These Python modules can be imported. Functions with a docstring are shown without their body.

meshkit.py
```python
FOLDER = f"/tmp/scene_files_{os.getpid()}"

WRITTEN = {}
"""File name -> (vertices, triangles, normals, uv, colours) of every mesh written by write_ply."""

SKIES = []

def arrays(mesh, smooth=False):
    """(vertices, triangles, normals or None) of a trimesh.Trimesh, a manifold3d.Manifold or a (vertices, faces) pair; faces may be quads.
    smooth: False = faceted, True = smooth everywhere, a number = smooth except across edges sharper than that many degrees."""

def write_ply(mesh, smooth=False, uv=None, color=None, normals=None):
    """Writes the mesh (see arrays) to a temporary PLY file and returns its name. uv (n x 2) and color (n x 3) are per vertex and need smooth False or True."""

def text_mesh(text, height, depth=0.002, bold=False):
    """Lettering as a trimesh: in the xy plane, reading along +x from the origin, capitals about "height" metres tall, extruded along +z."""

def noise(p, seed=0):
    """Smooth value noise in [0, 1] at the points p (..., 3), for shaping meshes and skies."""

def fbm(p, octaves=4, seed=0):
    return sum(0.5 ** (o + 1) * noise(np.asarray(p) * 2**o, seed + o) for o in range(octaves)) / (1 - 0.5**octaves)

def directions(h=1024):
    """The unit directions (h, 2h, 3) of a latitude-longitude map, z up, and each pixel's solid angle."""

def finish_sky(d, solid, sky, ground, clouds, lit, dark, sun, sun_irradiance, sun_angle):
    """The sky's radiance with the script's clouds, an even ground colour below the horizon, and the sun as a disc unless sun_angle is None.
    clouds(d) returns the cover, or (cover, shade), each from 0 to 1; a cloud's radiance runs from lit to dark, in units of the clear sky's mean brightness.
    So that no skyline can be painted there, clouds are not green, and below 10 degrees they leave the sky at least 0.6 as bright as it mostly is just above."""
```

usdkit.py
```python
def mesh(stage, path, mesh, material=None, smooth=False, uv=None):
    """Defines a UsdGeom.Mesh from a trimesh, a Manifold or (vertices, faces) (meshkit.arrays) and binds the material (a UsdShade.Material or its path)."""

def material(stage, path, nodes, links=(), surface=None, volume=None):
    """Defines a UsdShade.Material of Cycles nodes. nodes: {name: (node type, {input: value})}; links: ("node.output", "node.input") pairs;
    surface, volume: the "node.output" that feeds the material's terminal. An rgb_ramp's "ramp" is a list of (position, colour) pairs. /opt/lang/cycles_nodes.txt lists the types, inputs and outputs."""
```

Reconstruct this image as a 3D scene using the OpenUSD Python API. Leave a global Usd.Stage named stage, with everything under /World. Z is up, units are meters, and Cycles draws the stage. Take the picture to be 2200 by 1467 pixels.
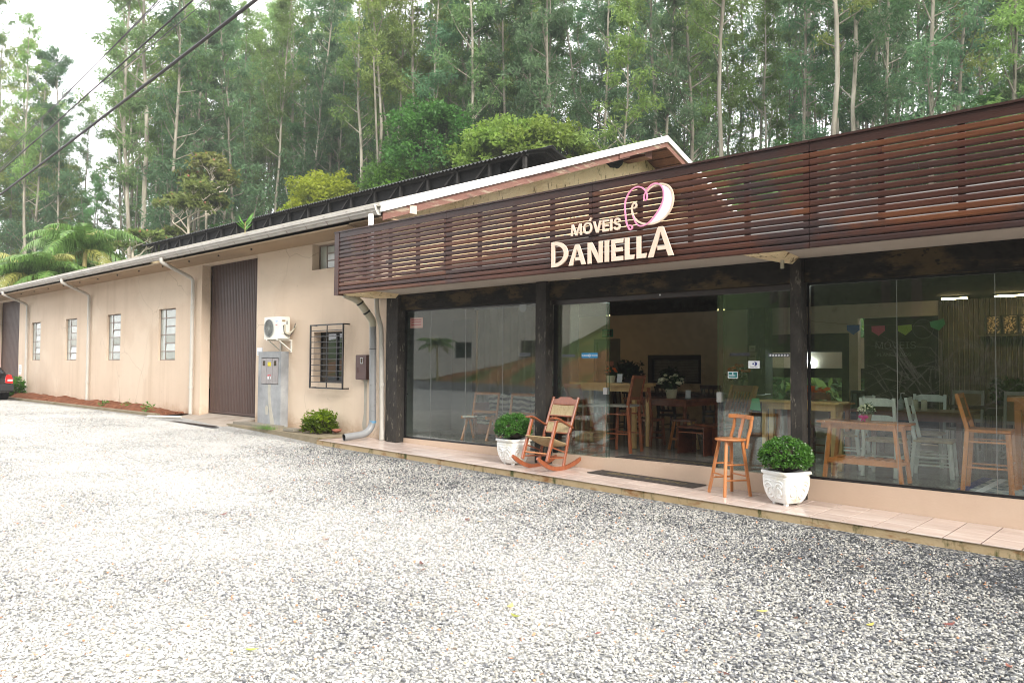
import math, re, numpy as np, trimesh, usdkit, meshkit
from pxr import Usd, UsdGeom, UsdLux, UsdShade, Gf, Sdf, Vt
from shapely.geometry import Polygon, box as sbox
from shapely.ops import unary_union

stage = Usd.Stage.CreateInMemory()
UsdGeom.SetStageUpAxis(stage, UsdGeom.Tokens.z)
UsdGeom.SetStageMetersPerUnit(stage, 1.0)
UsdGeom.Xform.Define(stage, '/World')
UsdGeom.Scope.Define(stage, '/World/Looks')
rng = np.random.default_rng(11)
PI = math.pi

# ------------------------------------------------------------------ camera
cam = UsdGeom.Camera.Define(stage, '/World/camera')
YAW, PITCH, ROLL, EYE = 0.7446, 0.0320, 0.0072, 1.75
fw = np.array([-math.sin(YAW) * math.cos(PITCH), math.cos(YAW) * math.cos(PITCH), math.sin(PITCH)])
ri = np.array([math.cos(YAW), math.sin(YAW), 0.0]); up_ = np.cross(ri, fw)
c_, s_ = math.cos(ROLL), math.sin(ROLL)
ri, up_ = c_ * ri + s_ * up_, -s_ * ri + c_ * up_
cm = Gf.Matrix4d(*ri, 0, *up_, 0, *(-fw), 0, 0, 0, EYE, 1)
cam.AddTransformOp().Set(cm)
cam.CreateHorizontalApertureAttr(36.0); cam.CreateVerticalApertureAttr(36.0 * 682 / 1024)
cam.CreateFocalLengthAttr(1649.05 / 2200 * 36)
cam.CreateClippingRangeAttr((0.05, 5000.0))
EXPOSURE, HAZE = 1.9, 0.0005
cam.CreateExposureAttr(EXPOSURE)

# ------------------------------------------------------------------ sky and sun (bright overcast)
SUN_DIR = np.array([0.88, -0.30, 0.56]); SUN_DIR /= np.linalg.norm(SUN_DIR)
SUN_EL, SUN_ROT = math.asin(SUN_DIR[2]), math.atan2(SUN_DIR[0], SUN_DIR[1])
usdkit.material(stage, '/World/Looks/sky_look', {
    'sky': ('sky_texture', {'sky_type': 'single_scattering', 'sun_disc': False, 'sun_elevation': SUN_EL, 'sun_rotation': SUN_ROT, 'aerosol_density': 2.0}),
    'tc': ('texture_coordinate', {}),
    'n': ('noise_texture', {'scale': 2.2, 'detail': 5.0, 'roughness': 0.55}),
    'r': ('rgb_ramp', {'ramp': [(0.25, (7.6, 7.7, 8.0)), (0.75, (9.6, 9.6, 9.6))]}),
    'm': ('mix', {'mix_type': 'mix', 'fac': 0.9}),
    'bg': ('background_shader', {'strength': 0.10})},
    [('tc.generated', 'n.vector'), ('n.fac', 'r.fac'), ('sky.color', 'm.color1'), ('r.color', 'm.color2'), ('m.color', 'bg.color')], surface='bg.background')
dome = UsdLux.DomeLight.Define(stage, '/World/sky')
dome.CreateIntensityAttr(1.0)
UsdShade.MaterialBindingAPI.Apply(dome.GetPrim()).Bind(UsdShade.Material.Get(stage, '/World/Looks/sky_look'))
dome.GetPrim().SetCustomDataByKey('kind', 'structure')
sun = UsdLux.DistantLight.Define(stage, '/World/sun')
sun.CreateIntensityAttr(0.40); sun.CreateAngleAttr(22.0); sun.CreateNormalizeAttr(True); sun.CreateColorAttr((1.0, 0.95, 0.88))
zax = SUN_DIR; xax = np.cross([0, 0, 1.0], zax); xax /= np.linalg.norm(xax); yax = np.cross(zax, xax)
sun.AddTransformOp().Set(Gf.Matrix4d(*xax, 0, *yax, 0, *zax, 0, 0, 0, 30, 1))

# ------------------------------------------------------------------ materials
MATS = {}
def material(name, nodes, links, surface, volume=None):
    m = usdkit.material(stage, '/World/Looks/' + name, nodes, links, surface=surface, volume=volume)
    MATS[name] = m
    return m

ALB = 0.74
KEEP = ('gable_render', 'beige_plaster', 'sill_plaster', 'white_metal', 'pot_white', 'shop_wall', 'shop_floor', 'white_wood', 'red_wood', 'orange_wood', 'table_wood', 'pale_wood', 'curtain', 'palm_bark', 'ac_white', 'cable_black', 'charred_wood', 'charred_beam')
def surf(name, stops, scale=6.0, rough=0.6, bump=0.0, bscale=None, stretch=(1, 1, 1), detail=4.0, spec=0.5, metallic=0.0, world=False, spots=None, rand=0.0, coat=0.0):
    """noise -> ramp -> principled; spots = (scale, lo, hi, colour) second noise patches of wear."""
    src = 'geo.position' if world else 'tc.object'
    k_ = 1.0 if name in KEEP or name.startswith(('bark', 'petal', 'flag', 'letter', 'logo', 'paper')) else ALB
    sc3 = lambda c: tuple(k_ * q for q in c)
    stops = [(a, sc3(c)) for a, c in stops] if isinstance(stops, list) else sc3(stops)
    if spots: spots = [(*sp[:3], sc3(sp[3]), *sp[4:]) for sp in (spots if isinstance(spots, list) else [spots])]
    nodes = {'mp': ('mapping', {'scale': stretch}), 'n': ('noise_texture', {'scale': scale, 'detail': detail, 'roughness': 0.6}),
             'r': ('rgb_ramp', {'ramp': stops if isinstance(stops, list) else [(0, stops), (1, stops)]}),
             'p': ('principled_bsdf', {'roughness': rough, 'specular_ior_level': spec, 'metallic': metallic, 'coat_weight': coat})}
    nodes['geo' if world else 'tc'] = ('geometry' if world else 'texture_coordinate', {})
    links = [(src, 'mp.vector'), ('mp.vector', 'n.vector'), ('n.fac', 'r.fac')]
    col = 'r.color'
    if spots:
        lay = spots if isinstance(spots, list) else [spots]
        for k, sp in enumerate(lay):
            sc, lo, hi, colour = sp[:4]; st = sp[4] if len(sp) > 4 else (1, 1, 1)
            nodes[f'mp{k}'] = ('mapping', {'scale': st, 'location': (3.1 * k + 1.7, 2.3, 0.7 * k)})
            nodes[f's{k}'] = ('noise_texture', {'scale': sc, 'detail': 6.0, 'roughness': 0.65})
            nodes[f'sr{k}'] = ('map_range', {'range_type': 'linear', 'from_min': lo, 'from_max': hi, 'to_min': 0.0, 'to_max': 1.0, 'clamp': True})
            nodes[f'm{k}'] = ('mix', {'mix_type': 'mix', 'color2': colour})
            links += [(src, f'mp{k}.vector'), (f'mp{k}.vector', f's{k}.vector'), (f's{k}.fac', f'sr{k}.value'), (f'sr{k}.result', f'm{k}.fac'), (col, f'm{k}.color1')]
            col = f'm{k}.color'
    if rand:
        nodes['oi'] = ('object_info', {}); nodes['rr'] = ('map_range', {'from_min': 0.0, 'from_max': 1.0, 'to_min': 1 - rand, 'to_max': 1 + rand})
        nodes['hs'] = ('hsv', {'hue': 0.5, 'saturation': 1.0, 'fac': 1.0})
        links += [('oi.random', 'rr.value'), ('rr.result', 'hs.value'), (col, 'hs.color')]
        col = 'hs.color'
    links.append((col, 'p.base_color'))
    if bump:
        nodes['bn'] = ('noise_texture', {'scale': bscale or scale * 4, 'detail': 5.0, 'roughness': 0.6})
        nodes['b'] = ('bump', {'strength': 1.0, 'distance': bump})
        links += [('mp.vector', 'bn.vector'), ('bn.fac', 'b.height'), ('b.normal', 'p.normal')]
    return material(name, nodes, links, 'p.BSDF')

def leafmat(name, trans=0.55, rough=0.45, vary=0.25, hue=0.03, spec=0.4):
    return material(name, {
        'a': ('attribute', {'attribute': 'tint'}), 'oi': ('object_info', {}),
        'v': ('map_range', {'from_min': 0.0, 'from_max': 1.0, 'to_min': 1 - vary, 'to_max': 1 + vary}),
        'w': ('white_noise_texture', {'dimensions': '1D'}),
        'h': ('map_range', {'from_min': 0.0, 'from_max': 1.0, 'to_min': 0.5 - hue, 'to_max': 0.5 + hue}),
        'hs': ('hsv', {'saturation': 1.0, 'fac': 1.0}),
        'p': ('principled_bsdf', {'roughness': rough, 'specular_ior_level': spec}),
        't': ('translucent_bsdf', {}), 'mx': ('mix_closure', {'fac': trans})},
        [('oi.random', 'v.value'), ('oi.random', 'w.w'), ('w.value', 'h.value'), ('v.result', 'hs.value'), ('h.result', 'hs.hue'), ('a.color', 'hs.color'),
         ('hs.color', 'p.base_color'), ('hs.color', 't.color'), ('p.BSDF', 'mx.closure1'), ('t.BSDF', 'mx.closure2')], 'mx.closure')

def emit(name, col, s):
    return material(name, {'e': ('emission', {'color': col, 'strength': s})}, [], 'e.emission')

def glassmat(name, base=0.05, tint=(0.93, 0.97, 0.95)):
    return material(name, {
        'lw': ('layer_weight', {'blend': 0.5}), 'pw': ('math', {'math_type': 'power', 'value2': 4.0}), 'ml': ('math', {'math_type': 'multiply_add', 'value2': 0.9, 'value3': base}),
        't': ('transparent_bsdf', {'color': tint}), 'g': ('glossy_bsdf', {'color': (1, 1, 1), 'roughness': 0.0}), 'mx': ('mix_closure', {})},
        [('lw.facing', 'pw.value1'), ('pw.value', 'ml.value1'), ('ml.value', 'mx.fac'), ('t.BSDF', 'mx.closure1'), ('g.BSDF', 'mx.closure2')], 'mx.closure')

material('beige_plaster', {
    'g': ('geometry', {}), 'sx': ('separate_xyz', {}), 'n': ('noise_texture', {'scale': 0.9, 'detail': 4.0}), 'r': ('rgb_ramp', {'ramp': [(0.3, (0.595, 0.468, 0.355)), (0.7, (0.645, 0.514, 0.396))]}),
    'ms': ('mapping', {'scale': (2.6, 2.6, 0.16)}), 'st': ('noise_texture', {'scale': 1.0, 'detail': 6.0, 'roughness': 0.65}), 'sr': ('map_range', {'from_min': 0.50, 'from_max': 0.74, 'to_max': 0.65, 'clamp': True}), 'm1': ('mix', {'color2': (0.50, 0.38, 0.275)}),
    'pn': ('noise_texture', {'scale': 0.33, 'detail': 3.0}), 'pr': ('map_range', {'from_min': 0.52, 'from_max': 0.56, 'to_max': 0.55, 'clamp': True}), 'm2': ('mix', {'color2': (0.68, 0.56, 0.44)}),
    'bz': ('map_range', {'from_min': 0.40, 'from_max': 1.05, 'to_min': 0.62, 'to_max': 0.0, 'clamp': True}), 'bn': ('noise_texture', {'scale': 3.2, 'detail': 6.0, 'roughness': 0.7}), 'ba': ('math', {'math_type': 'multiply'}), 'br': ('map_range', {'from_min': 0.18, 'from_max': 0.36, 'to_max': 0.75, 'clamp': True}), 'm3': ('mix', {'color2': (0.40, 0.265, 0.17)}),
    'sn': ('noise_texture', {'scale': 12.0, 'detail': 6.0}), 'snr': ('map_range', {'from_min': 0.69, 'from_max': 0.74, 'to_max': 0.8, 'clamp': True}), 'm4': ('mix', {'color2': (0.34, 0.26, 0.19)}),
    'dn': ('noise_texture', {'scale': 1.4, 'detail': 5.0}), 'dm': ('mix', {'mix_type': 'linear_light', 'fac': 0.25}), 'cv': ('voronoi_texture', {'scale': 0.55, 'feature': 'distance_to_edge'}), 'cr': ('map_range', {'from_min': 0.0, 'from_max': 0.006, 'to_min': 0.55, 'to_max': 0.0, 'clamp': True}), 'cm': ('map_range', {'from_min': 0.5, 'from_max': 0.56, 'clamp': True}), 'cx': ('math', {'math_type': 'multiply'}), 'm5': ('mix', {'color2': (0.30, 0.22, 0.15)}),
    'fb': ('noise_texture', {'scale': 45.0, 'detail': 5.0}), 'b': ('bump', {'distance': 0.004, 'strength': 1.0}), 'p': ('principled_bsdf', {'roughness': 0.85, 'specular_ior_level': 0.25})},
    [('g.position', 'sx.vector'), ('g.position', 'n.vector'), ('n.fac', 'r.fac'), ('g.position', 'ms.vector'), ('ms.vector', 'st.vector'), ('st.fac', 'sr.value'), ('sr.result', 'm1.fac'), ('r.color', 'm1.color1'),
     ('g.position', 'pn.vector'), ('pn.fac', 'pr.value'), ('pr.result', 'm2.fac'), ('m1.color', 'm2.color1'), ('sx.z', 'bz.value'), ('g.position', 'bn.vector'), ('bz.result', 'ba.value1'), ('bn.fac', 'ba.value2'), ('ba.value', 'br.value'), ('br.result', 'm3.fac'), ('m2.color', 'm3.color1'),
     ('g.position', 'sn.vector'), ('sn.fac', 'snr.value'), ('snr.result', 'm4.fac'), ('m3.color', 'm4.color1'), ('g.position', 'dn.vector'), ('g.position', 'dm.color1'), ('dn.color', 'dm.color2'), ('dm.color', 'cv.vector'), ('cv.distance', 'cr.value'), ('pn.fac', 'cm.value'), ('cr.result', 'cx.value1'), ('cm.result', 'cx.value2'), ('cx.value', 'm5.fac'), ('m4.color', 'm5.color1'),
     ('m5.color', 'p.base_color'), ('g.position', 'fb.vector'), ('fb.fac', 'b.height'), ('b.normal', 'p.normal')], 'p.BSDF')
surf('sill_plaster', [(0.3, (0.50, 0.365, 0.275)), (0.7, (0.55, 0.415, 0.315))], scale=1.5, rough=0.75, bump=0.002, bscale=40, spec=0.3, world=True,
     spots=[(6.5, 0.70, 0.73, (0.11, 0.07, 0.055)), (2.2, 0.62, 0.8, (0.5, 0.37, 0.26))])
surf('gable_render', [(0.3, (0.72, 0.56, 0.33)), (0.7, (0.80, 0.66, 0.43))], scale=1.4, rough=0.95, bump=0.03, bscale=14, spec=0.1, world=True,
     spots=[(5.0, 0.58, 0.66, (0.17, 0.11, 0.05), (1.6, 1.6, 0.5)), (0.5, 0.55, 0.75, (0.48, 0.33, 0.16))])
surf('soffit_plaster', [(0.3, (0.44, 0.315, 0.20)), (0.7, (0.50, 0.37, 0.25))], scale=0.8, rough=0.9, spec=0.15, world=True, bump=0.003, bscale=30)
surf('shop_soffit', [(0.3, (0.58, 0.50, 0.42)), (0.7, (0.64, 0.56, 0.48))], scale=1.0, rough=0.8, spec=0.2, world=True)
surf('door_brown', [(0.3, (0.066, 0.030, 0.021)), (0.7, (0.090, 0.042, 0.030))], scale=1.2, rough=0.5, world=True, stretch=(4, 4, 0.6))
surf('window_metal', (0.30, 0.23, 0.19), rough=0.5)
material('obscure_pane', {'tc': ('texture_coordinate', {}), 'n': ('noise_texture', {'scale': 2.0, 'detail': 3.0}), 'r': ('rgb_ramp', {'ramp': [(0.3, (0.30, 0.33, 0.30)), (0.7, (0.40, 0.43, 0.39))]}),
    'p': ('principled_bsdf', {'roughness': 0.22, 'specular_ior_level': 0.8})}, [('tc.object', 'n.vector'), ('n.fac', 'r.fac'), ('r.color', 'p.base_color')], 'p.BSDF')
material('dark_pane', {'p': ('principled_bsdf', {'base_color': (0.008, 0.011, 0.010), 'roughness': 0.02, 'specular_ior_level': 0.9})}, [], 'p.BSDF')
surf('white_metal', [(0.3, (0.74, 0.72, 0.68)), (0.7, (0.84, 0.82, 0.78))], scale=1.3, rough=0.45, world=True)
surf('gutter_metal', [(0.3, (0.52, 0.48, 0.43)), (0.7, (0.66, 0.62, 0.56))], scale=2.0, rough=0.5, world=True, spots=(3.0, 0.58, 0.75, (0.33, 0.29, 0.23), (0.5, 3, 3)))
surf('pvc_white', [(0.3, (0.60, 0.57, 0.51)), (0.7, (0.70, 0.67, 0.61))], scale=2.0, rough=0.4, world=True, spots=(4.0, 0.6, 0.8, (0.42, 0.38, 0.30)))
surf('pvc_cream', [(0.3, (0.50, 0.46, 0.34)), (0.7, (0.60, 0.56, 0.44))], scale=3.0, rough=0.45, world=True, spots=(5.0, 0.58, 0.75, (0.33, 0.27, 0.17)))
surf('pvc_grey', [(0.3, (0.23, 0.235, 0.235)), (0.7, (0.31, 0.315, 0.32))], scale=2.5, rough=0.45, world=True, spots=(9.0, 0.6, 0.75, (0.17, 0.17, 0.165), (1, 1, 2)))
surf('peeling_timber', [(0.25, (0.17, 0.065, 0.05)), (0.5, (0.24, 0.11, 0.08)), (0.75, (0.20, 0.10, 0.07))], scale=3.0, rough=0.8, stretch=(4, 0.7, 3), world=True, spots=[(2.2, 0.54, 0.60, (0.36, 0.27, 0.19), (3, 0.5, 4)), (1.6, 0.6, 0.7, (0.10, 0.05, 0.035), (2, 0.6, 2))], bump=0.006, bscale=20)
surf('rust_timber', [(0.3, (0.12, 0.035, 0.018)), (0.7, (0.19, 0.065, 0.03))], scale=3.0, rough=0.7, stretch=(0.6, 5, 5), world=True, bump=0.004)
surf('dark_timber', [(0.3, (0.022, 0.020, 0.018)), (0.7, (0.045, 0.040, 0.036))], scale=3.0, rough=0.85, world=True)
surf('monitor_sheet', [(0.3, (0.035, 0.035, 0.035)), (0.7, (0.07, 0.07, 0.07))], scale=2.0, rough=0.8, world=True, spots=(2.5, 0.5, 0.7, (0.025, 0.025, 0.022)))
surf('roof_sheet', [(0.3, (0.24, 0.22, 0.18)), (0.7, (0.34, 0.31, 0.26))], scale=1.2, rough=0.8, world=True, spots=(2.0, 0.52, 0.7, (0.14, 0.13, 0.07)))
surf('dark_roof_sheet', [(0.3, (0.10, 0.095, 0.085)), (0.7, (0.16, 0.15, 0.135))], scale=1.2, rough=0.7, world=True, spots=(2.0, 0.52, 0.7, (0.05, 0.048, 0.04)))
# stained slats: reddish brown varnish with dark damp patches
for k, (a, b) in enumerate([((0.064, 0.0185, 0.0105), (0.098, 0.031, 0.014)), ((0.048, 0.0155, 0.0098), (0.074, 0.023, 0.0125)), ((0.095, 0.029, 0.0115), (0.150, 0.050, 0.017)), ((0.036, 0.015, 0.0115), (0.058, 0.021, 0.014))]):
    surf(f'stained_slat_{"abcd"[k]}', [(0.3, a), (0.7, b)], scale=1.1, rough=0.40, spec=0.32, world=True, stretch=(1.0, 6, 10), bump=0.0025, bscale=9,
         spots=[(0.75, 0.50, 0.62, (0.040, 0.022, 0.021), (1, 1, 1.3)), (26.0, 0.70, 0.78, (0.22, 0.13, 0.11), (1.5, 1, 0.35))])
surf('charred_wood', [(0.3, (0.014, 0.012, 0.010)), (0.7, (0.034, 0.029, 0.024))], scale=3.0, rough=0.75, spec=0.3, world=True, stretch=(3, 3, 1), bump=0.012, bscale=14,
     spots=[(2.4, 0.52, 0.64, (0.040, 0.034, 0.028), (2, 2, 0.8)), (7.0, 0.60, 0.66, (0.13, 0.112, 0.09), (2.2, 2.2, 0.7)), (40.0, 0.64, 0.72, (0.17, 0.145, 0.115), (1.3, 1.3, 0.6))])
surf('charred_beam', [(0.3, (0.009, 0.008, 0.007)), (0.7, (0.020, 0.017, 0.014))], scale=2.0, rough=0.8, spec=0.25, world=True, stretch=(1, 3, 3), bump=0.012, bscale=12,
     spots=[(1.25, 0.50, 0.58, (0.062, 0.043, 0.020), (0.9, 3, 2.2)), (9.0, 0.57, 0.62, (0.008, 0.007, 0.006), (1, 2, 2)), (13.0, 0.66, 0.72, (0.14, 0.11, 0.07), (0.8, 2, 3))])
surf('black_frame', (0.010, 0.009, 0.010), rough=0.35)
surf('track_brown', (0.028, 0.016, 0.012), rough=0.45)
glassmat('shop_glass', 0.070)
glassmat('edge_glass', 0.10, (0.72, 0.86, 0.80))
surf('steel', (0.45, 0.45, 0.44), rough=0.3, metallic=0.7)
surf('porch_tile', [(0.25, (0.50, 0.385, 0.33)), (0.5, (0.62, 0.50, 0.435)), (0.75, (0.72, 0.61, 0.54))], scale=2.2, rough=0.22, spec=0.5, world=True, stretch=(0.8, 4.5, 1), rand=0.08, spots=(1.3, 0.62, 0.8, (0.48, 0.35, 0.27)))
surf('grout', (0.13, 0.075, 0.065), rough=0.9)
surf('mossy_kerb', [(0.3, (0.40, 0.29, 0.15)), (0.7, (0.52, 0.40, 0.24))], scale=2.5, rough=0.9, world=True, bump=0.006, bscale=30,
     spots=[(2.0, 0.54, 0.64, (0.26, 0.115, 0.035), (1, 1, 3)), (3.2, 0.565, 0.66, (0.065, 0.072, 0.012), (1.6, 1, 0.6))])
surf('concrete', [(0.3, (0.36, 0.30, 0.24)), (0.7, (0.48, 0.41, 0.34))], scale=1.5, rough=0.9, world=True, bump=0.004, bscale=25, spots=(1.0, 0.55, 0.75, (0.28, 0.21, 0.15)))
surf('old_concrete', [(0.3, (0.22, 0.18, 0.11)), (0.7, (0.32, 0.26, 0.17))], scale=2.5, rough=0.95, world=True, bump=0.01, bscale=20, spots=(2.0, 0.55, 0.7, (0.13, 0.11, 0.045)))
surf('grey_pillar', [(0.3, (0.27, 0.28, 0.29)), (0.55, (0.40, 0.41, 0.42)), (0.75, (0.50, 0.51, 0.52))], scale=2.4, rough=0.85, world=True, bump=0.003, bscale=25)
surf('pale_filler', [(0.3, (0.50, 0.46, 0.38)), (0.7, (0.60, 0.56, 0.48))], scale=5, rough=0.9, world=True)
surf('meter_plastic', [(0.3, (0.30, 0.27, 0.265)), (0.7, (0.38, 0.35, 0.345))], scale=5, rough=0.4, world=True)
surf('brown_box', [(0.3, (0.085, 0.036, 0.030)), (0.7, (0.105, 0.046, 0.038))], scale=3, rough=0.5, world=True)
surf('black_iron', (0.014, 0.012, 0.013), rough=0.4)
surf('ac_white', [(0.3, (0.66, 0.64, 0.58)), (0.7, (0.74, 0.72, 0.66))], scale=3, rough=0.45, world=True)
surf('ac_dark', (0.045, 0.045, 0.05), rough=0.5)
surf('ac_grille', (0.34, 0.36, 0.34), rough=0.5)
surf('red_soil', [(0.3, (0.13, 0.050, 0.027)), (0.55, (0.23, 0.095, 0.052)), (0.75, (0.31, 0.15, 0.09))], scale=6.0, rough=0.98, spec=0.1, world=True, bump=0.03, bscale=14)
surf('letter_cream', [(0.3, (0.66, 0.50, 0.39)), (0.7, (0.72, 0.56, 0.45))], scale=4, rough=0.55, world=True)
surf('logo_pink', (0.76, 0.26, 0.42), rough=0.5)
surf('logo_cream', (0.66, 0.52, 0.40), rough=0.5)
surf('logo_lilac', (0.80, 0.68, 0.76), rough=0.5)
for nm, c in dict(orange_wood=((0.38, 0.13, 0.036), (0.49, 0.19, 0.06)), red_wood=((0.20, 0.052, 0.020), (0.29, 0.088, 0.035)), dark_red_wood=((0.13, 0.030, 0.012), (0.19, 0.05, 0.02)), pale_wood=((0.55, 0.33, 0.12), (0.66, 0.43, 0.18)),
                  dark_wood=((0.05, 0.018, 0.01), (0.08, 0.03, 0.016)), white_wood=((0.62, 0.66, 0.62), (0.74, 0.78, 0.74)), table_wood=((0.46, 0.15, 0.045), (0.58, 0.22, 0.07))).items():
    surf(nm, [(0.3, c[0]), (0.7, c[1])], scale=3.0, rough=0.32, spec=0.5, stretch=(9, 9, 1.2), coat=0.25)
surf('woven_straw', [(0.3, (0.46, 0.34, 0.17)), (0.7, (0.66, 0.54, 0.33))], scale=9.0, rough=0.8, stretch=(14, 1.2, 1.2), bump=0.006, bscale=24, spots=(30.0, 0.62, 0.7, (0.24, 0.15, 0.06)))
surf('woven_straw_seat', [(0.3, (0.42, 0.29, 0.13)), (0.7, (0.62, 0.48, 0.27))], scale=30.0, rough=0.85, bump=0.006, bscale=40, spots=(34.0, 0.6, 0.68, (0.20, 0.11, 0.04)))
surf('cane', (0.25, 0.14, 0.06), rough=0.7)
surf('pot_white', [(0.3, (0.70, 0.70, 0.68)), (0.7, (0.80, 0.80, 0.78))], scale=4, rough=0.5, spots=[(3.0, 0.56, 0.72, (0.60, 0.54, 0.40)), (14.0, 0.70, 0.75, (0.30, 0.24, 0.12))], bump=0.002, bscale=40)
surf('soil', (0.03, 0.02, 0.012), rough=1.0)
surf('mat_dark', [(0.3, (0.040, 0.030, 0.024)), (0.7, (0.060, 0.046, 0.037))], scale=60, rough=0.95, world=True, bump=0.003, bscale=200)
surf('mat_script', (0.20, 0.15, 0.06), rough=0.95)
surf('shop_wall', [(0.3, (0.60, 0.50, 0.38)), (0.7, (0.66, 0.56, 0.44))], scale=1, rough=0.85, world=True)
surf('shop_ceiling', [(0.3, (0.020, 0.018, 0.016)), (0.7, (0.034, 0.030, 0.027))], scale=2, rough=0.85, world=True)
surf('shop_floor', [(0.3, (0.22, 0.20, 0.18)), (0.7, (0.32, 0.30, 0.27))], scale=1.6, rough=0.16, world=True, stretch=(1, 4, 1))
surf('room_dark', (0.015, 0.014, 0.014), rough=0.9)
surf('curtain', [(0.3, (0.20, 0.185, 0.15)), (0.7, (0.27, 0.25, 0.20))], scale=2, rough=0.9)
surf('grey_panel', (0.20, 0.21, 0.20), rough=0.6)
surf('slat_wall_wood', [(0.3, (0.085, 0.066, 0.046)), (0.7, (0.125, 0.098, 0.07))], scale=3, rough=0.6, world=True, stretch=(6, 6, 0.7))
surf('chalk_board', (0.012, 0.011, 0.011), rough=0.7)
surf('chalk', (0.10, 0.10, 0.10), rough=0.9)
surf('fabric_beige', (0.40, 0.38, 0.33), rough=0.9)
material('zebra_fabric', {'tc': ('texture_coordinate', {}), 'w': ('wave_texture', {'scale': 3.2, 'distortion': 6.0, 'detail': 2.0, 'bands_direction': 'z', 'detail_scale': 1.2}), 'r': ('rgb_ramp', {'ramp': [(0.45, (0.015, 0.015, 0.015)), (0.55, (0.45, 0.42, 0.36))]}), 'p': ('principled_bsdf', {'roughness': 0.9})}, [('tc.object', 'w.vector'), ('w.fac', 'r.fac'), ('r.color', 'p.base_color')], 'p.BSDF')
material('rug_print', {'tc': ('texture_coordinate', {}), 'v': ('voronoi_texture', {'scale': 9.0, 'metric': 'manhattan'}), 'r': ('rgb_ramp', {'ramp': [(0.2, (0.02, 0.035, 0.08)), (0.5, (0.16, 0.20, 0.24)), (0.8, (0.42, 0.43, 0.42))]}), 'p': ('principled_bsdf', {'roughness': 0.95})}, [('tc.object', 'v.vector'), ('v.distance', 'r.fac'), ('r.color', 'p.base_color')], 'p.BSDF')
for nm, c in dict(flag_pink=(0.60, 0.08, 0.16), flag_lime=(0.34, 0.46, 0.05), flag_green=(0.10, 0.40, 0.16), flag_blue=(0.03, 0.10, 0.30), flag_red=(0.50, 0.03, 0.07), sticker_blue=(0.02, 0.30, 0.62), sticker_teal=(0.0, 0.16, 0.16), paper_white=(0.72, 0.73, 0.76), paper_pink=(0.60, 0.28, 0.26),
                  ink_navy=(0.02, 0.03, 0.22), ink_dark=(0.02, 0.02, 0.025), sticker_grey=(0.10, 0.11, 0.12), label_yellow=(0.75, 0.62, 0.02), label_red=(0.65, 0.10, 0.12), sign_green=(0.02, 0.22, 0.16), petal_orange=(0.75, 0.12, 0.015), petal_white=(0.72, 0.70, 0.50), petal_red=(0.45, 0.02, 0.015),
                  bow_pink=(0.72, 0.03, 0.25), burlap=(0.34, 0.24, 0.13), candle=(0.62, 0.58, 0.42), vase_glass=(0.25, 0.30, 0.28), pot_terracotta=(0.30, 0.12, 0.06), stone=(0.26, 0.23, 0.18), brick_red=(0.30, 0.10, 0.06), tape_blue=(0.10, 0.30, 0.50)).items():
    surf(nm, c, rough=0.7)
emit('lamp_warm', (1.0, 0.72, 0.36), 7.0); emit('lamp_cool', (0.80, 0.95, 1.0), 16.0)
surf('car_paint', (0.010, 0.011, 0.013), rough=0.18, coat=0.8)
surf('car_plastic', (0.020, 0.020, 0.021), rough=0.6)
material('tail_red', {'p': ('principled_bsdf', {'base_color': (0.62, 0.015, 0.015), 'roughness': 0.12, 'coat_weight': 0.7})}, [], 'p.BSDF')
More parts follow.
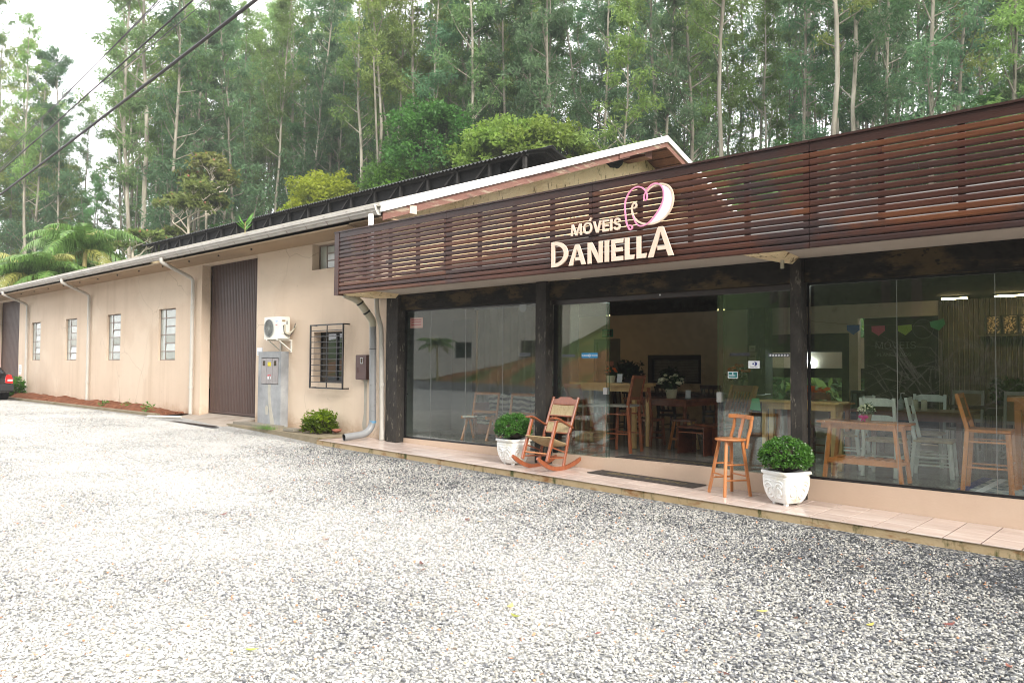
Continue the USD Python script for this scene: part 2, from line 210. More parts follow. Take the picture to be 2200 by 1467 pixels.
material('tail_clear', {'p': ('principled_bsdf', {'base_color': (0.55, 0.50, 0.52), 'roughness': 0.15})}, [], 'p.BSDF')
surf('tyre', (0.016, 0.016, 0.016), rough=0.85)
surf('cable_black', (0.035, 0.030, 0.032), rough=0.6)
surf('wire_grey', (0.10, 0.085, 0.10), rough=0.6)
surf('house_wall', [(0.3, (0.62, 0.58, 0.52)), (0.7, (0.70, 0.66, 0.60))], scale=1, rough=0.85, world=True)
surf('house_roof', [(0.3, (0.16, 0.07, 0.05)), (0.7, (0.22, 0.10, 0.07))], scale=2, rough=0.85, world=True)
# bark, leaves
surf('bark_pale', [(0.25, (0.10, 0.085, 0.062)), (0.5, (0.20, 0.185, 0.145)), (0.75, (0.31, 0.29, 0.235))], scale=1.6, rough=0.9, spec=0.15, stretch=(3, 3, 0.4), rand=0.3, bump=0.01, bscale=8)
surf('bark_dark', [(0.3, (0.06, 0.045, 0.035)), (0.7, (0.12, 0.095, 0.07))], scale=3, rough=0.95, spec=0.1, stretch=(3, 3, 0.6), rand=0.2)
surf('bark_white', [(0.3, (0.42, 0.36, 0.28)), (0.7, (0.58, 0.52, 0.42))], scale=3, rough=0.9, spec=0.1)
surf('palm_bark', [(0.3, (0.26, 0.21, 0.08)), (0.7, (0.36, 0.30, 0.13))], scale=4, rough=0.85, stretch=(1, 1, 4))
leafmat('eucalyptus_leaf', vary=0.30, hue=0.030)
leafmat('broad_leaf', vary=0.20, hue=0.022)
leafmat('plant_leaf', vary=0.0, hue=0.0, trans=0.25)
leafmat('topiary_leaf', vary=0.05, hue=0.005, trans=0.2, rough=0.3, spec=0.5)
leafmat('dry_leaf', vary=0.2, hue=0.02, trans=0.1)

# ------------------------------------------------------------------ helpers
class MB:
    """collects vertices and faces of one mesh"""
    def __init__(s): s.v, s.f, s.c, s.n = [], [], [], 0
    def add(s, v, f, col=None):
        v = np.asarray(v, float); f = np.asarray(f, int)
        if f.shape[1] == 4: f = np.vstack([f[:, [0, 1, 2]], f[:, [0, 2, 3]]])
        s.v.append(v); s.f.append(f + s.n); s.n += len(v)
        s.c.append(np.broadcast_to(np.asarray(col if col is not None else (1, 1, 1), float), (len(v), 3)))
        return s
    def tm(s, m, col=None): return s.add(m.vertices, m.faces, col)
    def box(s, x0, x1, y0, y1, z0, z1, ch=0.0):
        return s.beam(((x0 + x1) / 2, y0, (z0 + z1) / 2), ((x0 + x1) / 2, y1, (z0 + z1) / 2), x1 - x0, z1 - z0, ch=ch)
    def beam(s, p0, p1, w, h, up=(0, 0, 1), ch=0.0, w1=None, h1=None):
        """bar from p0 to p1, w across, h along up; ch chamfers the long edges; w1, h1 taper"""
        p0, p1 = np.asarray(p0, float), np.asarray(p1, float)
        t = p1 - p0; t /= np.linalg.norm(t); up = np.asarray(up, float)
        if abs(t @ up) > 0.999 * np.linalg.norm(up): up = np.array([0, 1.0, 0])
        a = np.cross(t, up); a /= np.linalg.norm(a); b = np.cross(a, t)
        def ring(p, w, h):
            c = min(ch, w * 0.3, h * 0.3)
            if c <= 0: q = [(-w / 2, -h / 2), (w / 2, -h / 2), (w / 2, h / 2), (-w / 2, h / 2)]
            else: q = [(-w / 2 + c, -h / 2), (w / 2 - c, -h / 2), (w / 2, -h / 2 + c), (w / 2, h / 2 - c), (w / 2 - c, h / 2), (-w / 2 + c, h / 2), (-w / 2, h / 2 - c), (-w / 2, -h / 2 + c)]
            return np.array([p + x * a + y * b for x, y in q])
        r0, r1 = ring(p0, w, h), ring(p1, w if w1 is None else w1, h if h1 is None else h1)
        n = len(r0); f = []
        for i in range(n): j = (i + 1) % n; f += [[i, n + j, j], [i, n + i, n + j]]
        for i in range(1, n - 1): f += [[0, i, i + 1], [n, n + i + 1, n + i]]
        f = np.array(f)
        return s.add(np.vstack([r0, r1]), f)
    def tube(s, pts, r, n=10, cap=True, col=None):
        p = np.asarray(pts, float); k = len(p); r = np.broadcast_to(np.asarray(r, float), (k,))
        t = np.gradient(p, axis=0); t /= np.linalg.norm(t, axis=1, keepdims=True) + 1e-12
        a = np.zeros_like(p); ref = np.array([0, 0, 1.0]) if abs(t[0, 2]) < 0.9 else np.array([1.0, 0, 0])
        for i in range(k):
            q = ref - (ref @ t[i]) * t[i]
            q /= np.linalg.norm(q) + 1e-12; a[i] = q; ref = q
        b = np.cross(t, a); ang = np.arange(n) * 2 * PI / n
        v = p[:, None] + r[:, None, None] * (np.cos(ang)[None, :, None] * a[:, None] + np.sin(ang)[None, :, None] * b[:, None])
        i, j = np.meshgrid(np.arange(k - 1), np.arange(n), indexing='ij')
        f = np.stack([i * n + j, i * n + (j + 1) % n, (i + 1) * n + (j + 1) % n, (i + 1) * n + j], -1).reshape(-1, 4)
        v = v.reshape(-1, 3); f = np.vstack([f[:, [0, 1, 2]], f[:, [0, 2, 3]]])
        if cap:
            m = len(v); v = np.vstack([v, p[0], p[-1]]); e = np.arange(n)
            f = np.vstack([f, np.stack([np.full(n, m), (e + 1) % n, e], 1), np.stack([np.full(n, m + 1), (k - 1) * n + e, (k - 1) * n + (e + 1) % n], 1)])
        return s.add(v, f, col)
    def lathe(s, prof, n=20, at=(0, 0, 0), col=None):
        p = np.asarray(prof, float); k = len(p); ang = np.arange(n) * 2 * PI / n
        v = np.stack([p[:, 0, None] * np.cos(ang), p[:, 0, None] * np.sin(ang), np.broadcast_to(p[:, 1, None], (k, n))], -1).reshape(-1, 3) + np.asarray(at)
        i, j = np.meshgrid(np.arange(k - 1), np.arange(n), indexing='ij')
        f = np.stack([i * n + j, i * n + (j + 1) % n, (i + 1) * n + (j + 1) % n, (i + 1) * n + j], -1).reshape(-1, 4)
        return s.add(v, f, col)
    def poly(s, poly, depth, frame):
        """shapely polygon extruded by depth; frame = (origin, u, v, w): polygon axes u, v, extrusion w"""
        o, u, v, w = (np.asarray(x, float) for x in frame)
        for g in getattr(poly, 'geoms', [poly]):
            if g.is_empty or g.area < 1e-9: continue
            m = trimesh.creation.extrude_polygon(g, depth, engine='earcut')
            q = m.vertices; vv = o + q[:, :1] * u + q[:, 1:2] * v + q[:, 2:3] * w
            f = m.faces if np.dot(np.cross(u, v), w) > 0 else m.faces[:, ::-1]
            s.add(vv, f)
        return s
    def get(s): return np.vstack(s.v), np.vstack(s.f), np.vstack(s.c)

COUNT = {}
def path_of(name, parent):
    base = (str(parent.GetPath()) if parent is not None else '/World') + '/' + name
    k = COUNT.get(base, 0); COUNT[base] = k + 1
    return base if k == 0 else f'{base}_{k:03d}'

ORIGIN = {}
def obj(name, mb, mat, parent=None, smooth=False, tint=False, label=None):
    """one Mesh prim; vertices are given in world space and made local to the thing's base"""
    v, f, c = mb.get() if isinstance(mb, MB) else (*mb, None)
    path = path_of(name, parent)
    if parent is not None:
        top = '/'.join(str(parent.GetPath()).split('/')[:3])
        o, rz = ORIGIN.get(top, ((0, 0, 0), 0))
        v = np.asarray(v) - np.asarray(o)
        if rz: a = -rz; v = np.stack([v[:, 0] * math.cos(a) - v[:, 1] * math.sin(a), v[:, 0] * math.sin(a) + v[:, 1] * math.cos(a), v[:, 2]], 1)
    if tint:
        m = usdkit.mesh(stage, path, (v, f), MATS[mat], smooth=smooth)
        UsdGeom.PrimvarsAPI(m).CreatePrimvar('tint', Sdf.ValueTypeNames.Color3fArray, 'vertex').Set(Vt.Vec3fArray.FromNumpy(c.astype(np.float32)))
    else:
        m = usdkit.mesh(stage, path, (v, f), MATS[mat], smooth=smooth)
    p = m.GetPrim()
    if label: p.SetCustomDataByKey('label', label)
    return p

def tag(p, label=None, cat=None, group=None, kind=None):
    for k, x in (('label', label), ('category', cat), ('group', group), ('kind', kind)):
        if x: p.SetCustomDataByKey(k, x)
    return p

def thing(name, label, cat, loc=(0, 0, 0), group=None, rz=0.0, sc=None):
    path = path_of(name, None)
    x = UsdGeom.Xform.Define(stage, path)
    x.AddTranslateOp().Set(Gf.Vec3d(*map(float, loc))); x.AddRotateZOp().Set(math.degrees(rz))
    if sc is not None: x.AddScaleOp().Set(Gf.Vec3f(*map(float, sc)))
    ORIGIN[path] = (tuple(loc), rz)
    return tag(x.GetPrim(), label, cat, group)

def local_thing(name, label, cat, loc=(0, 0, 0), group=None, rz=0.0, sc=None):
    """as thing(), but its parts are given in the thing's own axes"""
    p = thing(name, label, cat, loc, group, rz, sc); ORIGIN[str(p.GetPath())] = ((0, 0, 0), 0)
    return p

def dup(src, loc, rz=0.0, label=None, group=None, sc=(1, 1, 1)):
    was = src.GetCustomData()
    r = thing(re.sub(r'_[0-9]{3}$', '', src.GetName()), label or was['label'], was['category'], loc, group or was.get('group'), rz, sc)
    r.GetReferences().AddInternalReference(src.GetPath()); r.SetInstanceable(True)
    return r

def B(*a, **k): return MB().box(*a, **k)
def struct(p): return tag(p, kind='structure')
def XZ(x0, x1, z0, z1): return sbox(x0, z0, x1, z1)
def wallframe(y): return ((0, y, 0), (1, 0, 0), (0, 0, 1), (0, 1, 0))

# ------------------------------------------------------------------ ground
def smooth(a, b, x):
    t = np.clip((np.asarray(x, float) - a) / (b - a), 0, 1); return t * t * (3 - 2 * t)
def yard(x): return 0.02 - 0.0181 * np.clip(x, -20.5, 9)
def bank_y(x): return np.where(x < -4.6, -10.0 + (x + 4.6) * 0.385, -10.0)
def height(x, y):
    x, y = np.asarray(x, float), np.asarray(y, float)
    z = yard(x)
    hill = smooth(28, 74, y) * (13.0 + 4.0 * smooth(-10, 30, x) + 2.5 * np.sin(x * 0.045 + 0.6)) - smooth(80, 150, y) * 14.0
    d = np.maximum(bank_y(x) - y, 0)
    steep = 0.30 + 0.30 * smooth(-48, -22, x)
    bank = np.minimum(d, 30) * steep * smooth(0, 3, d)
    drop = -0.5 * smooth(-4.0, -22.0, np.where(x < -18, y, 0)) * 0
    rough = (meshkit.fbm(np.stack([x * 0.18, y * 0.18, np.zeros_like(x)], -1), 4, 3) - 0.5) * (smooth(27, 34, y) * 1.6 + smooth(0.5, 3, d) * 0.7)
    return z + hill + bank + rough + drop
gx = np.unique(np.concatenate([np.linspace(-320, -60, 66), np.linspace(-60, 20, 107), np.linspace(20, 200, 50)]))
gy = np.unique(np.concatenate([np.linspace(-150, -40, 36), np.linspace(-40, 30, 94), np.linspace(30, 110, 70), np.linspace(110, 300, 40)]))
GX, GY = np.meshgrid(gx, gy, indexing='ij')
GZ = height(GX, GY) - 0.012
i, j = np.meshgrid(np.arange(len(gx) - 1), np.arange(len(gy) - 1), indexing='ij'); ny = len(gy)
gf = np.stack([i * ny + j, (i + 1) * ny + j, (i + 1) * ny + j + 1, i * ny + j + 1], -1).reshape(-1, 4)
material('ground_look', {
    'g': ('geometry', {}), 'sx': ('separate_xyz', {}), 'n': ('noise_texture', {'scale': 0.22, 'detail': 6.0, 'roughness': 0.6}), 'n2': ('noise_texture', {'scale': 3.0, 'detail': 6.0, 'roughness': 0.7}),
    'earth': ('rgb_ramp', {'ramp': [(0.3, (0.17, 0.075, 0.028)), (0.55, (0.27, 0.125, 0.045)), (0.75, (0.34, 0.18, 0.08))]}),
    'grass': ('rgb_ramp', {'ramp': [(0.3, (0.045, 0.075, 0.014)), (0.7, (0.085, 0.125, 0.024))]}),
    'litter': ('rgb_ramp', {'ramp': [(0.3, (0.035, 0.040, 0.014)), (0.55, (0.055, 0.075, 0.022)), (0.75, (0.10, 0.075, 0.04))]}),
    'gr': ('map_range', {'from_min': 0.50, 'from_max': 0.58, 'clamp': True}),
    'front': ('map_range', {'from_min': 2.0, 'from_max': 10.0, 'clamp': True}),
    'hi': ('map_range', {'from_min': 2.6, 'from_max': 4.6, 'clamp': True}),
    'ad': ('math', {'math_type': 'multiply_add', 'value2': 0.30, 'use_clamp': False}),
    'xr': ('map_range', {'from_min': -24.0, 'from_max': -17.0, 'clamp': True}), 'mx': ('math', {'math_type': 'maximum'}), 'm1': ('mix', {'mix_type': 'mix'}), 'm2': ('mix', {'mix_type': 'mix'}),
    'b': ('bump', {'distance': 0.12, 'strength': 1.0}), 'p': ('principled_bsdf', {'roughness': 0.95, 'specular_ior_level': 0.15})},
    [('g.position', 'sx.vector'), ('g.position', 'n.vector'), ('g.position', 'n2.vector'), ('n2.fac', 'earth.fac'), ('n2.fac', 'grass.fac'), ('n2.fac', 'litter.fac'),
     ('sx.z', 'hi.value'), ('hi.result', 'ad.value1'), ('n.fac', 'ad.value3'), ('ad.value', 'gr.value'),
     ('earth.color', 'm1.color1'), ('grass.color', 'm1.color2'), ('gr.result', 'm1.fac'), ('sx.y', 'front.value'),
     ('m1.color', 'm2.color1'), ('litter.color', 'm2.color2'), ('sx.x', 'xr.value'), ('xr.result', 'mx.value1'), ('front.result', 'mx.value2'), ('mx.value', 'm2.fac'), ('m2.color', 'p.base_color'), ('n2.fac', 'b.height'), ('b.normal', 'p.normal')], 'p.BSDF')
struct(obj('ground', (np.stack([GX, GY, GZ], -1).reshape(-1, 3), gf), 'ground_look', smooth=True))

def sheet(name, x0, x1, y0f, y1f, lift, mat, nx=120, nyy=40):
    X = np.linspace(x0, x1, nx); t = np.linspace(0, 1, nyy)
    XX = np.repeat(X[:, None], nyy, 1); YY = y0f(X)[:, None] * (1 - t) + y1f(X)[:, None] * t
    ZZ = yard(XX) + lift
    i, j = np.meshgrid(np.arange(nx - 1), np.arange(nyy - 1), indexing='ij')
    f = np.stack([i * nyy + j, (i + 1) * nyy + j, (i + 1) * nyy + j + 1, i * nyy + j + 1], -1).reshape(-1, 4)
    return struct(obj(name, (np.stack([XX, YY, ZZ], -1).reshape(-1, 3), f), mat, smooth=True))
road_near = lambda x: np.where(x < -3.75, -4.66 + (x + 3.75) * 0.193, -4.66)
def gravel_nodes(cellsrc):
    """stone colours: light quartz, grey and near-black stones; darker stones gather in patches by the porch"""
    return {
        'g': ('geometry', {}), 'sx': ('separate_xyz', {}), 'pn': ('noise_texture', {'scale': 0.55, 'detail': 4.0, 'roughness': 0.6}),
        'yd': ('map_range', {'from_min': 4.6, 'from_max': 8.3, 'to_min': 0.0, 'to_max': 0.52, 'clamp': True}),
        'xd': ('map_range', {'from_min': -3.4, 'from_max': -0.6, 'to_min': 0.0, 'to_max': 0.36, 'clamp': True}),
        'xl': ('map_range', {'from_min': -16.0, 'from_max': -10.0, 'to_min': 0.0, 'to_max': 1.0, 'clamp': True}),
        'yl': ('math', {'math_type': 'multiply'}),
        'pr': ('map_range', {'from_min': 0.35, 'from_max': 0.65, 'to_min': -0.46, 'to_max': -0.10, 'clamp': True}),
        's1': ('math', {'math_type': 'add'}), 's2': ('math', {'math_type': 'add'}), 's3': ('math', {'math_type': 'subtract', 'use_clamp': True}),
        'om': ('math', {'math_type': 'greater_than', 'value2': 0.993}), 'or': ('mix', {'mix_type': 'mix', 'color2': (0.52, 0.27, 0.15)}),
        'ramp': ('rgb_ramp', {'ramp': [(0.0, (0.043, 0.046, 0.049)), (0.10, (0.074, 0.076, 0.085)), (0.22, (0.147, 0.150, 0.160)), (0.36, (0.244, 0.245, 0.242)), (0.50, (0.355, 0.343, 0.302)), (0.68, (0.435, 0.421, 0.373)), (0.86, (0.484, 0.475, 0.450)), (1.0, (0.508, 0.503, 0.491))]})}, \
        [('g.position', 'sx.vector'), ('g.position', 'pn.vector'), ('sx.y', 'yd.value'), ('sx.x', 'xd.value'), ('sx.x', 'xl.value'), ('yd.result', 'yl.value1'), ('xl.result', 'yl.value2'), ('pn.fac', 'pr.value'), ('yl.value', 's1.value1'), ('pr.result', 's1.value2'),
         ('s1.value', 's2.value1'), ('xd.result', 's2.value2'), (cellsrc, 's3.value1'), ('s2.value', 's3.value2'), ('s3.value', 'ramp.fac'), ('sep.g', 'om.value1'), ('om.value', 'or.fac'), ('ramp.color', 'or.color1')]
nd, lk = gravel_nodes('sep.r')
nd.update({'v': ('voronoi_texture', {'scale': 44.0, 'feature': 'f1'}), 'ml': ('mapping', {'scale': (1, 1, 0.01)}), 'sep': ('separate_color', {}), 've': ('voronoi_texture', {'scale': 44.0, 'feature': 'f1'}),
           'ed': ('map_range', {'from_min': 0.25, 'from_max': 0.75, 'to_min': 1.0, 'to_max': 0.38, 'clamp': True}), 'em': ('mix', {'mix_type': 'multiply', 'fac': 1.0}), 'b': ('bump', {'distance': 0.012, 'strength': 1.0, 'invert': True}), 'p': ('principled_bsdf', {'roughness': 0.7, 'specular_ior_level': 0.35})})
lk += [('g.position', 'ml.vector'), ('ml.vector', 'v.vector'), ('ml.vector', 've.vector'), ('v.color', 'sep.color'), ('or.color', 'em.color1'), ('ve.distance', 'ed.value'), ('ed.result', 'em.color2'), ('em.color', 'p.base_color'), ('ve.distance', 'b.height'), ('b.normal', 'p.normal')]
material('gravel_sheet', nd, lk, 'p.BSDF')
nd, lk = gravel_nodes('sep.r')
nd.update({'a': ('attribute', {'attribute': 'tint'}), 'sep': ('separate_color', {}), 'p': ('principled_bsdf', {'roughness': 0.62, 'specular_ior_level': 0.4})})
lk += [('a.color', 'sep.color'), ('or.color', 'p.base_color')]
material('gravel_stone', nd, lk, 'p.BSDF')
sheet('gravel_yard', -70, 16, road_near, lambda x: np.full_like(x, 9.15), 0.0, 'gravel_sheet', 180, 30)
surf('asphalt', [(0.3, (0.055, 0.056, 0.06)), (0.7, (0.10, 0.10, 0.105))], scale=0.8, rough=0.85, world=True, bump=0.004, bscale=60)
surf('road_paint', (0.62, 0.62, 0.60), rough=0.8); surf('road_paint_yellow', (0.55, 0.32, 0.05), rough=0.8)
sheet('road', -110, 40, lambda x: np.maximum(bank_y(x), -32) + 0.2, lambda x: road_near(x) - 0.05, 0.006, 'asphalt', 120, 12)
sheet('road_edge_line', -100, 40, lambda x: road_near(x) - 0.42, lambda x: road_near(x) - 0.30, 0.012, 'road_paint', 120, 3)
sheet('road_far_line', -100, 40, lambda x: np.maximum(bank_y(x), -32) + 1.35, lambda x: np.maximum(bank_y(x), -32) + 1.50, 0.012, 'road_paint_yellow', 120, 3)

# loose stones near the camera: real pebbles in one square metre patches
ico = trimesh.creation.icosahedron()
def pebble_patch(seed, n, smin, smax):
    r = np.random.default_rng(seed); base = np.array(ico.vertices); F = np.array(ico.faces)
    size = r.uniform(smin, smax, n) * r.choice([1, 1, 1, 1.35], n)
    sc = np.stack([size * r.uniform(0.8, 1.25, n), size * r.uniform(0.65, 1.0, n), size * r.uniform(0.45, 0.75, n)], 1)
    q = r.normal(size=(n, 4)); q /= np.linalg.norm(q, axis=1, keepdims=True)
    w, x, y, z = q.T
    Rm = np.stack([np.stack([1 - 2 * (y * y + z * z), 2 * (x * y - z * w), 2 * (x * z + y * w)], -1), np.stack([2 * (x * y + z * w), 1 - 2 * (x * x + z * z), 2 * (y * z - x * w)], -1), np.stack([2 * (x * z - y * w), 2 * (y * z + x * w), 1 - 2 * (x * x + y * y)], -1)], 1)
    Rm = np.where((r.random(n) < 0.75)[:, None, None], Rm * 0.35 + np.eye(3) * 0.65, Rm)
    pts = base[None] * sc[:, None] * r.uniform(0.82, 1.12, (n, 12, 1))
    pts = np.einsum('nij,nkj->nki', Rm, pts)
    pos = np.stack([r.random(n) - 0.5, r.random(n) - 0.5, r.uniform(-0.006, 0.012, n)], 1)
    v = (pts + pos[:, None]).reshape(-1, 3)
    f = (F[None] + (np.arange(n) * 12)[:, None, None]).reshape(-1, 3)
    c = np.repeat(np.stack([r.random(n), r.random(n), r.random(n)], 1), 12, 0)
    return v, f, c
gp = UsdGeom.PointInstancer.Define(stage, '/World/gravel_stones')
tag(gp.GetPrim(), kind='stuff', label='loose pale and dark gravel stones covering the yard', cat='gravel')
protos = []
UsdGeom.Scope.Define(stage, '/World/gravel_stones/Prototypes')
for k in range(4):
    v, f, c = pebble_patch(50 + k, 3200, 0.0072, 0.0128)
    m = usdkit.mesh(stage, f'/World/gravel_stones/Prototypes/patch_{k:03d}', (v, f), MATS['gravel_stone'])
    UsdGeom.PrimvarsAPI(m).CreatePrimvar('tint', Sdf.ValueTypeNames.Color3fArray, 'vertex').Set(Vt.Vec3fArray.FromNumpy(c.astype(np.float32)))
    protos.append(m.GetPath())
gp.CreatePrototypesRel().SetTargets(protos)
pos, ori, idx = [], [], []
r_ = np.random.default_rng(5)
for cx in np.arange(-36.5, 3.6, 1.0):
    for cy in np.arange(0.5, 8.6, 1.0):
        az = math.degrees(math.atan2(-cx, cy)); d = math.hypot(cx, cy)
        if not (2 < az < 82) or d < 2.6: continue
        top = 7.68 if cx > -12.3 else 7.8
        if cy > top: continue
        pos.append((cx, cy, float(yard(cx)) + 0.003)); idx.append(int(r_.integers(4)))
        a = r_.integers(4) * PI / 2; tilt = Gf.Rotation(Gf.Vec3d(0, 0, 1), math.degrees(a)) * Gf.Rotation(Gf.Vec3d(0, 1, 0), math.degrees(math.atan(0.0181)))
        qd = tilt.GetQuat(); ori.append(Gf.Quath(qd.GetReal(), *qd.GetImaginary()))
gp.CreatePositionsAttr([Gf.Vec3f(*p) for p in pos]); gp.CreateProtoIndicesAttr(idx); gp.CreateOrientationsAttr(ori)

# ------------------------------------------------------------------ porch pavement: slab, kerb face, tiles
def tz(x): return 0.12 - 0.0181 * x
X0P, X1P, YE, YS = -12.55, 4.2, 8.20, 9.17
porch = UsdGeom.Xform.Define(stage, '/World/pavement').GetPrim(); struct(porch)
s = MB(); xs = np.array([X0P, X1P])
for a, b, lo, hi in ((YE + 0.012, YS + 0.02, -0.35, -0.008),):
    v = [(x, y, tz(x) + z) for x in xs for y in (a, b) for z in (lo, hi)]
    s.add(v, [[0, 1, 3, 2], [4, 6, 7, 5], [0, 4, 5, 1], [2, 3, 7, 6], [1, 5, 7, 3], [0, 2, 6, 4]])
obj('grout_bed', s, 'grout', porch)
s = MB(); v = [(x, y, tz(x) + z) for x in xs for y in (YE, YE + 0.0115) for z in (-0.35, -0.011)]
s.add(v, [[0, 1, 3, 2], [4, 6, 7, 5], [0, 4, 5, 1], [2, 3, 7, 6], [1, 5, 7, 3], [0, 2, 6, 4]])
obj('kerb_face', s, 'mossy_kerb', porch)
DX = 0.31772; k0 = -7.04538
nrow = 3; rd = (YS - YE + 0.012) / nrow
col = 0
x = k0 + DX * math.ceil((X0P - k0) / DX)
while x < X1P - 0.1:
    for rrow in range(nrow):
        g1, g2 = 0.0060, 0.0036
        a, b = x + g1, x + DX - g1; y0, y1 = YE - 0.012 + rrow * rd + (0 if rrow == 0 else g2), YE - 0.012 + (rrow + 1) * rd - g2
        dz = rng.uniform(-0.0012, 0.0012); e = 0.003
        v = [(a, y0, tz(a) - 0.011), (b, y0, tz(b) - 0.011), (b, y1, tz(b) - 0.011), (a, y1, tz(a) - 0.011),
             (a, y0, tz(a) - e + dz), (b, y0, tz(b) - e + dz), (b, y1, tz(b) - e + dz), (a, y1, tz(a) - e + dz),
             (a + e, y0 + e, tz(a) + dz), (b - e, y0 + e, tz(b) + dz), (b - e, y1 - e, tz(b) + dz), (a + e, y1 - e, tz(a) + dz)]
        f = [[0, 1, 5, 4], [1, 2, 6, 5], [2, 3, 7, 6], [3, 0, 4, 7], [4, 5, 9, 8], [5, 6, 10, 9], [6, 7, 11, 10], [7, 4, 8, 11], [8, 9, 10, 11]]
        obj('tile', MB().add(v, f), 'porch_tile', porch)
    x += DX

# ------------------------------------------------------------------ warehouse
YW, WX0 = 9.17, -41.6
wh = thing('warehouse', 'long beige plastered warehouse with brown corrugated sliding doors and a gabled roof', 'building', (-24, 9.17, 0.4))
openings = [(-22.04, -20.95, 1.84, 3.275), (-25.89, -24.80, 1.84, 3.275), (-29.73, -28.62, 1.84, 3.275), (-33.60, -32.50, 1.84, 3.275)]
DOOR1, DOOR2 = (-19.43, -16.61, -0.4, 4.31), (-38.6, -35.18, -0.4, 4.31)
UPW, LOW = (-14.31, -12.90, 3.77, 4.325), (-14.20, -13.12, 1.385, 2.44)
wall = XZ(WX0, -11.9, -0.4, 4.5)
for o in openings + [DOOR1, DOOR2, UPW, LOW]: wall = wall.difference(XZ(o[0], o[1], o[2], o[3]))
obj('front_wall', MB().poly(wall, 0.24, wallframe(YW)), 'beige_plaster', wh)
EAVE_Y, EAVE_Z, RIDGE_Y, RIDGE_Z, VERGE, GABLE = 8.30, 4.56, 17.88, 7.93, -10.86, -11.9
SL = (RIDGE_Z - EAVE_Z) / (RIDGE_Y - EAVE_Y)
BACK_Y = 2 * RIDGE_Y - EAVE_Y
g = Polygon([(YW + 0.24, -0.4), (YW + 0.24, EAVE_Z - 0.06 + (YW + .24 - EAVE_Y) * SL), (RIDGE_Y, RIDGE_Z - 0.06), (BACK_Y - 0.9, EAVE_Z - 0.06 + 0.9 * SL), (BACK_Y - 0.9, -0.4)])
obj('gable_wall', MB().poly(g, 0.22, ((GABLE - 0.22, 0, 0), (0, 1, 0), (0, 0, 1), (1, 0, 0))), 'gable_render', wh)
obj('gable_corner', B(GABLE - 0.22, GABLE, YW + 0.001, YW + 0.24, 4.5, EAVE_Z + 0.26), 'beige_plaster', wh)
obj('back_wall', B(WX0, GABLE - .22, BACK_Y - 1.1, BACK_Y - 0.9, -0.4, 4.8), 'beige_plaster', wh)
obj('far_gable_wall', MB().poly(g, 0.22, ((WX0 - 0.22, 0, 0), (0, 1, 0), (0, 0, 1), (1, 0, 0))), 'gable_render', wh)
# corrugated roof sheets, two slopes with an open slot under the ridge monitor
def corrugated(x0, x1, pa, pb, pitch=0.177, amp=0.022, th=0.012, step=5):
    """sheet from line y,z = pa to pb, waves along x"""
    n = int((x1 - x0) / pitch * step); X = np.linspace(x0, x1, n); w = amp * np.sin(X / pitch * 2 * PI)
    P = []
    for (y, z) in (pa, pb):
        for off in (0, -th): P.append(np.stack([X, np.full(n, y), z + w + off], 1))
    v = np.vstack(P); a = np.arange(n - 1)
    q = lambda r0, r1: np.stack([r0 * n + a, r0 * n + a + 1, r1 * n + a + 1, r1 * n + a], 1)
    return MB().add(v, np.vstack([q(0, 2), q(3, 1), q(1, 0), q(2, 3)]))
obj('roof', corrugated(WX0 - 0.6, VERGE + 0.03, (EAVE_Y - 0.03, EAVE_Z), (RIDGE_Y - 1.15, EAVE_Z + SL * (RIDGE_Y - 1.15 - EAVE_Y))), 'roof_sheet', wh, smooth=True)
obj('roof', corrugated(WX0 - 0.6, VERGE + 0.03, (BACK_Y + 0.03, EAVE_Z), (RIDGE_Y + 0.02, RIDGE_Z)), 'roof_sheet', wh, smooth=True)
obj('roof', corrugated(-14.3, VERGE + 0.03, (RIDGE_Y - 1.15, EAVE_Z + SL * (RIDGE_Y - 1.15 - EAVE_Y)), (RIDGE_Y, RIDGE_Z)), 'roof_sheet', wh, smooth=True)
# boarded underside of the verge overhang
for sgn in (-1, 1):
    y_in, y_out = RIDGE_Y, (EAVE_Y + 0.25 if sgn < 0 else BACK_Y - 0.25)
    zo = EAVE_Z + 0.25 * SL
    n = 26
    for k in range(n):
        a, b = k / n, (k + 1) / n - 0.004
        ya, yb = y_in + (y_out - y_in) * a, y_in + (y_out - y_in) * b
        za, zb = RIDGE_Z + (zo - RIDGE_Z) * a - 0.075, RIDGE_Z + (zo - RIDGE_Z) * b - 0.075
        m = MB().beam((GABLE + 0.002, (ya + yb) / 2, (za + zb) / 2), (VERGE - 0.06, (ya + yb) / 2, (za + zb) / 2), abs(yb - ya) / math.cos(math.atan(SL)), 0.018, up=(0, -sgn * -SL if False else sgn * SL, 1))
        obj('soffit_board', m, 'rust_timber', wh)
# purlins poking out under the verge
for yy in (9.9, 11.55, 13.2, 14.85, 16.5, 19.3, 20.9):
    zz = (RIDGE_Z - abs(yy - RIDGE_Y) * SL) - 0.17
    obj('purlin', MB().beam((GABLE - 0.05, yy, zz), (VERGE - 0.12, yy, zz), 0.09, 0.15), 'rust_timber', wh)
obj('ridge_beam', MB().beam((GABLE - 0.05, RIDGE_Y - 0.45, RIDGE_Z - 0.42), (VERGE - 0.28, RIDGE_Y - 0.45, RIDGE_Z - 0.42), 0.34, 0.34), 'rust_timber', wh)
obj('ridge_lamp', MB().lathe([(0, -0.06), (0.08, -0.05), (0.11, 0.03), (0.09, 0.07), (0, 0.07)], 12, at=(VERGE - 0.25, RIDGE_Y - 0.80, RIDGE_Z - 0.50)), 'ac_dark', wh, smooth=40)
nest = trimesh.creation.icosphere(3, 0.33); nest.vertices *= [0.5, 1.25, 0.75]; nest.vertices += (meshkit.fbm(nest.vertices * 4, 3)[:, None] - 0.5) * 0.25 * nest.vertices / 0.33
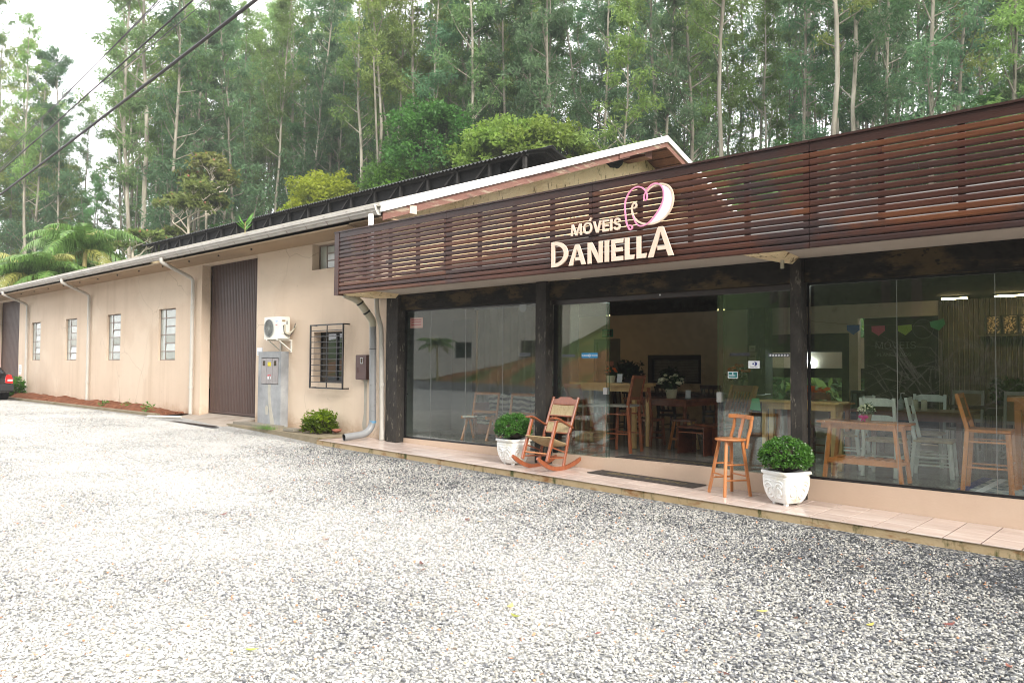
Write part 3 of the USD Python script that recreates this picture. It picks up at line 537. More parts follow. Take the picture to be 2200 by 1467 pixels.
nest.vertices += [GABLE + 0.0, RIDGE_Y - 1.05, RIDGE_Z - 0.62]
obj('dark_hole', MB().tm(nest), 'room_dark', wh, smooth=True)
# bargeboards (peeling timber in two lapped lengths each) and white verge flashing
def slope_bar(y0, y1, x0, x1, zlo, zhi, mat, name, ch=0.004):
    f = lambda y: RIDGE_Z - abs(y - RIDGE_Y) * SL
    v = [(x, y, f(y) + z) for x in (x0, x1) for y in (y0, y1) for z in (zlo, zhi)]
    obj(name, MB().add(v, [[0, 1, 3, 2], [4, 6, 7, 5], [0, 4, 5, 1], [2, 3, 7, 6], [1, 5, 7, 3], [0, 2, 6, 4]]), mat, wh)
slope_bar(8.40, 12.2, VERGE - 0.045, VERGE - 0.012, -0.275, -0.10, 'peeling_timber', 'barge_board')
slope_bar(11.9, 16.2, VERGE - 0.08, VERGE - 0.047, -0.285, -0.09, 'peeling_timber', 'barge_board')
slope_bar(15.7, RIDGE_Y, VERGE - 0.045, VERGE - 0.012, -0.25, -0.09, 'peeling_timber', 'barge_board')
slope_bar(RIDGE_Y, BACK_Y, VERGE - 0.045, VERGE - 0.012, -0.25, -0.11, 'peeling_timber', 'barge_board')
for a, b in ((8.32, 11.42), (11.425, 14.6), (14.605, RIDGE_Y)):
    slope_bar(a, b, VERGE - 0.01, VERGE + 0.04, -0.115, 0.05, 'white_metal', 'verge_flashing')
slope_bar(RIDGE_Y, BACK_Y, VERGE - 0.01, VERGE + 0.04, -0.10, 0.05, 'white_metal', 'verge_flashing')
# eaves: boxed soffit, wall plate end, gutter with straps
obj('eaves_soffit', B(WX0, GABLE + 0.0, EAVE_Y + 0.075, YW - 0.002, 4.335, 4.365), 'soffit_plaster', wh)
obj('wall_plate', B(GABLE - 0.3, VERGE, 9.0, YW - 0.004, 4.53, 4.69, ch=0.006), 'beige_plaster', wh)
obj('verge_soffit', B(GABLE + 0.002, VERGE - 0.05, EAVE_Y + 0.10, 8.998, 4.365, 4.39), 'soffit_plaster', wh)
x = -47.5
gutter_prof = [(0.00, 0.135), (0.0, 0.0), (-0.035, 0.0), (-0.060, 0.045), (-0.085, 0.052), (-0.095, 0.095), (-0.118, 0.10), (-0.122, 0.14), (-0.132, 0.14), (-0.130, 0.092), (-0.105, 0.088), (-0.097, 0.044), (-0.070, 0.036), (-0.042, -0.008), (0.008, -0.008), (0.008, 0.135)]
gl = [-42.2, -38.0, -34.6, -28.4, -22.3, -16.1, -10.92]
for k in range(6):
    obj('gutter', MB().poly(Polygon(gutter_prof), gl[k + 1] - gl[k] - 0.004, ((gl[k], EAVE_Y + 0.06, 4.425), (0, 1, 0), (0, 0, 1), (1, 0, 0))), 'gutter_metal', wh)
x = -42.0
while x < -11.1:
    obj('gutter_strap', MB().poly(Polygon([(a - 0.004, b - 0.003) for a, b in gutter_prof[1:9]] + [(a - 0.009, b - 0.009) for a, b in gutter_prof[1:9]][::-1]).buffer(0.0005), 0.028, ((x, EAVE_Y + 0.06, 4.425), (0, 1, 0), (0, 0, 1), (1, 0, 0))), 'window_metal', wh)
    x += 0.72
obj('gutter_end_cap', MB().poly(Polygon([(0.01, -0.02), (0.01, 0.16), (-0.15, 0.16), (-0.11, 0.06), (-0.055, -0.02)]), 0.012, ((-10.915, EAVE_Y + 0.06, 4.425), (0, 1, 0), (0, 0, 1), (1, 0, 0))), 'pvc_white', wh)
for x in np.arange(-34.5, -15.5, 1.55):
    obj('soffit_stub', MB().tube([(x, 8.62, 4.339), (x, 8.62, 4.30)], 0.020, 8), 'dark_timber', wh)
# steel windows with six obscure panes
for (x0, x1, z0, z1) in openings:
    yb = YW + 0.07
    fr = MB()
    for xx in (x0 + 0.011, x1 - 0.011): fr.box(xx - 0.010, xx + 0.010, yb - 0.012, yb + 0.012, z0, z1)
    for zz in (z0 + 0.011, z1 - 0.011): fr.box(x0 + 0.022, x1 - 0.022, yb - 0.012, yb + 0.012, zz - 0.010, zz + 0.010)
    w = obj('window', fr, 'window_metal', wh)
    xm = x0 + 0.33; obj('mullion', B(xm - 0.012, xm + 0.012, yb - 0.013, yb + 0.013, z0 + 0.022, z1 - 0.022), 'window_metal', w)
    hh = (z1 - z0 - 0.044) / 6
    for k in range(6):
        za, zb = z0 + 0.022 + k * hh, z0 + 0.022 + (k + 1) * hh
        if k: obj('transom', B(x0 + (0.022 if k % 2 else 0.343), x1 - 0.022, yb - 0.016, yb + 0.010, za - 0.012, za + 0.012), 'window_metal', w)
        til = rng.uniform(-0.012, 0.012)
        obj('pane', MB().beam((xm + 0.013, yb + til, za + 0.013), (xm + 0.013, yb - til, zb - 0.013), 0.001, 0.001) if False else MB().add([(xm + 0.013, yb + til, za + 0.012), (x1 - 0.022, yb + til, za + 0.012), (x1 - 0.022, yb - til, zb - 0.012), (xm + 0.013, yb - til, zb - 0.012), (xm + 0.013, yb + til + .005, za + 0.012), (x1 - 0.022, yb + til + .005, za + 0.012), (x1 - 0.022, yb - til + .005, zb - 0.012), (xm + 0.013, yb - til + .005, zb - 0.012)],
            [[0, 1, 2, 3], [7, 6, 5, 4], [0, 4, 5, 1], [1, 5, 6, 2], [2, 6, 7, 3], [3, 7, 4, 0]]), 'obscure_pane', w)
    obj('pane', B(x0 + 0.022, xm - 0.013, yb - 0.003, yb + 0.003, z0 + 0.022, z1 - 0.022), 'obscure_pane', w)
# sliding corrugated doors in their recesses
def ribbed(x0, x1, z0, z1, y, pitch=0.079, d=0.014):
    X, Y = [], []; x = x0
    while x < x1 - pitch:
        for a, dy in ((0, 0), (0.30, 0), (0.40, -d), (0.90, -d)): X.append(x + a * pitch); Y.append(y + dy)
        x += pitch
    X.append(x1); Y.append(y); n = len(X); X, Y = np.array(X), np.array(Y)
    v = np.vstack([np.stack([X, Y, np.full(n, z0)], 1), np.stack([X, Y, np.full(n, z1)], 1)]); a = np.arange(n - 1)
    return MB().add(v, np.stack([a, a + 1, n + a + 1, n + a], 1)).box(x0, x1, y + 0.012, y + 0.05, z0, z1)
for (x0, x1, z0, z1), base in ((DOOR1, 0.49), (DOOR2, 0.42)):
    d = obj('sliding_door', ribbed(x0 + 0.0, x1 + 0.35, base, z1 + 0.15, YW + 0.27), 'door_brown', wh)
    obj('bottom_rail', B(x0 + 0.01, x1 + 0.34, YW + 0.235, YW + 0.247, base, base + 0.06), 'door_brown', d)
# upper window behind the slats, lower window behind the grille
for (x0, x1, z0, z1), nm, rows in ((UPW, 'obscure_pane', 3), (LOW, 'dark_pane', 1)):
    yb = YW + 0.19; fr = MB()
    for xx in (x0 + 0.02, x1 - 0.02): fr.box(xx - 0.018, xx + 0.018, yb - 0.02, yb + 0.02, z0, z1)
    for zz in (z0 + 0.02, z1 - 0.02): fr.box(x0 + 0.04, x1 - 0.04, yb - 0.02, yb + 0.02, zz - 0.018, zz + 0.018)
    w = obj('window', fr, 'window_metal' if rows == 3 else 'black_iron', wh)
    if rows == 3:
        hh = (z1 - z0 - 0.08) / 3
        for k in range(3):
            za, zb = z0 + 0.04 + k * hh, z0 + 0.04 + (k + 1) * hh
            obj('pane', B(x0 + 0.3, x1 - 0.04, yb - 0.003, yb + 0.003, za + 0.012, zb - 0.012), 'obscure_pane', w)
            if k: obj('transom', B(x0 + 0.3, x1 - 0.04, yb - 0.016, yb + 0.012, za - 0.011, za + 0.011), 'window_metal', w)
        obj('mullion', B(x0 + 0.275, x0 + 0.299, yb - 0.014, yb + 0.014, z0 + 0.04, z1 - 0.04), 'window_metal', w); obj('pane', B(x0 + 0.04, x0 + 0.274, yb - 0.003, yb + 0.003, z0 + 0.04, z1 - 0.04), 'obscure_pane', w)
    else:
        xs = [x0 + 0.04, x0 + 0.60, x1 - 0.04]
        for k in range(2): obj('pane', B(xs[k] + 0.0, xs[k + 1] - 0.0, yb - 0.004 + k * 0.01, yb + 0.002 + k * 0.01, z0 + 0.04, z1 - 0.04), 'dark_pane', w)
        for xx in (x0 + 0.60, x0 + 0.86): obj('mullion', B(xx - 0.022, xx + 0.022, yb - 0.025, yb + 0.02, z0 + 0.04, z1 - 0.04), 'black_iron', w)
# ridge monitor: raised sheet roof on little posts
MX0, MX1, MH, MZ = -42.6, -14.85, 1.15, 8.43
mon = obj('ridge_monitor', corrugated(MX0, MX1, (RIDGE_Y - MH, MZ - 0.30 * MH), (RIDGE_Y, MZ), pitch=0.177, amp=0.028), 'monitor_sheet', wh, smooth=True)
obj('far_sheet', corrugated(MX0, MX1, (RIDGE_Y + MH, MZ - 0.30 * MH), (RIDGE_Y, MZ), amp=0.028), 'monitor_sheet', mon, smooth=True)
x = MX1 - 0.3; k = 0
rz_ = lambda y: RIDGE_Z - abs(y - RIDGE_Y) * SL
while x > MX0:
    ya = RIDGE_Y - MH + 0.22
    obj('post', B(x - 0.05, x + 0.05, ya - 0.05, ya + 0.05, rz_(ya) - 0.10, MZ - 0.30 * (MH - 0.22) - 0.04), 'dark_timber', mon)
    obj('brace', MB().beam((x - 0.06, ya, MZ - 0.33), (x - 0.62, ya, rz_(ya) + 0.05), 0.05, 0.07), 'dark_timber', mon)
    obj('rafter', MB().beam((x, ya - 0.15, MZ - 0.30 * (MH - 0.07) - 0.055), (x, RIDGE_Y, MZ - 0.075), 0.06, 0.09), 'dark_timber', mon)
    obj('rafter', MB().beam((x, RIDGE_Y, MZ - 0.075), (x, RIDGE_Y + MH - 0.1, MZ - 0.30 * (MH - 0.1) - 0.07), 0.06, 0.09), 'dark_timber', mon)
    x -= 1.45; k += 1
obj('eaves_beam', B(MX0 + 0.3, MX1 - 0.2, RIDGE_Y - MH + 0.16, RIDGE_Y - MH + 0.28, MZ - 0.30 * (MH - 0.22) - 0.14, MZ - 0.30 * (MH - 0.22) - 0.045), 'dark_timber', mon)
obj('inner_board', B(MX0 + 1.6, MX1 - 1.4, RIDGE_Y - MH + 0.30, RIDGE_Y - MH + 0.33, rz_(RIDGE_Y - MH + .3) - 0.15, MZ - 0.30 * (MH - 0.30) - 0.03), 'room_dark', mon)
obj('ridge_cap', MB().poly(Polygon([(-0.16, -0.02), (0, 0.045), (0.16, -0.02), (0.16, -0.035), (0, 0.03), (-0.16, -0.035)]), MX1 - MX0, ((MX0, RIDGE_Y, MZ + 0.02), (0, 1, 0), (0, 0, 1), (1, 0, 0))), 'monitor_sheet', mon)

# downpipes
def pipe(name, label, pts, r, mat, cat='downpipe', group=None, clips=(), clipmat='pvc_white', base=None):
    t = thing(name, label, cat, base or pts[-1], group)
    obj('pipe', MB().tube(round_path(pts, r * 2.2), r, 14), mat, t, smooth=50)
    for (a, b) in clips: obj('clip', MB().tube([a, b], r * 1.22, 14), clipmat, t, smooth=50)
    return t
def round_path(pts, rad, n=5):
    p = [np.asarray(q, float) for q in pts]; out = [p[0]]
    for k in range(1, len(p) - 1):
        a, b, c = p[k - 1], p[k], p[k + 1]; u, w = a - b, c - b
        d = min(rad, np.linalg.norm(u) * 0.45, np.linalg.norm(w) * 0.45); u, w = u / np.linalg.norm(u), w / np.linalg.norm(w)
        for t in np.linspace(0, 1, n): out.append((b + u * d) * (1 - t) ** 2 + 2 * b * t * (1 - t) + (b + w * d) * t ** 2)
    out.append(p[-1]); return out
for X, lab, end in ((-19.80, 'white downpipe beside the nearer brown sliding door, right of the rightmost slim window', None),
                    (-27.32, 'white downpipe between the second and third slim windows, kicking out onto the soil', (-29.4, 8.42)),
                    (-33.92, 'white downpipe left of the leftmost slim window near the parked car', None)):
    pts = [(X, 8.27, 4.44), (X, 8.27, 4.33), (X, 9.10, 3.98), (X, 9.10, 0.44)]
    if end: pts[-1] = (X, 9.10, 0.50); pts += [(end[0], end[1] + 0.35, 0.45)]
    pipe('downpipe', lab, pts, 0.046, 'pvc_white', clips=[((X, 9.10, 3.2), (X, 9.10, 3.24)), ((X, 9.10, 1.1), (X, 9.10, 1.16))], base=(X, 9.10, 0.44))
pipe('short_downpipe', 'short white downpipe from the gutter end down behind the slatted fascia', [(-11.05, 8.27, 4.43), (-11.05, 8.27, 3.2)], 0.05, 'white_metal')
pipe('drain_pipe', 'white drain pipe end poking from the soil at the driveway edge', [(-20.1, 8.14, 0.40), (-19.1, 8.55, 0.42)], 0.034, 'pvc_white', cat='pipe')
pipe('corner_downpipe', 'slim cream downpipe strapped to the wall beside the charred corner post', [(-11.80, 8.98, 3.10), (-11.80, 9.0, 2.75), (-11.74, 9.06, 2.45), (-11.66, 9.05, 0.34)], 0.046, 'pvc_white', clips=[((-11.66, 9.05, 0.34), (-11.66, 9.05, 0.52)), ((-11.69, 9.055, 1.35), (-11.69, 9.055, 1.41))], base=(-11.66, 9.05, 0.33))
t = thing('grey_downpipe', 'thick grey drain pipe with cream elbow above, bending out over the porch corner', 'downpipe', (-12.0, 8.7, 0.36))
obj('cream_elbow', MB().tube(round_path([(-11.93, 8.35, 3.06), (-11.90, 8.62, 2.98), (-11.86, 8.94, 2.60), (-11.86, 8.95, 2.48)], 0.12), 0.072, 16), 'pvc_cream', t, smooth=50)
obj('pipe', MB().tube(round_path([(-11.86, 8.95, 2.54), (-11.85, 8.95, 2.2), (-11.80, 8.93, 0.47), (-11.88, 8.34, 0.415)], 0.34, 9)[:], 0.066, 16, cap=False), 'pvc_grey', t, smooth=50)
obj('pipe_mouth', MB().tube([(-11.868, 8.43, 0.425), (-11.88, 8.345, 0.416)], 0.058, 16, cap=False), 'ac_dark', t, smooth=50)
obj('blue_tape', MB().tube([(-11.803, 8.932, 0.66), (-11.802, 8.932, 0.70)], 0.068, 16), 'tape_blue', t, smooth=50)
for zz in (2.05, 1.05): obj('wire_tie', MB().tube([(-11.845 + (2.05 - zz) * 0.02, 8.946, zz), (-11.845 + (2.05 - zz) * 0.02, 8.946, zz + 0.012)], 0.069, 16), 'black_iron', t, smooth=50)
for q, w in (((-11.893, 8.66, 2.93), (-11.89, 8.68, 2.906)), ((-11.876, 8.80, 2.765), (-11.873, 8.82, 2.74))): obj('wire_tie', MB().tube([q, w], 0.0755, 16), 'black_iron', t, smooth=50)

# ------------------------------------------------------------------ things on the warehouse wall
ac = thing('air_conditioner', 'white air conditioner outdoor unit on wall brackets above the grey meter pillar', 'air conditioner', (-15.3, 9.0, 2.3))
ax0, ax1, ay0, ay1, az0, az1 = -15.60, -14.99, 8.80, 9.07, 2.30, 2.79
obj('casing', B(ax0, ax1, ay0, ay1, az0, az1, ch=0.015), 'ac_white', ac)
cx, cz, R = -15.39, 2.545, 0.185
fv, ff, _ = MB().lathe([(0, 0), (R, 0), (R, 0.002), (0, 0.002)], 28).get()
obj('fan_well', MB().add(np.stack([fv[:, 0] + cx, ay0 - 0.0015 - fv[:, 2], fv[:, 1] + cz], 1), ff), 'ac_dark', ac)
def circ(cx, cz, y, R, n=30): return [(cx + R * math.cos(a), y, cz + R * math.sin(a)) for a in np.linspace(0, 2 * PI, n)]
obj('fan_hub', MB().tube([(cx, ay0 - 0.004, cz), (cx, ay0 - 0.010, cz)], 0.04, 14), 'ac_grille', ac)
for a in (0.4, 2.5, 4.6):
    obj('fan_blade', MB().beam((cx + 0.04 * math.cos(a), ay0 - 0.006, cz + 0.04 * math.sin(a)), (cx + 0.165 * math.cos(a), ay0 - 0.006, cz + 0.165 * math.sin(a)), 0.004, 0.05, up=(-math.sin(a), 0, math.cos(a)), h1=0.11), 'car_plastic', ac)
gm = MB()
for r in np.linspace(0.03, R, 9): gm.tube(circ(cx, cz, ay0 - 0.014, r), 0.0022, 4, cap=False)
for a in np.linspace(0, 2 * PI, 25)[:-1]: gm.tube([(cx + 0.03 * math.cos(a), ay0 - 0.014, cz + 0.03 * math.sin(a)), (cx + R * math.cos(a), ay0 - 0.014, cz + R * math.sin(a))], 0.002, 4, cap=False)
gm.tube(circ(cx, cz, ay0 - 0.010, R + 0.006), 0.009, 6, cap=False)
obj('fan_guard', gm, 'ac_grille', ac, smooth=60)
obj('brand_label', B(-15.13, -15.03, ay0 - 0.003, ay0 - 0.0005, 2.66, 2.71), 'paper_white', ac)
tm = meshkit.text_mesh('ELGIN', 0.022, 0.001, bold=True); v = tm.vertices; obj('label_text', MB().add(np.stack([-15.125 + v[:, 0] * 0.95, ay0 - 0.0045 + v[:, 2], 2.675 + v[:, 1]], 1), tm.faces), 'sticker_blue', ac)
obj('label_text', B(-15.12, -15.05, ay0 - 0.003, ay0 - 0.0005, 2.60, 2.615), 'label_red', ac)
obj('side_cover', B(ax1 + 0.0005, ax1 + 0.012, ay0 + 0.05, ay1 - 0.04, 2.42, 2.74, ch=0.003), 'ac_white', ac)
obj('rating_plate', B(ax1 + 0.0125, ax1 + 0.014, ay0 + 0.07, ay0 + 0.15, 2.68, 2.72), 'burlap', ac)
obj('rating_plate', B(ax1 + 0.0125, ax1 + 0.014, ay0 + 0.17, ay0 + 0.21, 2.62, 2.70), 'ac_grille', ac)
obj('copper_pipe', MB().tube(round_path([(ax1 + 0.02, 8.93, 2.62), (ax1 + 0.03, 8.93, 2.45), (ax1 + 0.05, 9.0, 2.40), (ax1 + 0.09, 9.10, 2.50), (ax1 + 0.06, 9.18, 2.62)], 0.05), 0.022, 8), 'pvc_cream', ac, smooth=50)
obj('cable', MB().tube(round_path([(ax1 + 0.02, 8.90, 2.60), (ax1 + 0.025, 8.92, 2.42), (ax1 + 0.06, 9.05, 2.36), (ax1 + 0.10, 9.12, 2.56), (ax1 + 0.05, 9.18, 2.66)], 0.05), 0.009, 6), 'ac_dark', ac, smooth=50)
for xx in (ax0 + 0.10, ax1 - 0.07):
    br = MB().beam((xx, 8.80, 2.285), (xx, 9.17, 2.285), 0.03, 0.028).beam((xx, 9.155, 2.27), (xx, 9.155, 2.02), 0.03, 0.028).beam((xx, 8.86, 2.27), (xx, 9.14, 2.06), 0.02, 0.02)
    obj('bracket', br, 'ac_white', ac)

mp = thing('meter_pillar', 'grey rendered pillar with three electricity meter boxes beside the brown sliding door', 'meter pillar', (-15.7, 9.1, 0.38))
px0, px1, py = -16.16, -15.18, 8.985
body = XZ(px0, px1, 0.2, 2.035).difference(XZ(px0 + 0.12, px1 - 0.11, 1.30, 1.90))
obj('pillar_front', MB().poly(body, 0.06, wallframe(py)), 'grey_pillar', mp)
obj('pillar_body', B(px0, px1, py + 0.0605, YW - 0.001, 0.2, 2.035), 'grey_pillar', mp)
bw = (px1 - px0 - 0.25) / 3
for k in range(3):
    a = px0 + 0.13 + k * (bw - 0.005); b = a + bw - 0.022
    bx = obj('meter_box', B(a, b, py + 0.006, py + 0.058, 1.315, 1.885, ch=0.008), 'meter_plastic', mp)
    if k != 1: obj('meter_window', B(a + 0.06, b - 0.06, py + 0.003, py + 0.0055, 1.72, 1.83), 'dark_pane', bx)
    else:
        obj('yellow_sticker', B(a + 0.035, b - 0.05, py + 0.003, py + 0.0055, 1.71, 1.80), 'label_yellow', bx)
        obj('white_sticker', B(a + 0.035, b - 0.055, py + 0.003, py + 0.0055, 1.42, 1.48), 'paper_white', bx); obj('red_sticker', B(a + 0.035, b - 0.055, py + 0.003, py + 0.0055, 1.482, 1.52), 'label_red', bx)
    obj('latch', B(a + 0.10, a + 0.15, py + 0.001, py + 0.0055, 1.38, 1.50), 'meter_plastic', bx)
obj('filled_groove', MB().poly(Polygon([(-15.72, 1.30), (-15.60, 1.30), (-15.62, 1.10), (-15.56, 0.80), (-15.40, 0.36), (-15.58, 0.36), (-15.68, 0.85), (-15.72, 1.12)]), 0.004, wallframe(py - 0.004)), 'pale_filler', mp)
obj('filled_patch', MB().poly(Polygon([(-15.80, 0.62), (-15.72, 0.62), (-15.70, 0.78), (-15.76, 0.84), (-15.83, 0.78)]), 0.003, wallframe(py - 0.003)), 'pale_filler', mp)
sp = thing('wall_plate_sign', 'small white notice plate on the wall above the grey pillar by the door', 'sign', (-16.43, 9.17, 1.96))
obj('plate', B(-16.56, -16.31, 9.163, 9.1695, 1.96, 2.135), 'paper_white', sp); obj('plate_text', B(-16.53, -16.38, 9.161, 9.1625, 2.02, 2.035), 'sticker_grey', sp); obj('plate_text', B(-16.53, -16.41, 9.161, 9.1625, 1.985, 1.996), 'sticker_grey', sp)
sp = thing('door_notice', 'small white paper notice on the wall beside the far brown door', 'sign', (-34.9, 9.17, 1.4))
obj('paper', B(-35.05, -34.75, 9.163, 9.1695, 1.28, 1.66), 'paper_white', sp)
for zz in (1.58, 1.48, 1.40): obj('printed_line', B(-35.0, -34.8, 9.161, 9.1625, zz, zz + 0.02), 'sticker_grey', sp)

gr = thing('window_grille', 'black iron bar grille standing off the wall in front of the low window', 'window grille', (-13.5, 9.02, 1.27))
gx0, gx1, gz0, gz1, gy_ = -14.09, -12.92, 1.272, 2.572, 9.02
for xx in (gx0, gx1): obj('side_bar', B(xx - 0.014, xx + 0.014, gy_ - 0.014, gy_ + 0.014, gz0, gz1), 'black_iron', gr)
for zz in (gz0, gz1): obj('rail', B(gx0 - 0.014, gx1 + 0.014, gy_ - 0.014, gy_ + 0.014, zz - 0.014 - (0.001), zz + 0.013), 'black_iron', gr); 
obj('middle_bar', B(-13.51 - 0.010, -13.51 + 0.010, gy_ + 0.009, gy_ + 0.025, gz0, gz1), 'black_iron', gr)
for k in range(1, 11): zz = gz0 + (gz1 - gz0) * k / 11; obj('bar', B(gx0, gx1, gy_ - 0.008, gy_ + 0.008, zz - 0.008, zz + 0.008), 'black_iron', gr)
for xx in (gx0, gx1):
    for zz in (gz0, gz1): obj('wall_stay', B(xx - 0.012, xx + 0.012, gy_ + 0.0145, YW + 0.02, zz - 0.012, zz + 0.012), 'black_iron', gr)
bb = thing('brown_meter_box', 'brown metal meter box with a small glass window near the grey pipe', 'meter box', (-12.34, 9.1, 1.46))
obj('casing', B(-12.52, -12.17, 9.05, 9.169, 1.465, 1.948, ch=0.008), 'brown_box', bb)
obj('lid', B(-12.515, -12.178, 9.040, 9.0495, 1.475, 1.94, ch=0.004), 'brown_box', bb)
obj('viewing_window', B(-12.355, -12.275, 9.036, 9.0395, 1.78, 1.89), 'dark_pane', bb); obj('window_rim', MB().poly(XZ(-12.36, -12.27, 1.775, 1.895).difference(XZ(-12.345, -12.285, 1.79, 1.88)), 0.008, wallframe(9.031)), 'steel', bb)
obj('handle', B(-12.47, -12.435, 9.030, 9.0395, 1.60, 1.70), 'brown_box', bb)
obj('filled_groove', MB().poly(Polygon([(-12.43, 1.46), (-12.28, 1.46), (-12.32, 1.36), (-12.315, 0.75), (-12.31, 0.40), (-12.42, 0.40), (-12.45, 0.60), (-12.40, 0.80), (-12.40, 1.36)]), 0.003, wallframe(YW - 0.003)), 'pale_filler', bb)

# ------------------------------------------------------------------ strip in front of the warehouse: apron, drive, kerb, soil
def slab(name, poly, ztop, zbot, mat, parent=None):
    """flat-ish block from plan polygon"""
    return obj(name, MB().poly(poly, ztop - zbot, ((0, 0, zbot), (1, 0, 0), (0, 1, 0), (0, 0, 1))), mat, parent)
ap = slab('wall_apron', Polygon([(-16.9, 9.16), (-16.9, 8.62), (-15.4, 8.55), (-14.0, 8.42), (-12.56, 8.24), (-12.56, 9.16)]), 0.372, 0.0, 'old_concrete'); struct(ap)
s = MB(); s.poly(Polygon([(8.25, 0.30), (9.16, 0.425), (9.46, 0.475), (9.46, 0.0), (8.25, 0.0)]), 3.2, ((-20.0, 0, 0), (0, 1, 0), (0, 0, 1), (1, 0, 0)))
struct(obj('driveway', s, 'concrete'))
gt = thing('drain_grate', 'dark iron drain channel grate across the driveway in front of the brown door', 'drain grate', (-18.3, 8.3, 0.33))
obj('channel', MB().beam((-20.3, 8.16, 0.325), (-16.5, 8.16, 0.315), 0.16, 0.05), 'ac_dark', gt)
for x in np.arange(-20.2, -16.55, 0.11): obj('bar', MB().beam((x, 8.095, 0.355), (x, 8.225, 0.355), 0.035, 0.012), 'track_brown', gt)
for (a, b, c, d), z in (((-16.75, -15.9, 8.70, 9.02), 0.41), ((-15.85, -15.0, 8.66, 8.98), 0.405), ((-14.25, -13.85, 8.5, 8.72), 0.42)):
    q = thing('paving_slab', {-16.75: 'loose grey paving slab at the foot of the grey pillar, nearer the door', -15.85: 'loose grey paving slab under the right side of the grey pillar', -14.25: 'loose tilted grey stone slab left of the green shrub'}[a], 'slab', ((a + b) / 2, (c + d) / 2, 0.37))
    obj('slab', MB().poly(Polygon([(a, c), (b - 0.05, c + 0.02), (b, d), (a + 0.06, d + 0.02)]), 0.05, ((0, 0, z - 0.035), (1, 0, 0), (0, 1, 0), (0, 0, 1))), 'stone', q)
kb = thing('kerb', 'low mossy concrete kerb edging the red soil bed', 'kerb', (-27, 8.36, 0.38))
for k, x in enumerate(np.arange(-35.0, -20.4, 1.0)): obj('kerb_stone', MB().beam((x, 8.36, 0.39), (x + 0.992, 8.36, 0.39), 0.10, 0.16, ch=0.012), 'old_concrete', kb)
nx, nyy = 150, 14
SX, SY = np.meshgrid(np.linspace(-35.1, -19.9, nx), np.linspace(8.41, 9.165, nyy), indexing='ij')
prof = np.sin(np.clip((SY - 8.41) / 0.75, 0, 1) * PI * 0.72) * 0.16
nz = meshkit.fbm(np.stack([SX * 3.2, SY * 3.2, SX * 0], -1), 4, 9); SZ = 0.40 + prof * (0.6 + 0.9 * nz) * smooth(-35.2, -34.2, SX) * (1 - 0.75 * smooth(-22.6, -19.9, SX)) + (nz - 0.5) * 0.07
i, j = np.meshgrid(np.arange(nx - 1), np.arange(nyy - 1), indexing='ij')
bed = obj('soil_bed', (np.stack([SX, SY, SZ], -1).reshape(-1, 3), np.stack([i * nyy + j, (i + 1) * nyy + j, (i + 1) * nyy + j + 1, i * nyy + j + 1], -1).reshape(-1, 4)), 'red_soil', smooth=True); struct(bed)
cl = MB(); rr = np.random.default_rng(3)
for k in range(420):
    x = rr.uniform(-35.2, -20.0); y = rr.uniform(8.47, 9.12); s_ = rr.uniform(0.015, 0.055) * (1.25 if rr.random() < 0.15 else 1); a = np.clip((y - 8.41) / 0.75, 0, 1)
    v = np.array(ico.vertices) * s_ * rr.uniform(0.6, 1.2, (12, 1)) * [1, 1, 0.75] + [x, y, 0.41 + 0.10 * math.sin(a * PI * 0.72) * (1 if x < -22 else 0.5)]
    cl.add(v, ico.faces)
tag(obj('soil_clods', cl, 'red_soil'), kind='stuff', label='red earth clods heaped along the warehouse wall', cat='soil')

# ------------------------------------------------------------------ furniture shop
shop = thing('shop_building', 'glass fronted furniture shop with charred timber posts and beams', 'shop', (-5.7, 9.17, 0.3))
SX0, SX1, FL, CEIL, BACKY, YG = -11.9, 4.0, 0.42, 2.95, 14.9, 9.20
def sill_top(x): return 0.405 + 0.0045 * (x + 11)
s = MB(); v = [(x, y, z) for x in (-11.18, SX1) for y in (YS, YS + 0.16) for z in (-0.2, None)]
v = [(x, y, (sill_top(x) if z is None else z)) for x, y, z in v]
obj('sill', MB().add(v, [[0, 1, 3, 2], [4, 6, 7, 5], [0, 4, 5, 1], [2, 3, 7, 6], [1, 5, 7, 3], [0, 2, 6, 4]]), 'sill_plaster', shop)
obj('floor', B(SX0, SX1, YS + 0.161, BACKY, 0.1, FL - 0.005), 'shop_floor', shop)
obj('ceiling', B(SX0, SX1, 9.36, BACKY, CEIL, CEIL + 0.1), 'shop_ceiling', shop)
obj('side_wall', B(SX0 - 0.02, SX0 + 0.08, 9.30, BACKY + 0.2, 0, CEIL + .1), 'shop_wall', shop)
obj('corner_wall', B(-11.90, -11.565, YW + 0.002, YW + 0.13, 0.1, 3.05), 'beige_plaster', shop)
obj('side_wall', B(SX1 - 0.1, SX1, 9.3, BACKY + 0.2, 0, CEIL + .1), 'shop_wall', shop)
bw_ = XZ(SX0, SX1, 0.1, CEIL).difference(XZ(-9.535, -8.20, 1.40, 2.02)).difference(XZ(-11.05, -10.29, 0.42, 2.41)).difference(XZ(-6.9, -5.115, 1.0, 2.415)).difference(XZ(-4.955, -3.60, 0.42, 2.69))
obj('back_wall', MB().poly(bw_, 0.15, wallframe(BACKY)), 'shop_wall', shop)
obj('back_room', B(SX0, SX1, 16.1, 16.2, 0.1, CEIL), 'room_dark', shop) if False else None
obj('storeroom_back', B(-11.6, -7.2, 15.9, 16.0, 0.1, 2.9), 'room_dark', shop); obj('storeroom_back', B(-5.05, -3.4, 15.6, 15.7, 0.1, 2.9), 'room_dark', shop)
obj('inner_pillar', B(-6.97, -6.60, 14.55, 14.89, FL, CEIL - 0.002), 'charred_wood', shop)
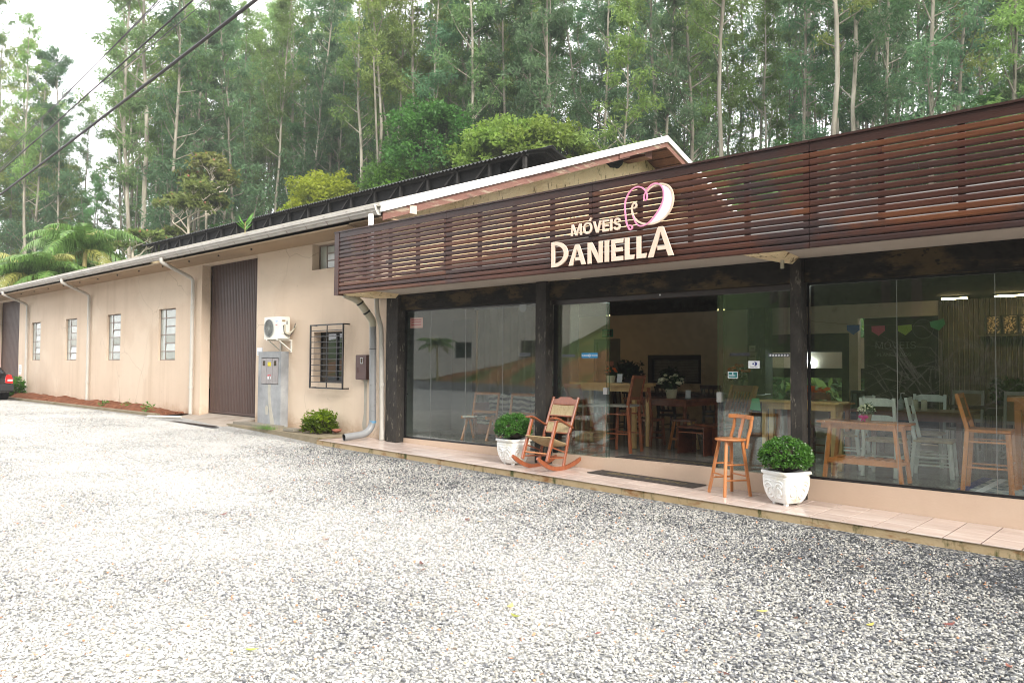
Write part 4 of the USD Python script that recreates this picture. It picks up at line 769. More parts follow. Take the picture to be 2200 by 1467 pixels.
# posts, beams, soffit
posts = [(-11.47, -11.18), (-7.80, -7.59), (-3.77, -3.635), (0.12, 0.30)]
for a, b in posts: obj('post', B(a, b, 9.0, 9.168 if a > -11 else 9.19, tz((a + b) / 2) - 0.002, 3.055, ch=0.008), 'charred_wood', shop)
obj('post', B(-11.562, -11.475, 9.04, 9.169, tz(-11.5), 3.05, ch=0.006), 'charred_wood', shop)
for a, b in ((-11.176, -7.804), (-7.586, -3.774), (-3.631, 0.116), (0.304, SX1)):
    obj('beam', B(a, b, 9.08, 9.30, 2.772, 3.058, ch=0.006), 'charred_beam', shop)
obj('soffit', B(-11.9, SX1, 8.225, 9.079, 3.062, 3.09), 'shop_soffit', shop)
for a, b in ((-11.95, -11.0), (-4.05, -3.55)):
    v = [(a, 8.30, 3.06), (b, 8.30, 3.06), (b - 0.08, 8.95, 3.06), (a + 0.08, 8.95, 3.06), (a + 0.08, 8.34, 3.03), (b - 0.06, 8.34, 3.02), (b - 0.16, 8.93, 2.985), (a + 0.2, 8.93, 3.01)]
    obj('flaking_board', MB().add(v, [[0, 3, 2, 1], [4, 5, 6, 7], [0, 1, 5, 4], [1, 2, 6, 5], [2, 3, 7, 6], [3, 0, 4, 7]]), 'old_concrete' if False else 'gable_render', shop)
obj('hanging_pipe_end', MB().tube([(-3.70, 8.62, 2.995), (-3.70, 8.62, 2.90)], 0.022, 8), 'pvc_cream', shop)
# roof over the shop, seen through the slats
obj('shop_roof', MB().poly(Polygon([(8.62, 3.20), (15.1, 4.98), (15.1, 5.02), (8.62, 3.24)]), SX1 + 0.6 - GABLE - 0.002, ((GABLE + 0.002, 0, 0), (0, 1, 0), (0, 0, 1), (1, 0, 0))), 'dark_roof_sheet', shop)
rc = MB(); x = GABLE + 0.05
while x < SX1 + 0.5: rc.beam((x, 14.9, 5.0), (x, 15.15, 5.055), 0.10, 0.03); x += 0.19
obj('roof_ridge_tiles', rc, 'gutter_metal', shop); tag(shop.GetChild('roof_ridge_tiles'), kind='stuff')
obj('roof_back', B(GABLE + 0.3, SX1 + 0.5, 15.1, 15.2, 2.9, 4.97), 'dark_timber', shop)
obj('parapet', B(-11.85, SX1, 9.1, 9.3, 3.095, 3.30), 'dark_timber', shop)
# glazing: black frames, panes with visible edges
def bay(x0, x1, joints, name):
    zt = 2.768
    fr = MB(); zb = sill_top((x0 + x1) / 2)
    for xx in (x0 + 0.012, x1 - 0.012): fr.box(xx - 0.012, xx + 0.012, YG - 0.02, YG + 0.02, sill_top(xx), zt)
    fr.beam((x0 + 0.024, YG, sill_top(x0) + 0.016), (x1 - 0.024, YG, sill_top(x1) + 0.016), 0.04, 0.03)
    fr.box(x0 + 0.024, x1 - 0.024, YG - 0.02, YG + 0.02, zt - 0.025, zt)
    w = obj('glazing_frame', fr, 'black_frame', shop)
    js = [x0 + 0.024] + list(joints) + [x1 - 0.024]
    for a, b in zip(js[:-1], js[1:]):
        obj('pane', B(a + 0.003, b - 0.003, YG - 0.004, YG + 0.004, sill_top(a) + 0.031, zt - 0.026), 'shop_glass', w)
    for q in joints: obj('glass_edge', B(q - 0.0025, q + 0.0025, YG - 0.005, YG + 0.005, sill_top(q) + 0.031, zt - 0.026), 'steel', w)
bay(-11.178, -7.802, (-10.466, -9.565, -8.683), 'left')
bay(-3.633, 0.118, (-2.639, -1.694, -0.75), 'right')
tr = obj('door_track', B(-7.586, -3.774, YG - 0.05, YG + 0.05, 2.70, 2.77), 'track_brown', shop)
obj('track_screw', MB().tube([(-5.66, YG - 0.056, 2.745), (-5.66, YG - 0.049, 2.745)], 0.012, 10), 'pot_white', tr)
obj('frame_upright', B(-7.586, -7.52, YG - 0.02, YG + 0.02, sill_top(-7.5), 2.699), 'black_frame', shop)
for (a, b, yy, edges) in ((-7.519, -6.59, YG, (-6.592,)), (-7.30, -6.565 - 0.0, YG + 0.035, (-6.567,)), (-4.735, -3.776, YG, (-4.733,)), (-4.836, -3.95, YG + 0.035, (-4.834,))):
    p = obj('door_pane', B(a, b, yy - 0.004, yy + 0.004, sill_top(a) + 0.004, 2.698), 'shop_glass', shop)
    for e in edges: obj('glass_edge', B(e - 0.004, e + 0.004, yy - 0.0055, yy + 0.0055, sill_top(a) + 0.004, 2.698), 'edge_glass', p)
obj('door_lock', B(-6.648, -6.577, YG - 0.012, YG + 0.05, 1.345, 1.445, ch=0.004), 'steel', shop); obj('door_lock', B(-4.832, -4.765, YG - 0.012, YG + 0.05, 1.30, 1.43, ch=0.004), 'steel', shop)
obj('pull_handle', MB().beam((-11.10, YG - 0.045, 1.16), (-11.10, YG - 0.045, 1.72), 0.03, 0.02, ch=0.004).beam((-11.10, YG - 0.045, 1.22), (-11.10, YG - 0.005, 1.22), 0.02, 0.02).beam((-11.10, YG - 0.045, 1.66), (-11.10, YG - 0.005, 1.66), 0.02, 0.02), 'black_frame', shop)
# door mats and stickers
def flat_text(txt, h, x, y, z, mat, parent, wscale=1.0, bold=False, name='lettering', depth=0.001, horizontal=False):
    m = meshkit.text_mesh(txt, h, depth, bold); q = m.vertices
    v = np.stack([x + q[:, 0] * wscale, y + q[:, 1], z + q[:, 2]], 1) if horizontal else np.stack([x + q[:, 0] * wscale, y - q[:, 2], z + q[:, 1]], 1)
    f = m.faces if horizontal else m.faces
    obj(name, MB().add(v, f), mat, parent)
ys = YG - 0.0055
def sticker(name, label, x0, x1, z0, z1, mat, y=ys):
    t = thing(name, label, 'sticker', ((x0 + x1) / 2, y, z0)); obj('film', B(x0, x1, y - 0.0012, y, z0, z1), mat, t); return t
t = sticker('blue_sticker', 'bright blue strip sticker with a white oval on the left sliding glass', -7.048, -6.751, 1.878, 1.955, 'sticker_blue')
obj('oval', MB().tube([(-6.90, ys - 0.0025, 1.916), (-6.90, ys - 0.0014, 1.916)], 0.022, 20), 'paper_white', t); obj('oval_centre', MB().tube([(-6.90, ys - 0.0036, 1.916), (-6.90, ys - 0.0027, 1.916)], 0.009, 12), 'sticker_blue', t)
flat_text('BLINDEX', 0.022, -7.04, ys - 0.0014, 1.905, 'paper_white', t, 1.0, True); flat_text('VIDROS', 0.022, -6.865, ys - 0.0014, 1.905, 'paper_white', t, 0.95, True)
t = sticker('grey_sticker', 'narrow dark grey sticker left of the blue sticker on the glass', -7.421, -7.176, 1.893, 1.936, 'sticker_grey')
t = sticker('teal_sticker', 'teal card sticker with white border reading SICREDI on the right sliding glass', -4.674, -4.539, 1.615, 1.70, 'paper_white')
obj('field', B(-4.664, -4.547, ys - 0.0026, ys - 0.0013, 1.624, 1.692), 'sticker_teal', t); flat_text('SICREDI', 0.016, -4.655, ys - 0.0027, 1.642, 'paper_white', t, 0.92, True)
obj('emblem', MB().tube([(-4.606, ys - 0.0036, 1.674), (-4.606, ys - 0.0027, 1.674)], 0.010, 8), 'paper_white', t)
t = sticker('card_sticker', 'white sticker with a navy split circle emblem on the right sliding glass', -4.394, -4.243, 1.742, 1.838, 'paper_white')
obj('emblem', MB().tube([(-4.302, ys - 0.0025, 1.800), (-4.302, ys - 0.0014, 1.800)], 0.025, 22), 'ink_navy', t); obj('emblem', MB().tube([(-4.325, ys - 0.0036, 1.800), (-4.325, ys - 0.0027, 1.800)], 0.022, 22), 'paper_white', t); obj('emblem', MB().tube([(-4.327, ys - 0.0047, 1.800), (-4.327, ys - 0.0038, 1.800)], 0.012, 18), 'ink_navy', t)
flat_text('Diners Club', 0.013, -4.368, ys - 0.0014, 1.757, 'sticker_grey', t, 0.95)
t = sticker('black_sticker', 'long black strip sticker with lettering on the right sliding glass', -4.648, -4.375, 1.90, 1.94, 'ink_dark')
flat_text('VIDRACARIA', 0.018, -4.635, ys - 0.0014, 1.912, 'sticker_grey', t, 1.25)
t = sticker('leaf_sticker', 'pale patterned strip sticker near the third charred post', -4.13, -3.858, 1.886, 1.932, 'sticker_grey')
for k in range(7): obj('leaf_motif', MB().poly(Polygon([(-4.12 + k * 0.037, 1.90), (-4.105 + k * 0.037, 1.922), (-4.088 + k * 0.037, 1.905), (-4.103 + k * 0.037, 1.892)]), 0.001, wallframe(ys - 0.0025)), 'paper_white', t)
t = sticker('name_sticker', 'small dark lettered sticker low on the left shop window', -8.307, -8.076, 1.91, 1.963, 'sticker_grey'); flat_text('CRISTAL', 0.024, -8.29, ys - 0.0014, 1.925, 'chalk', t, 1.5)
t = thing('pink_poster', 'faded pink paper poster behind the left shop window', 'poster', (-10.9, YG + 0.012, 2.43)); obj('paper', B(-11.067, -10.708, YG + 0.008, YG + 0.010, 2.437, 2.63), 'paper_pink', t)
for zz in (2.58, 2.54, 2.49): obj('printed_line', B(-11.03, -10.75, YG + 0.0065, YG + 0.0075, zz, zz + 0.018), 'label_red', t)
t = thing('round_sticker', 'round pale grey disc sticker at the top right of the left shop window', 'sticker', (-8.24, ys, 2.66)); obj('disc', MB().tube([(-8.24, ys - 0.0012, 2.70), (-8.24, ys, 2.70)], 0.082, 28), 'ac_grille', t)
for nm, lab, x0, x1, y0, y1, z in (('door_mat', 'long dark doormat with gold script lying on the porch tiles', -6.64, -4.96, 8.80, 9.155, None), ('inner_mat', 'dark doormat with worn gold script inside the shop doorway', -6.55, -4.9, 9.36, 9.80, FL)):
    t = thing(nm, lab, 'doormat', ((x0 + x1) / 2, y0, 0.2)); zz = (lambda x: tz(x) + 0.003) if z is None else (lambda x: FL + 0.001)
    v = [(x, y, zz(x) + h) for x in (x0, x1) for y in (y0, y1) for h in (0, 0.010)]
    obj('mat', MB().add(v, [[0, 1, 3, 2], [4, 6, 7, 5], [0, 4, 5, 1], [2, 3, 7, 6], [1, 5, 7, 3], [0, 2, 6, 4]]), 'mat_dark', t)
    tm = meshkit.text_mesh('Bem Vindo', 0.15, 0.001); q = tm.vertices; w = q[:, 0].max(); X = x0 + 0.22 + q[:, 0] / w * (x1 - x0 - 0.44) + q[:, 1] * 0.35; Yv = (y0 + y1) / 2 - 0.055 + q[:, 1]
    obj('script', MB().add(np.stack([X, Yv, np.array([zz(a) for a in X]) + 0.0105 + q[:, 2] * 0.6], 1), tm.faces), 'mat_script', t)

# ------------------------------------------------------------------ slatted fascia with the shop sign
fa = thing('slatted_fascia', 'long overhead fascia of dark red stained timber slats above the shop front', 'slatted fascia', (-5.5, 8.19, 3.03))
YF, FZ0, FZ1 = 8.19, 3.036, 4.186
FXS = [-11.86, -8.965, -6.095, -3.205, -0.33, 2.55, 4.2]
pitch = 0.0742
slat_prof = lambda h: [(0.0, 0.0), (-0.017, 0.004), (-0.024, 0.016), (-0.024, h - 0.012), (-0.018, h - 0.003), (-0.008, h), (0.0, h)]
for a, b in zip(FXS[:-1], FXS[1:]):
    for k in range(14):
        z = FZ0 + k * pitch; h = 0.0642 + rng.uniform(-0.001, 0.001)
        off = rng.uniform(-0.0025, 0.0025); tl = rng.uniform(-0.0025, 0.0025)
        segs = [(a + 0.003, b - 0.003)]
        if rng.random() < 0.30:
            m = rng.uniform(a + 0.7, b - 0.7); segs = [(a + 0.003, m - 0.0015), (m + 0.0015, b - 0.003)]
        for (p0, p1) in segs:
            n = len(slat_prof(h)); P = np.array(slat_prof(h))
            v = np.vstack([np.stack([np.full(n, p0), YF + off + P[:, 0], z + P[:, 1]], 1), np.stack([np.full(n, p1), YF + off + P[:, 0], z + tl + P[:, 1]], 1)])
            f = [[i, (i + 1) % n, n + (i + 1) % n, n + i] for i in range(n)]
            m_ = MB().add(v, f); m_.add(v, [[0, n - 1 - i, n - 2 - i] for i in range(n - 2)] + [[n, n + 1 + i, n + 2 + i] for i in range(n - 2)])
            obj('slat', m_, 'stained_slat_' + 'aabbcd'[rng.integers(6)], fa)
    zt = FZ0 + 14 * pitch
    obj('top_board', B(a + 0.003, b - 0.003, YF - 0.022, YF, zt, FZ1 - 0.012, ch=0.003), 'stained_slat_d', fa)
    obj('top_cap', B(a + 0.001, b - 0.001, YF - 0.04, YF + 0.085, FZ1 - 0.0115, FZ1 + 0.012, ch=0.004), 'dark_timber' if False else 'stained_slat_d', fa)
    obj('batten', B(b - 0.0125, b + 0.0125, YF + 0.003, YF + 0.04, FZ0 + 0.01, FZ1 - 0.013), 'stained_slat_b', fa)
    n = max(2, round((b - a) / 0.72))
    for k in range(n + 1):
        x = a + (b - a) * k / n; x = min(max(x, a + 0.045), b - 0.045)
        obj('batten', B(x - 0.032, x + 0.032, YF + 0.003, YF + 0.04, FZ0 + 0.01, FZ1 - 0.013), 'stained_slat_b', fa)
obj('corner_post', B(-12.0, -11.864, YF - 0.03, YF + 0.055, FZ0 - 0.01, FZ1 - 0.012, ch=0.005), 'stained_slat_b', fa)
obj('top_cap', B(-12.01, -11.861, YF - 0.04, YF + 0.085, FZ1 - 0.0115, FZ1 + 0.012, ch=0.004), 'stained_slat_d', fa)
obj('return_board', B(-11.985, -11.95, YF + 0.056, YW - 0.003, FZ0 - 0.005, FZ0 + 0.11), 'stained_slat_d', fa)
for k in range(1, 8): obj('return_slat', B(-11.985, -11.955, YF + 0.056, YW - 0.003, FZ0 + 0.02 + k * 2 * pitch, FZ0 + 0.075 + k * 2 * pitch), 'stained_slat_b', fa)
obj('inner_joist', B(-11.93, SX1, 8.30, 8.40, 3.10, 3.22), 'dark_timber', fa)

YL = 8.125
sg = thing('shop_sign', 'raised cream sign letters reading MÓVEIS DANIELLA with a pink and cream heart emblem', 'sign', (-5.8, 8.12, 3.1))
def fit_letter(ch, x0, x1, z0, z1, d=0.022):
    m = meshkit.text_mesh(ch, 0.3, d, bold=True); q = m.vertices.copy(); lo, hi = q[:, :2].min(0), q[:, :2].max(0)
    q[:, 0] = x0 + (q[:, 0] - lo[0]) / (hi[0] - lo[0]) * (x1 - x0); q[:, 1] = z0 + (q[:, 1] - lo[1]) / (hi[1] - lo[1]) * (z1 - z0)
    obj('letter', MB().add(np.stack([q[:, 0], YL - q[:, 2], q[:, 1]], 1), m.faces), 'letter_cream', sg)
def strokes(name, polys, mat='letter_cream', d=0.022):
    obj(name, MB().poly(unary_union(polys), d, ((0, YL, 0), (1, 0, 0), (0, 0, 1), (0, -1, 0))), mat, sg)
def line(pts, w): 
    from shapely.geometry import LineString
    return LineString(pts).buffer(w / 2, cap_style=2, join_style=2)
z0, z1 = 3.503, 3.656; w = 0.027
strokes('letter', [line([(-6.392, z0), (-6.380, z1)], w), line([(-6.380, z1), (-6.314, z0 + 0.004)], w), line([(-6.314, z0 + 0.004), (-6.248, z1)], w), line([(-6.248, z1), (-6.236, z0)], w)])
from shapely import affinity
from shapely.geometry import Point, LineString
ell = affinity.scale(Point(0, 0).buffer(1, 32), 0.073, 0.079); 
strokes('letter', [affinity.translate(ell, -6.126, 3.580).difference(affinity.translate(affinity.scale(Point(0, 0).buffer(1, 32), 0.046, 0.055), -6.126, 3.580))])
strokes('accent', [Polygon([(-6.108, 3.672), (-6.085, 3.668), (-6.055, 3.708), (-6.078, 3.717)])])
strokes('letter', [Polygon([(-6.037, z1), (-6.007, z1), (-5.969, 3.545), (-5.931, z1), (-5.901, z1), (-5.953, z0), (-5.985, z0)])])
strokes('letter', [XZ(-5.882, -5.853, z0, z1), XZ(-5.855, -5.785, z0, z0 + 0.026), XZ(-5.855, -5.790, 3.567, 3.592), XZ(-5.855, -5.787, z1 - 0.026, z1)])
strokes('letter', [XZ(-5.763, -5.733, z0, z1)])
fit_letter('S', -5.702, -5.604, 3.500, 3.659)
z0, z1 = 3.106, 3.386; w = 0.062
strokes('letter', [XZ(-6.746, -6.690, 3.108, 3.455), unary_union([affinity.translate(affinity.scale(Point(0, 0).buffer(1, 40), 0.225, 0.1735), -6.684, 3.2815)]).intersection(XZ(-6.70, -6.4, 3.1, 3.46)).difference(affinity.translate(affinity.scale(Point(0, 0).buffer(1, 40), 0.165, 0.123), -6.690, 3.2815))])
def letter_a(x0, x1, zb, zt, w):
    m = (x0 + x1) / 2; tw = w * 0.62
    outer = Polygon([(x0, zb), (m - tw, zt - 0.012), (m - tw + 0.015, zt), (m + tw - 0.015, zt), (m + tw, zt - 0.012), (x1, zb), (x1 - w * 1.08, zb), (m, zt - w * 0.95), (x0 + w * 1.05, zb)])
    hb = zb + (zt - zb) * 0.22
    return [outer, Polygon([(m - (x1 - x0) * 0.20 + 0.03, hb), (m + (x1 - x0) * 0.22, hb), (m + (x1 - x0) * 0.18, hb + w * 0.72), (m - (x1 - x0) * 0.12, hb + w * 0.72)])]
strokes('letter', letter_a(-6.441, -6.158, z0, z1 - 0.004, 0.060))
strokes('letter', [XZ(-6.122, -6.066, z0, z1), XZ(-5.941, -5.885, z0, z1), Polygon([(-6.122, z1), (-6.055, z1), (-5.886, z0), (-5.955, z0)])])
strokes('letter', [XZ(-5.846, -5.785, z0, z1)])
strokes('letter', [XZ(-5.741, -5.682, z0, z1), XZ(-5.684, -5.562, z0, z0 + 0.056), XZ(-5.684, -5.572, 3.222, 3.275), XZ(-5.684, -5.564, z1 - 0.055, z1)])
for a in (-5.532, -5.357): strokes('letter', [XZ(a, a + 0.060, z0, z1), Polygon([(a + 0.058, z0), (a + 0.130, z0), (a + 0.145, z0 + 0.058), (a + 0.058, z0 + 0.056)])])
strokes('letter', letter_a(-5.190, -4.830, 3.103, 3.472, 0.066))
pink = [(-5.457,3.484),(-5.427,3.502),(-5.425,3.525),(-5.457,3.538),(-5.485,3.53),(-5.462,3.485),(-5.492,3.535),(-5.523,3.641),(-5.536,3.762),(-5.523,3.863),(-5.478,3.95),(-5.408,3.999),(-5.348,4.014),(-5.289,3.998),(-5.24,3.957),(-5.22,3.916),(-5.203,3.868),(-5.211,3.831),(-5.235,3.824),(-5.25,3.845),(-5.238,3.898),(-5.216,3.945),(-5.162,3.991),(-5.105,4.013),(-5.057,4.01),(-5.01,3.98),(-4.977,3.925),(-4.967,3.85),(-4.986,3.771),(-5.028,3.686),(-5.095,3.612),(-5.162,3.554),(-5.22,3.519),(-5.278,3.508),(-5.337,3.529),(-5.382,3.581),(-5.412,3.652)]
cream = [(-5.397,3.752),(-5.368,3.782),(-5.378,3.81),(-5.407,3.814),(-5.425,3.79),(-5.429,3.748),(-5.422,3.688),(-5.397,3.625),(-5.347,3.577),(-5.278,3.543),(-5.21,3.527),(-5.114,3.523),(-5.019,3.545),(-4.934,3.591),(-4.879,3.666),(-4.842,3.75),(-4.84,3.831),(-4.869,3.917),(-4.916,3.965),(-4.972,3.989),(-5.038,3.997),(-5.105,3.99),(-5.172,3.963),(-5.206,3.935)]
cres = [(-5.005,3.978),(-4.96,3.966),(-4.91,3.935),(-4.872,3.88),(-4.855,3.80),(-4.866,3.73),(-4.90,3.655),(-4.965,3.585),(-5.06,3.545),(-5.191,3.530),(-5.162,3.554),(-5.095,3.612),(-5.028,3.686),(-4.986,3.771),(-4.967,3.85),(-4.977,3.925)]
from scipy.interpolate import splprep, splev
def curve(p): tck, _ = splprep(np.array(p).T, s=0.0002); return np.stack(splev(np.linspace(0, 1, 160), tck), 1)
def ribbon(name, pts, w, mat, y, d):
    obj(name, MB().poly(LineString(curve(pts)).buffer(w / 2), d, ((0, y, 0), (1, 0, 0), (0, 0, 1), (0, -1, 0))), mat, sg)
ribbon('heart_stroke', cream, 0.022, 'logo_cream', YL, 0.016)
obj('heart_fill', MB().poly(Polygon(cres).buffer(0.004), 0.010, ((0, YL - 0.003, 0), (1, 0, 0), (0, 0, 1), (0, -1, 0))), 'logo_lilac', sg)
ribbon('heart_stroke', pink, 0.017, 'logo_pink', YL - 0.005, 0.016)

# ------------------------------------------------------------------ furniture and pots on the porch
rc_ = thing('rocking_chair', 'reddish wooden rocking chair with woven straw seat and back on the porch', 'rocking chair', (-7.28, 8.66, 0.25))
XL, XR = -7.515, -7.045
def P2(x, y, z): return (x, y, z)
for x in (XL, XR):
    tt = np.linspace(-1, 1, 15); ys_ = 8.70 + tt * 0.50 - 0.02; zs = 0.272 + 0.155 * tt ** 2 + np.where(tt < 0, 0.035 * tt ** 2, -0.045 * tt ** 2)
    m = MB(); pts = np.stack([np.full(15, x), ys_, zs], 1)
    n_ = np.gradient(pts, axis=0); n_ /= np.linalg.norm(n_, axis=1, keepdims=True); up = np.stack([np.zeros(15), -n_[:, 2], n_[:, 1]], 1)
    w2, hh = 0.014, 0.030 * np.where(np.abs(tt) > 0.95, 0.65, 1)
    rings = np.stack([pts + sx * np.array([w2, 0, 0]) + sz * hh[:, None] * up for sx, sz in ((-1, -1), (1, -1), (1, 1), (-1, 1))], 1).reshape(-1, 3)
    f = [[4 * i + a, 4 * i + (a + 1) % 4, 4 * i + 4 + (a + 1) % 4, 4 * i + 4 + a] for i in range(14) for a in range(4)] + [[3, 2, 1, 0], [56, 57, 58, 59]]
    obj('rocker', m.add(rings, f), 'red_wood', rc_)
    obj('front_leg', MB().beam((x, 8.395, 0.40), (x, 8.605, 0.965), 0.036, 0.052, ch=0.006), 'red_wood', rc_)
    obj('rear_leg', MB().beam((x, 8.765, 0.30), (x, 8.90, 0.78), 0.034, 0.044, ch=0.006), 'red_wood', rc_)
    obj('back_post', MB().beam((x, 8.888, 0.74), (x, 9.115, 1.285), 0.034, 0.046, ch=0.006, h1=0.036), 'red_wood', rc_)
    arm = [(x, 8.50, 1.005), (x, 8.56, 1.012), (x, 8.66, 0.985), (x, 8.80, 0.92), (x, 8.98, 0.845)]
    m = MB(); wd = [0.075, 0.085, 0.072, 0.055, 0.045]
    for k in range(4): m.beam(arm[k], arm[k + 1], wd[k], 0.024, ch=0.005, w1=wd[k + 1])
    obj('armrest', m, 'red_wood', rc_)
    for z0, z1 in ((0.60, 0.49), (0.44, 0.42)): obj('side_stretcher', MB().tube([(x, 8.47 - (0.6 - z0) * 0.35, z0), (x, 8.83 - (0.6 - z0) * 0.2, z1)], 0.011, 8), 'red_wood', rc_, smooth=50)
obj('front_stretcher', MB().tube([(XL, 8.435, 0.50), (XR, 8.435, 0.50)], 0.012, 8), 'orange_wood', rc_, smooth=50)
obj('rear_stretcher', MB().tube([(XL, 8.80, 0.42), (XR, 8.80, 0.42)], 0.012, 8), 'red_wood', rc_, smooth=50)
cr = Polygon([(XL + 0.018, 1.19), (XL + 0.018, 1.255), (XL + 0.10, 1.262), (XL + 0.135, 1.288), (XR - 0.135, 1.288), (XR - 0.10, 1.262), (XR - 0.018, 1.255), (XR - 0.018, 1.19)])
bs = (9.115 - 8.888) / (1.285 - 0.74)
obj('crest_rail', MB().poly(cr, 0.022, ((0, 9.115 - 1.285 * bs - 0.012, 0), (1, 0, 0), (0, bs, 1), (0, 1, 0))), 'red_wood', rc_)
def woven(z0, z1, name):
    m = MB(); n = 26
    for k in range(n):
        x = XL + 0.02 + (XR - XL - 0.04) * (k + 0.5) / n; w_ = (XR - XL - 0.04) / n * 0.54
        sag = 0.012 * math.sin(PI * (k + 0.5) / n)
        pts = [(x, 9.115 + (z - 1.285) * bs + 0.0 + sag, z) for z in np.linspace(z0, z1, 4)]
        m.tube(pts, w_, 6)
    obj(name, m, 'woven_straw', rc_, smooth=60)
for a, b in ((1.01, 1.178), (0.765, 0.925)):
    for zz in (a, b): obj('back_rail', MB().tube([(XL, 9.115 + (zz - 1.285) * bs, zz), (XR, 9.115 + (zz - 1.285) * bs, zz)], 0.011, 8), 'red_wood', rc_)
    woven(a - 0.008, b + 0.008, 'woven_back')
m = MB(); nu, nv = 22, 18
U, V = np.meshgrid(np.linspace(0, 1, nu), np.linspace(0, 1, nv), indexing='ij')
sx_ = XL - 0.012 + U * (XR - XL + 0.024); sy_ = 8.455 + V * 0.42; szz = 0.733 - V * 0.135 - 0.030 * np.sin(U * PI) * np.sin(V * PI)
edge = np.minimum(np.minimum(U, 1 - U), np.minimum(V, 1 - V)); th = 0.024 * np.sqrt(np.clip(edge * 9, 0, 1))
topv = np.stack([sx_, sy_, szz + th + 0.004 * np.abs(np.sin((np.where(np.abs(U - .5) > np.abs(V - .5), U, V)) * 60))], -1).reshape(-1, 3); botv = np.stack([sx_, sy_, szz - th - 0.035 * np.sin(U * PI) * np.sin(V * PI)], -1).reshape(-1, 3)
i, j = np.meshgrid(np.arange(nu - 1), np.arange(nv - 1), indexing='ij'); q = np.stack([i * nv + j, (i + 1) * nv + j, (i + 1) * nv + j + 1, i * nv + j + 1], -1).reshape(-1, 4)
m.add(topv, q); m.add(botv, q[:, ::-1])
obj('woven_seat', m, 'woven_straw_seat', rc_, smooth=True)

st = thing('bar_stool', 'light varnished bar stool with round seat and low curved back on the porch', 'bar stool', (-4.45, 8.78, 0.2))
sc_ = np.array([-4.42, 8.76]); SH = 0.872
obj('seat', MB().lathe([(0, -0.016), (0.165, -0.016), (0.186, -0.008), (0.192, 0.003), (0.186, 0.013), (0.15, 0.017), (0, 0.015)], 36, at=(*sc_, SH)), 'orange_wood', st, smooth=45)
legs = [((-4.693, 8.727), (-0.13, -0.04)), ((-4.383, 8.533), (0.01, -0.13)), ((-4.53, 9.005), (-0.05, 0.12)), ((-4.205, 8.846), (0.14, 0.03))]
for (bx, by), (ox, oy) in legs: obj('leg', MB().beam((bx, by, tz(bx)), (sc_[0] + ox, sc_[1] + oy, SH - 0.014), 0.040, 0.034, up=(1, 1, 0), ch=0.005), 'orange_wood', st)
def lp(k, t): (bx, by), (ox, oy) = legs[k]; return np.array([bx, by, tz(bx)]) * (1 - t) + np.array([sc_[0] + ox, sc_[1] + oy, SH - 0.014]) * t
for a, b, ts in ((0, 1, (0.38,)), (1, 3, (0.29, 0.57)), (3, 2, (0.36, 0.30 + 0.08)), (2, 0, (0.29, 0.56))):
    for t_ in ts[:2 if (a, b) != (3, 2) else 1]: obj('rung', MB().tube([lp(a, t_), lp(b, t_)], 0.0105, 8), 'orange_wood', st, smooth=50)
bp = [(-4.52, 8.93), (-4.235, 8.80)]
for x, y in bp:
    m = MB(); dx, dy = (0.012, 0.035)
    pts = [(x, y, SH - 0.10), (x + dx, y + dy * 0.6, SH + 0.03), (x + dx * 3.2, y + dy * 1.3, SH + 0.16), (x + dx * 3.6, y + dy * 1.6, SH + 0.255)]
    for k in range(3): m.beam(pts[k], pts[k + 1], 0.040, 0.030, up=(1, 1, 0), ch=0.004)
    obj('back_post', m, 'orange_wood', st)
m = MB(); c = [(-4.535, 8.945, SH + 0.275), (-4.44, 8.965, SH + 0.278), (-4.32, 8.925, SH + 0.276), (-4.17, 8.835, SH + 0.270)]
cp = round_path(c, 0.06, 4)
for k in range(len(cp) - 1): m.beam(cp[k], np.asarray(cp[k + 1]) + (np.asarray(cp[k + 1]) - np.asarray(cp[k])) * 0.02, 0.030, 0.048, ch=0.005)
obj('back_rail', m, 'orange_wood', st)
m = MB(); pts = [(-4.365, 8.875, SH + 0.01), (-4.355, 8.89, SH + 0.10), (-4.338, 8.91, SH + 0.19), (-4.33, 8.93, SH + 0.262)]; ww = [0.046, 0.064, 0.052, 0.062]
for k in range(3): m.beam(pts[k], pts[k + 1], 0.014, ww[k], up=(0.9, -0.45, 0.1), h1=ww[k + 1], ch=0.003)
obj('back_splat', m, 'orange_wood', st)

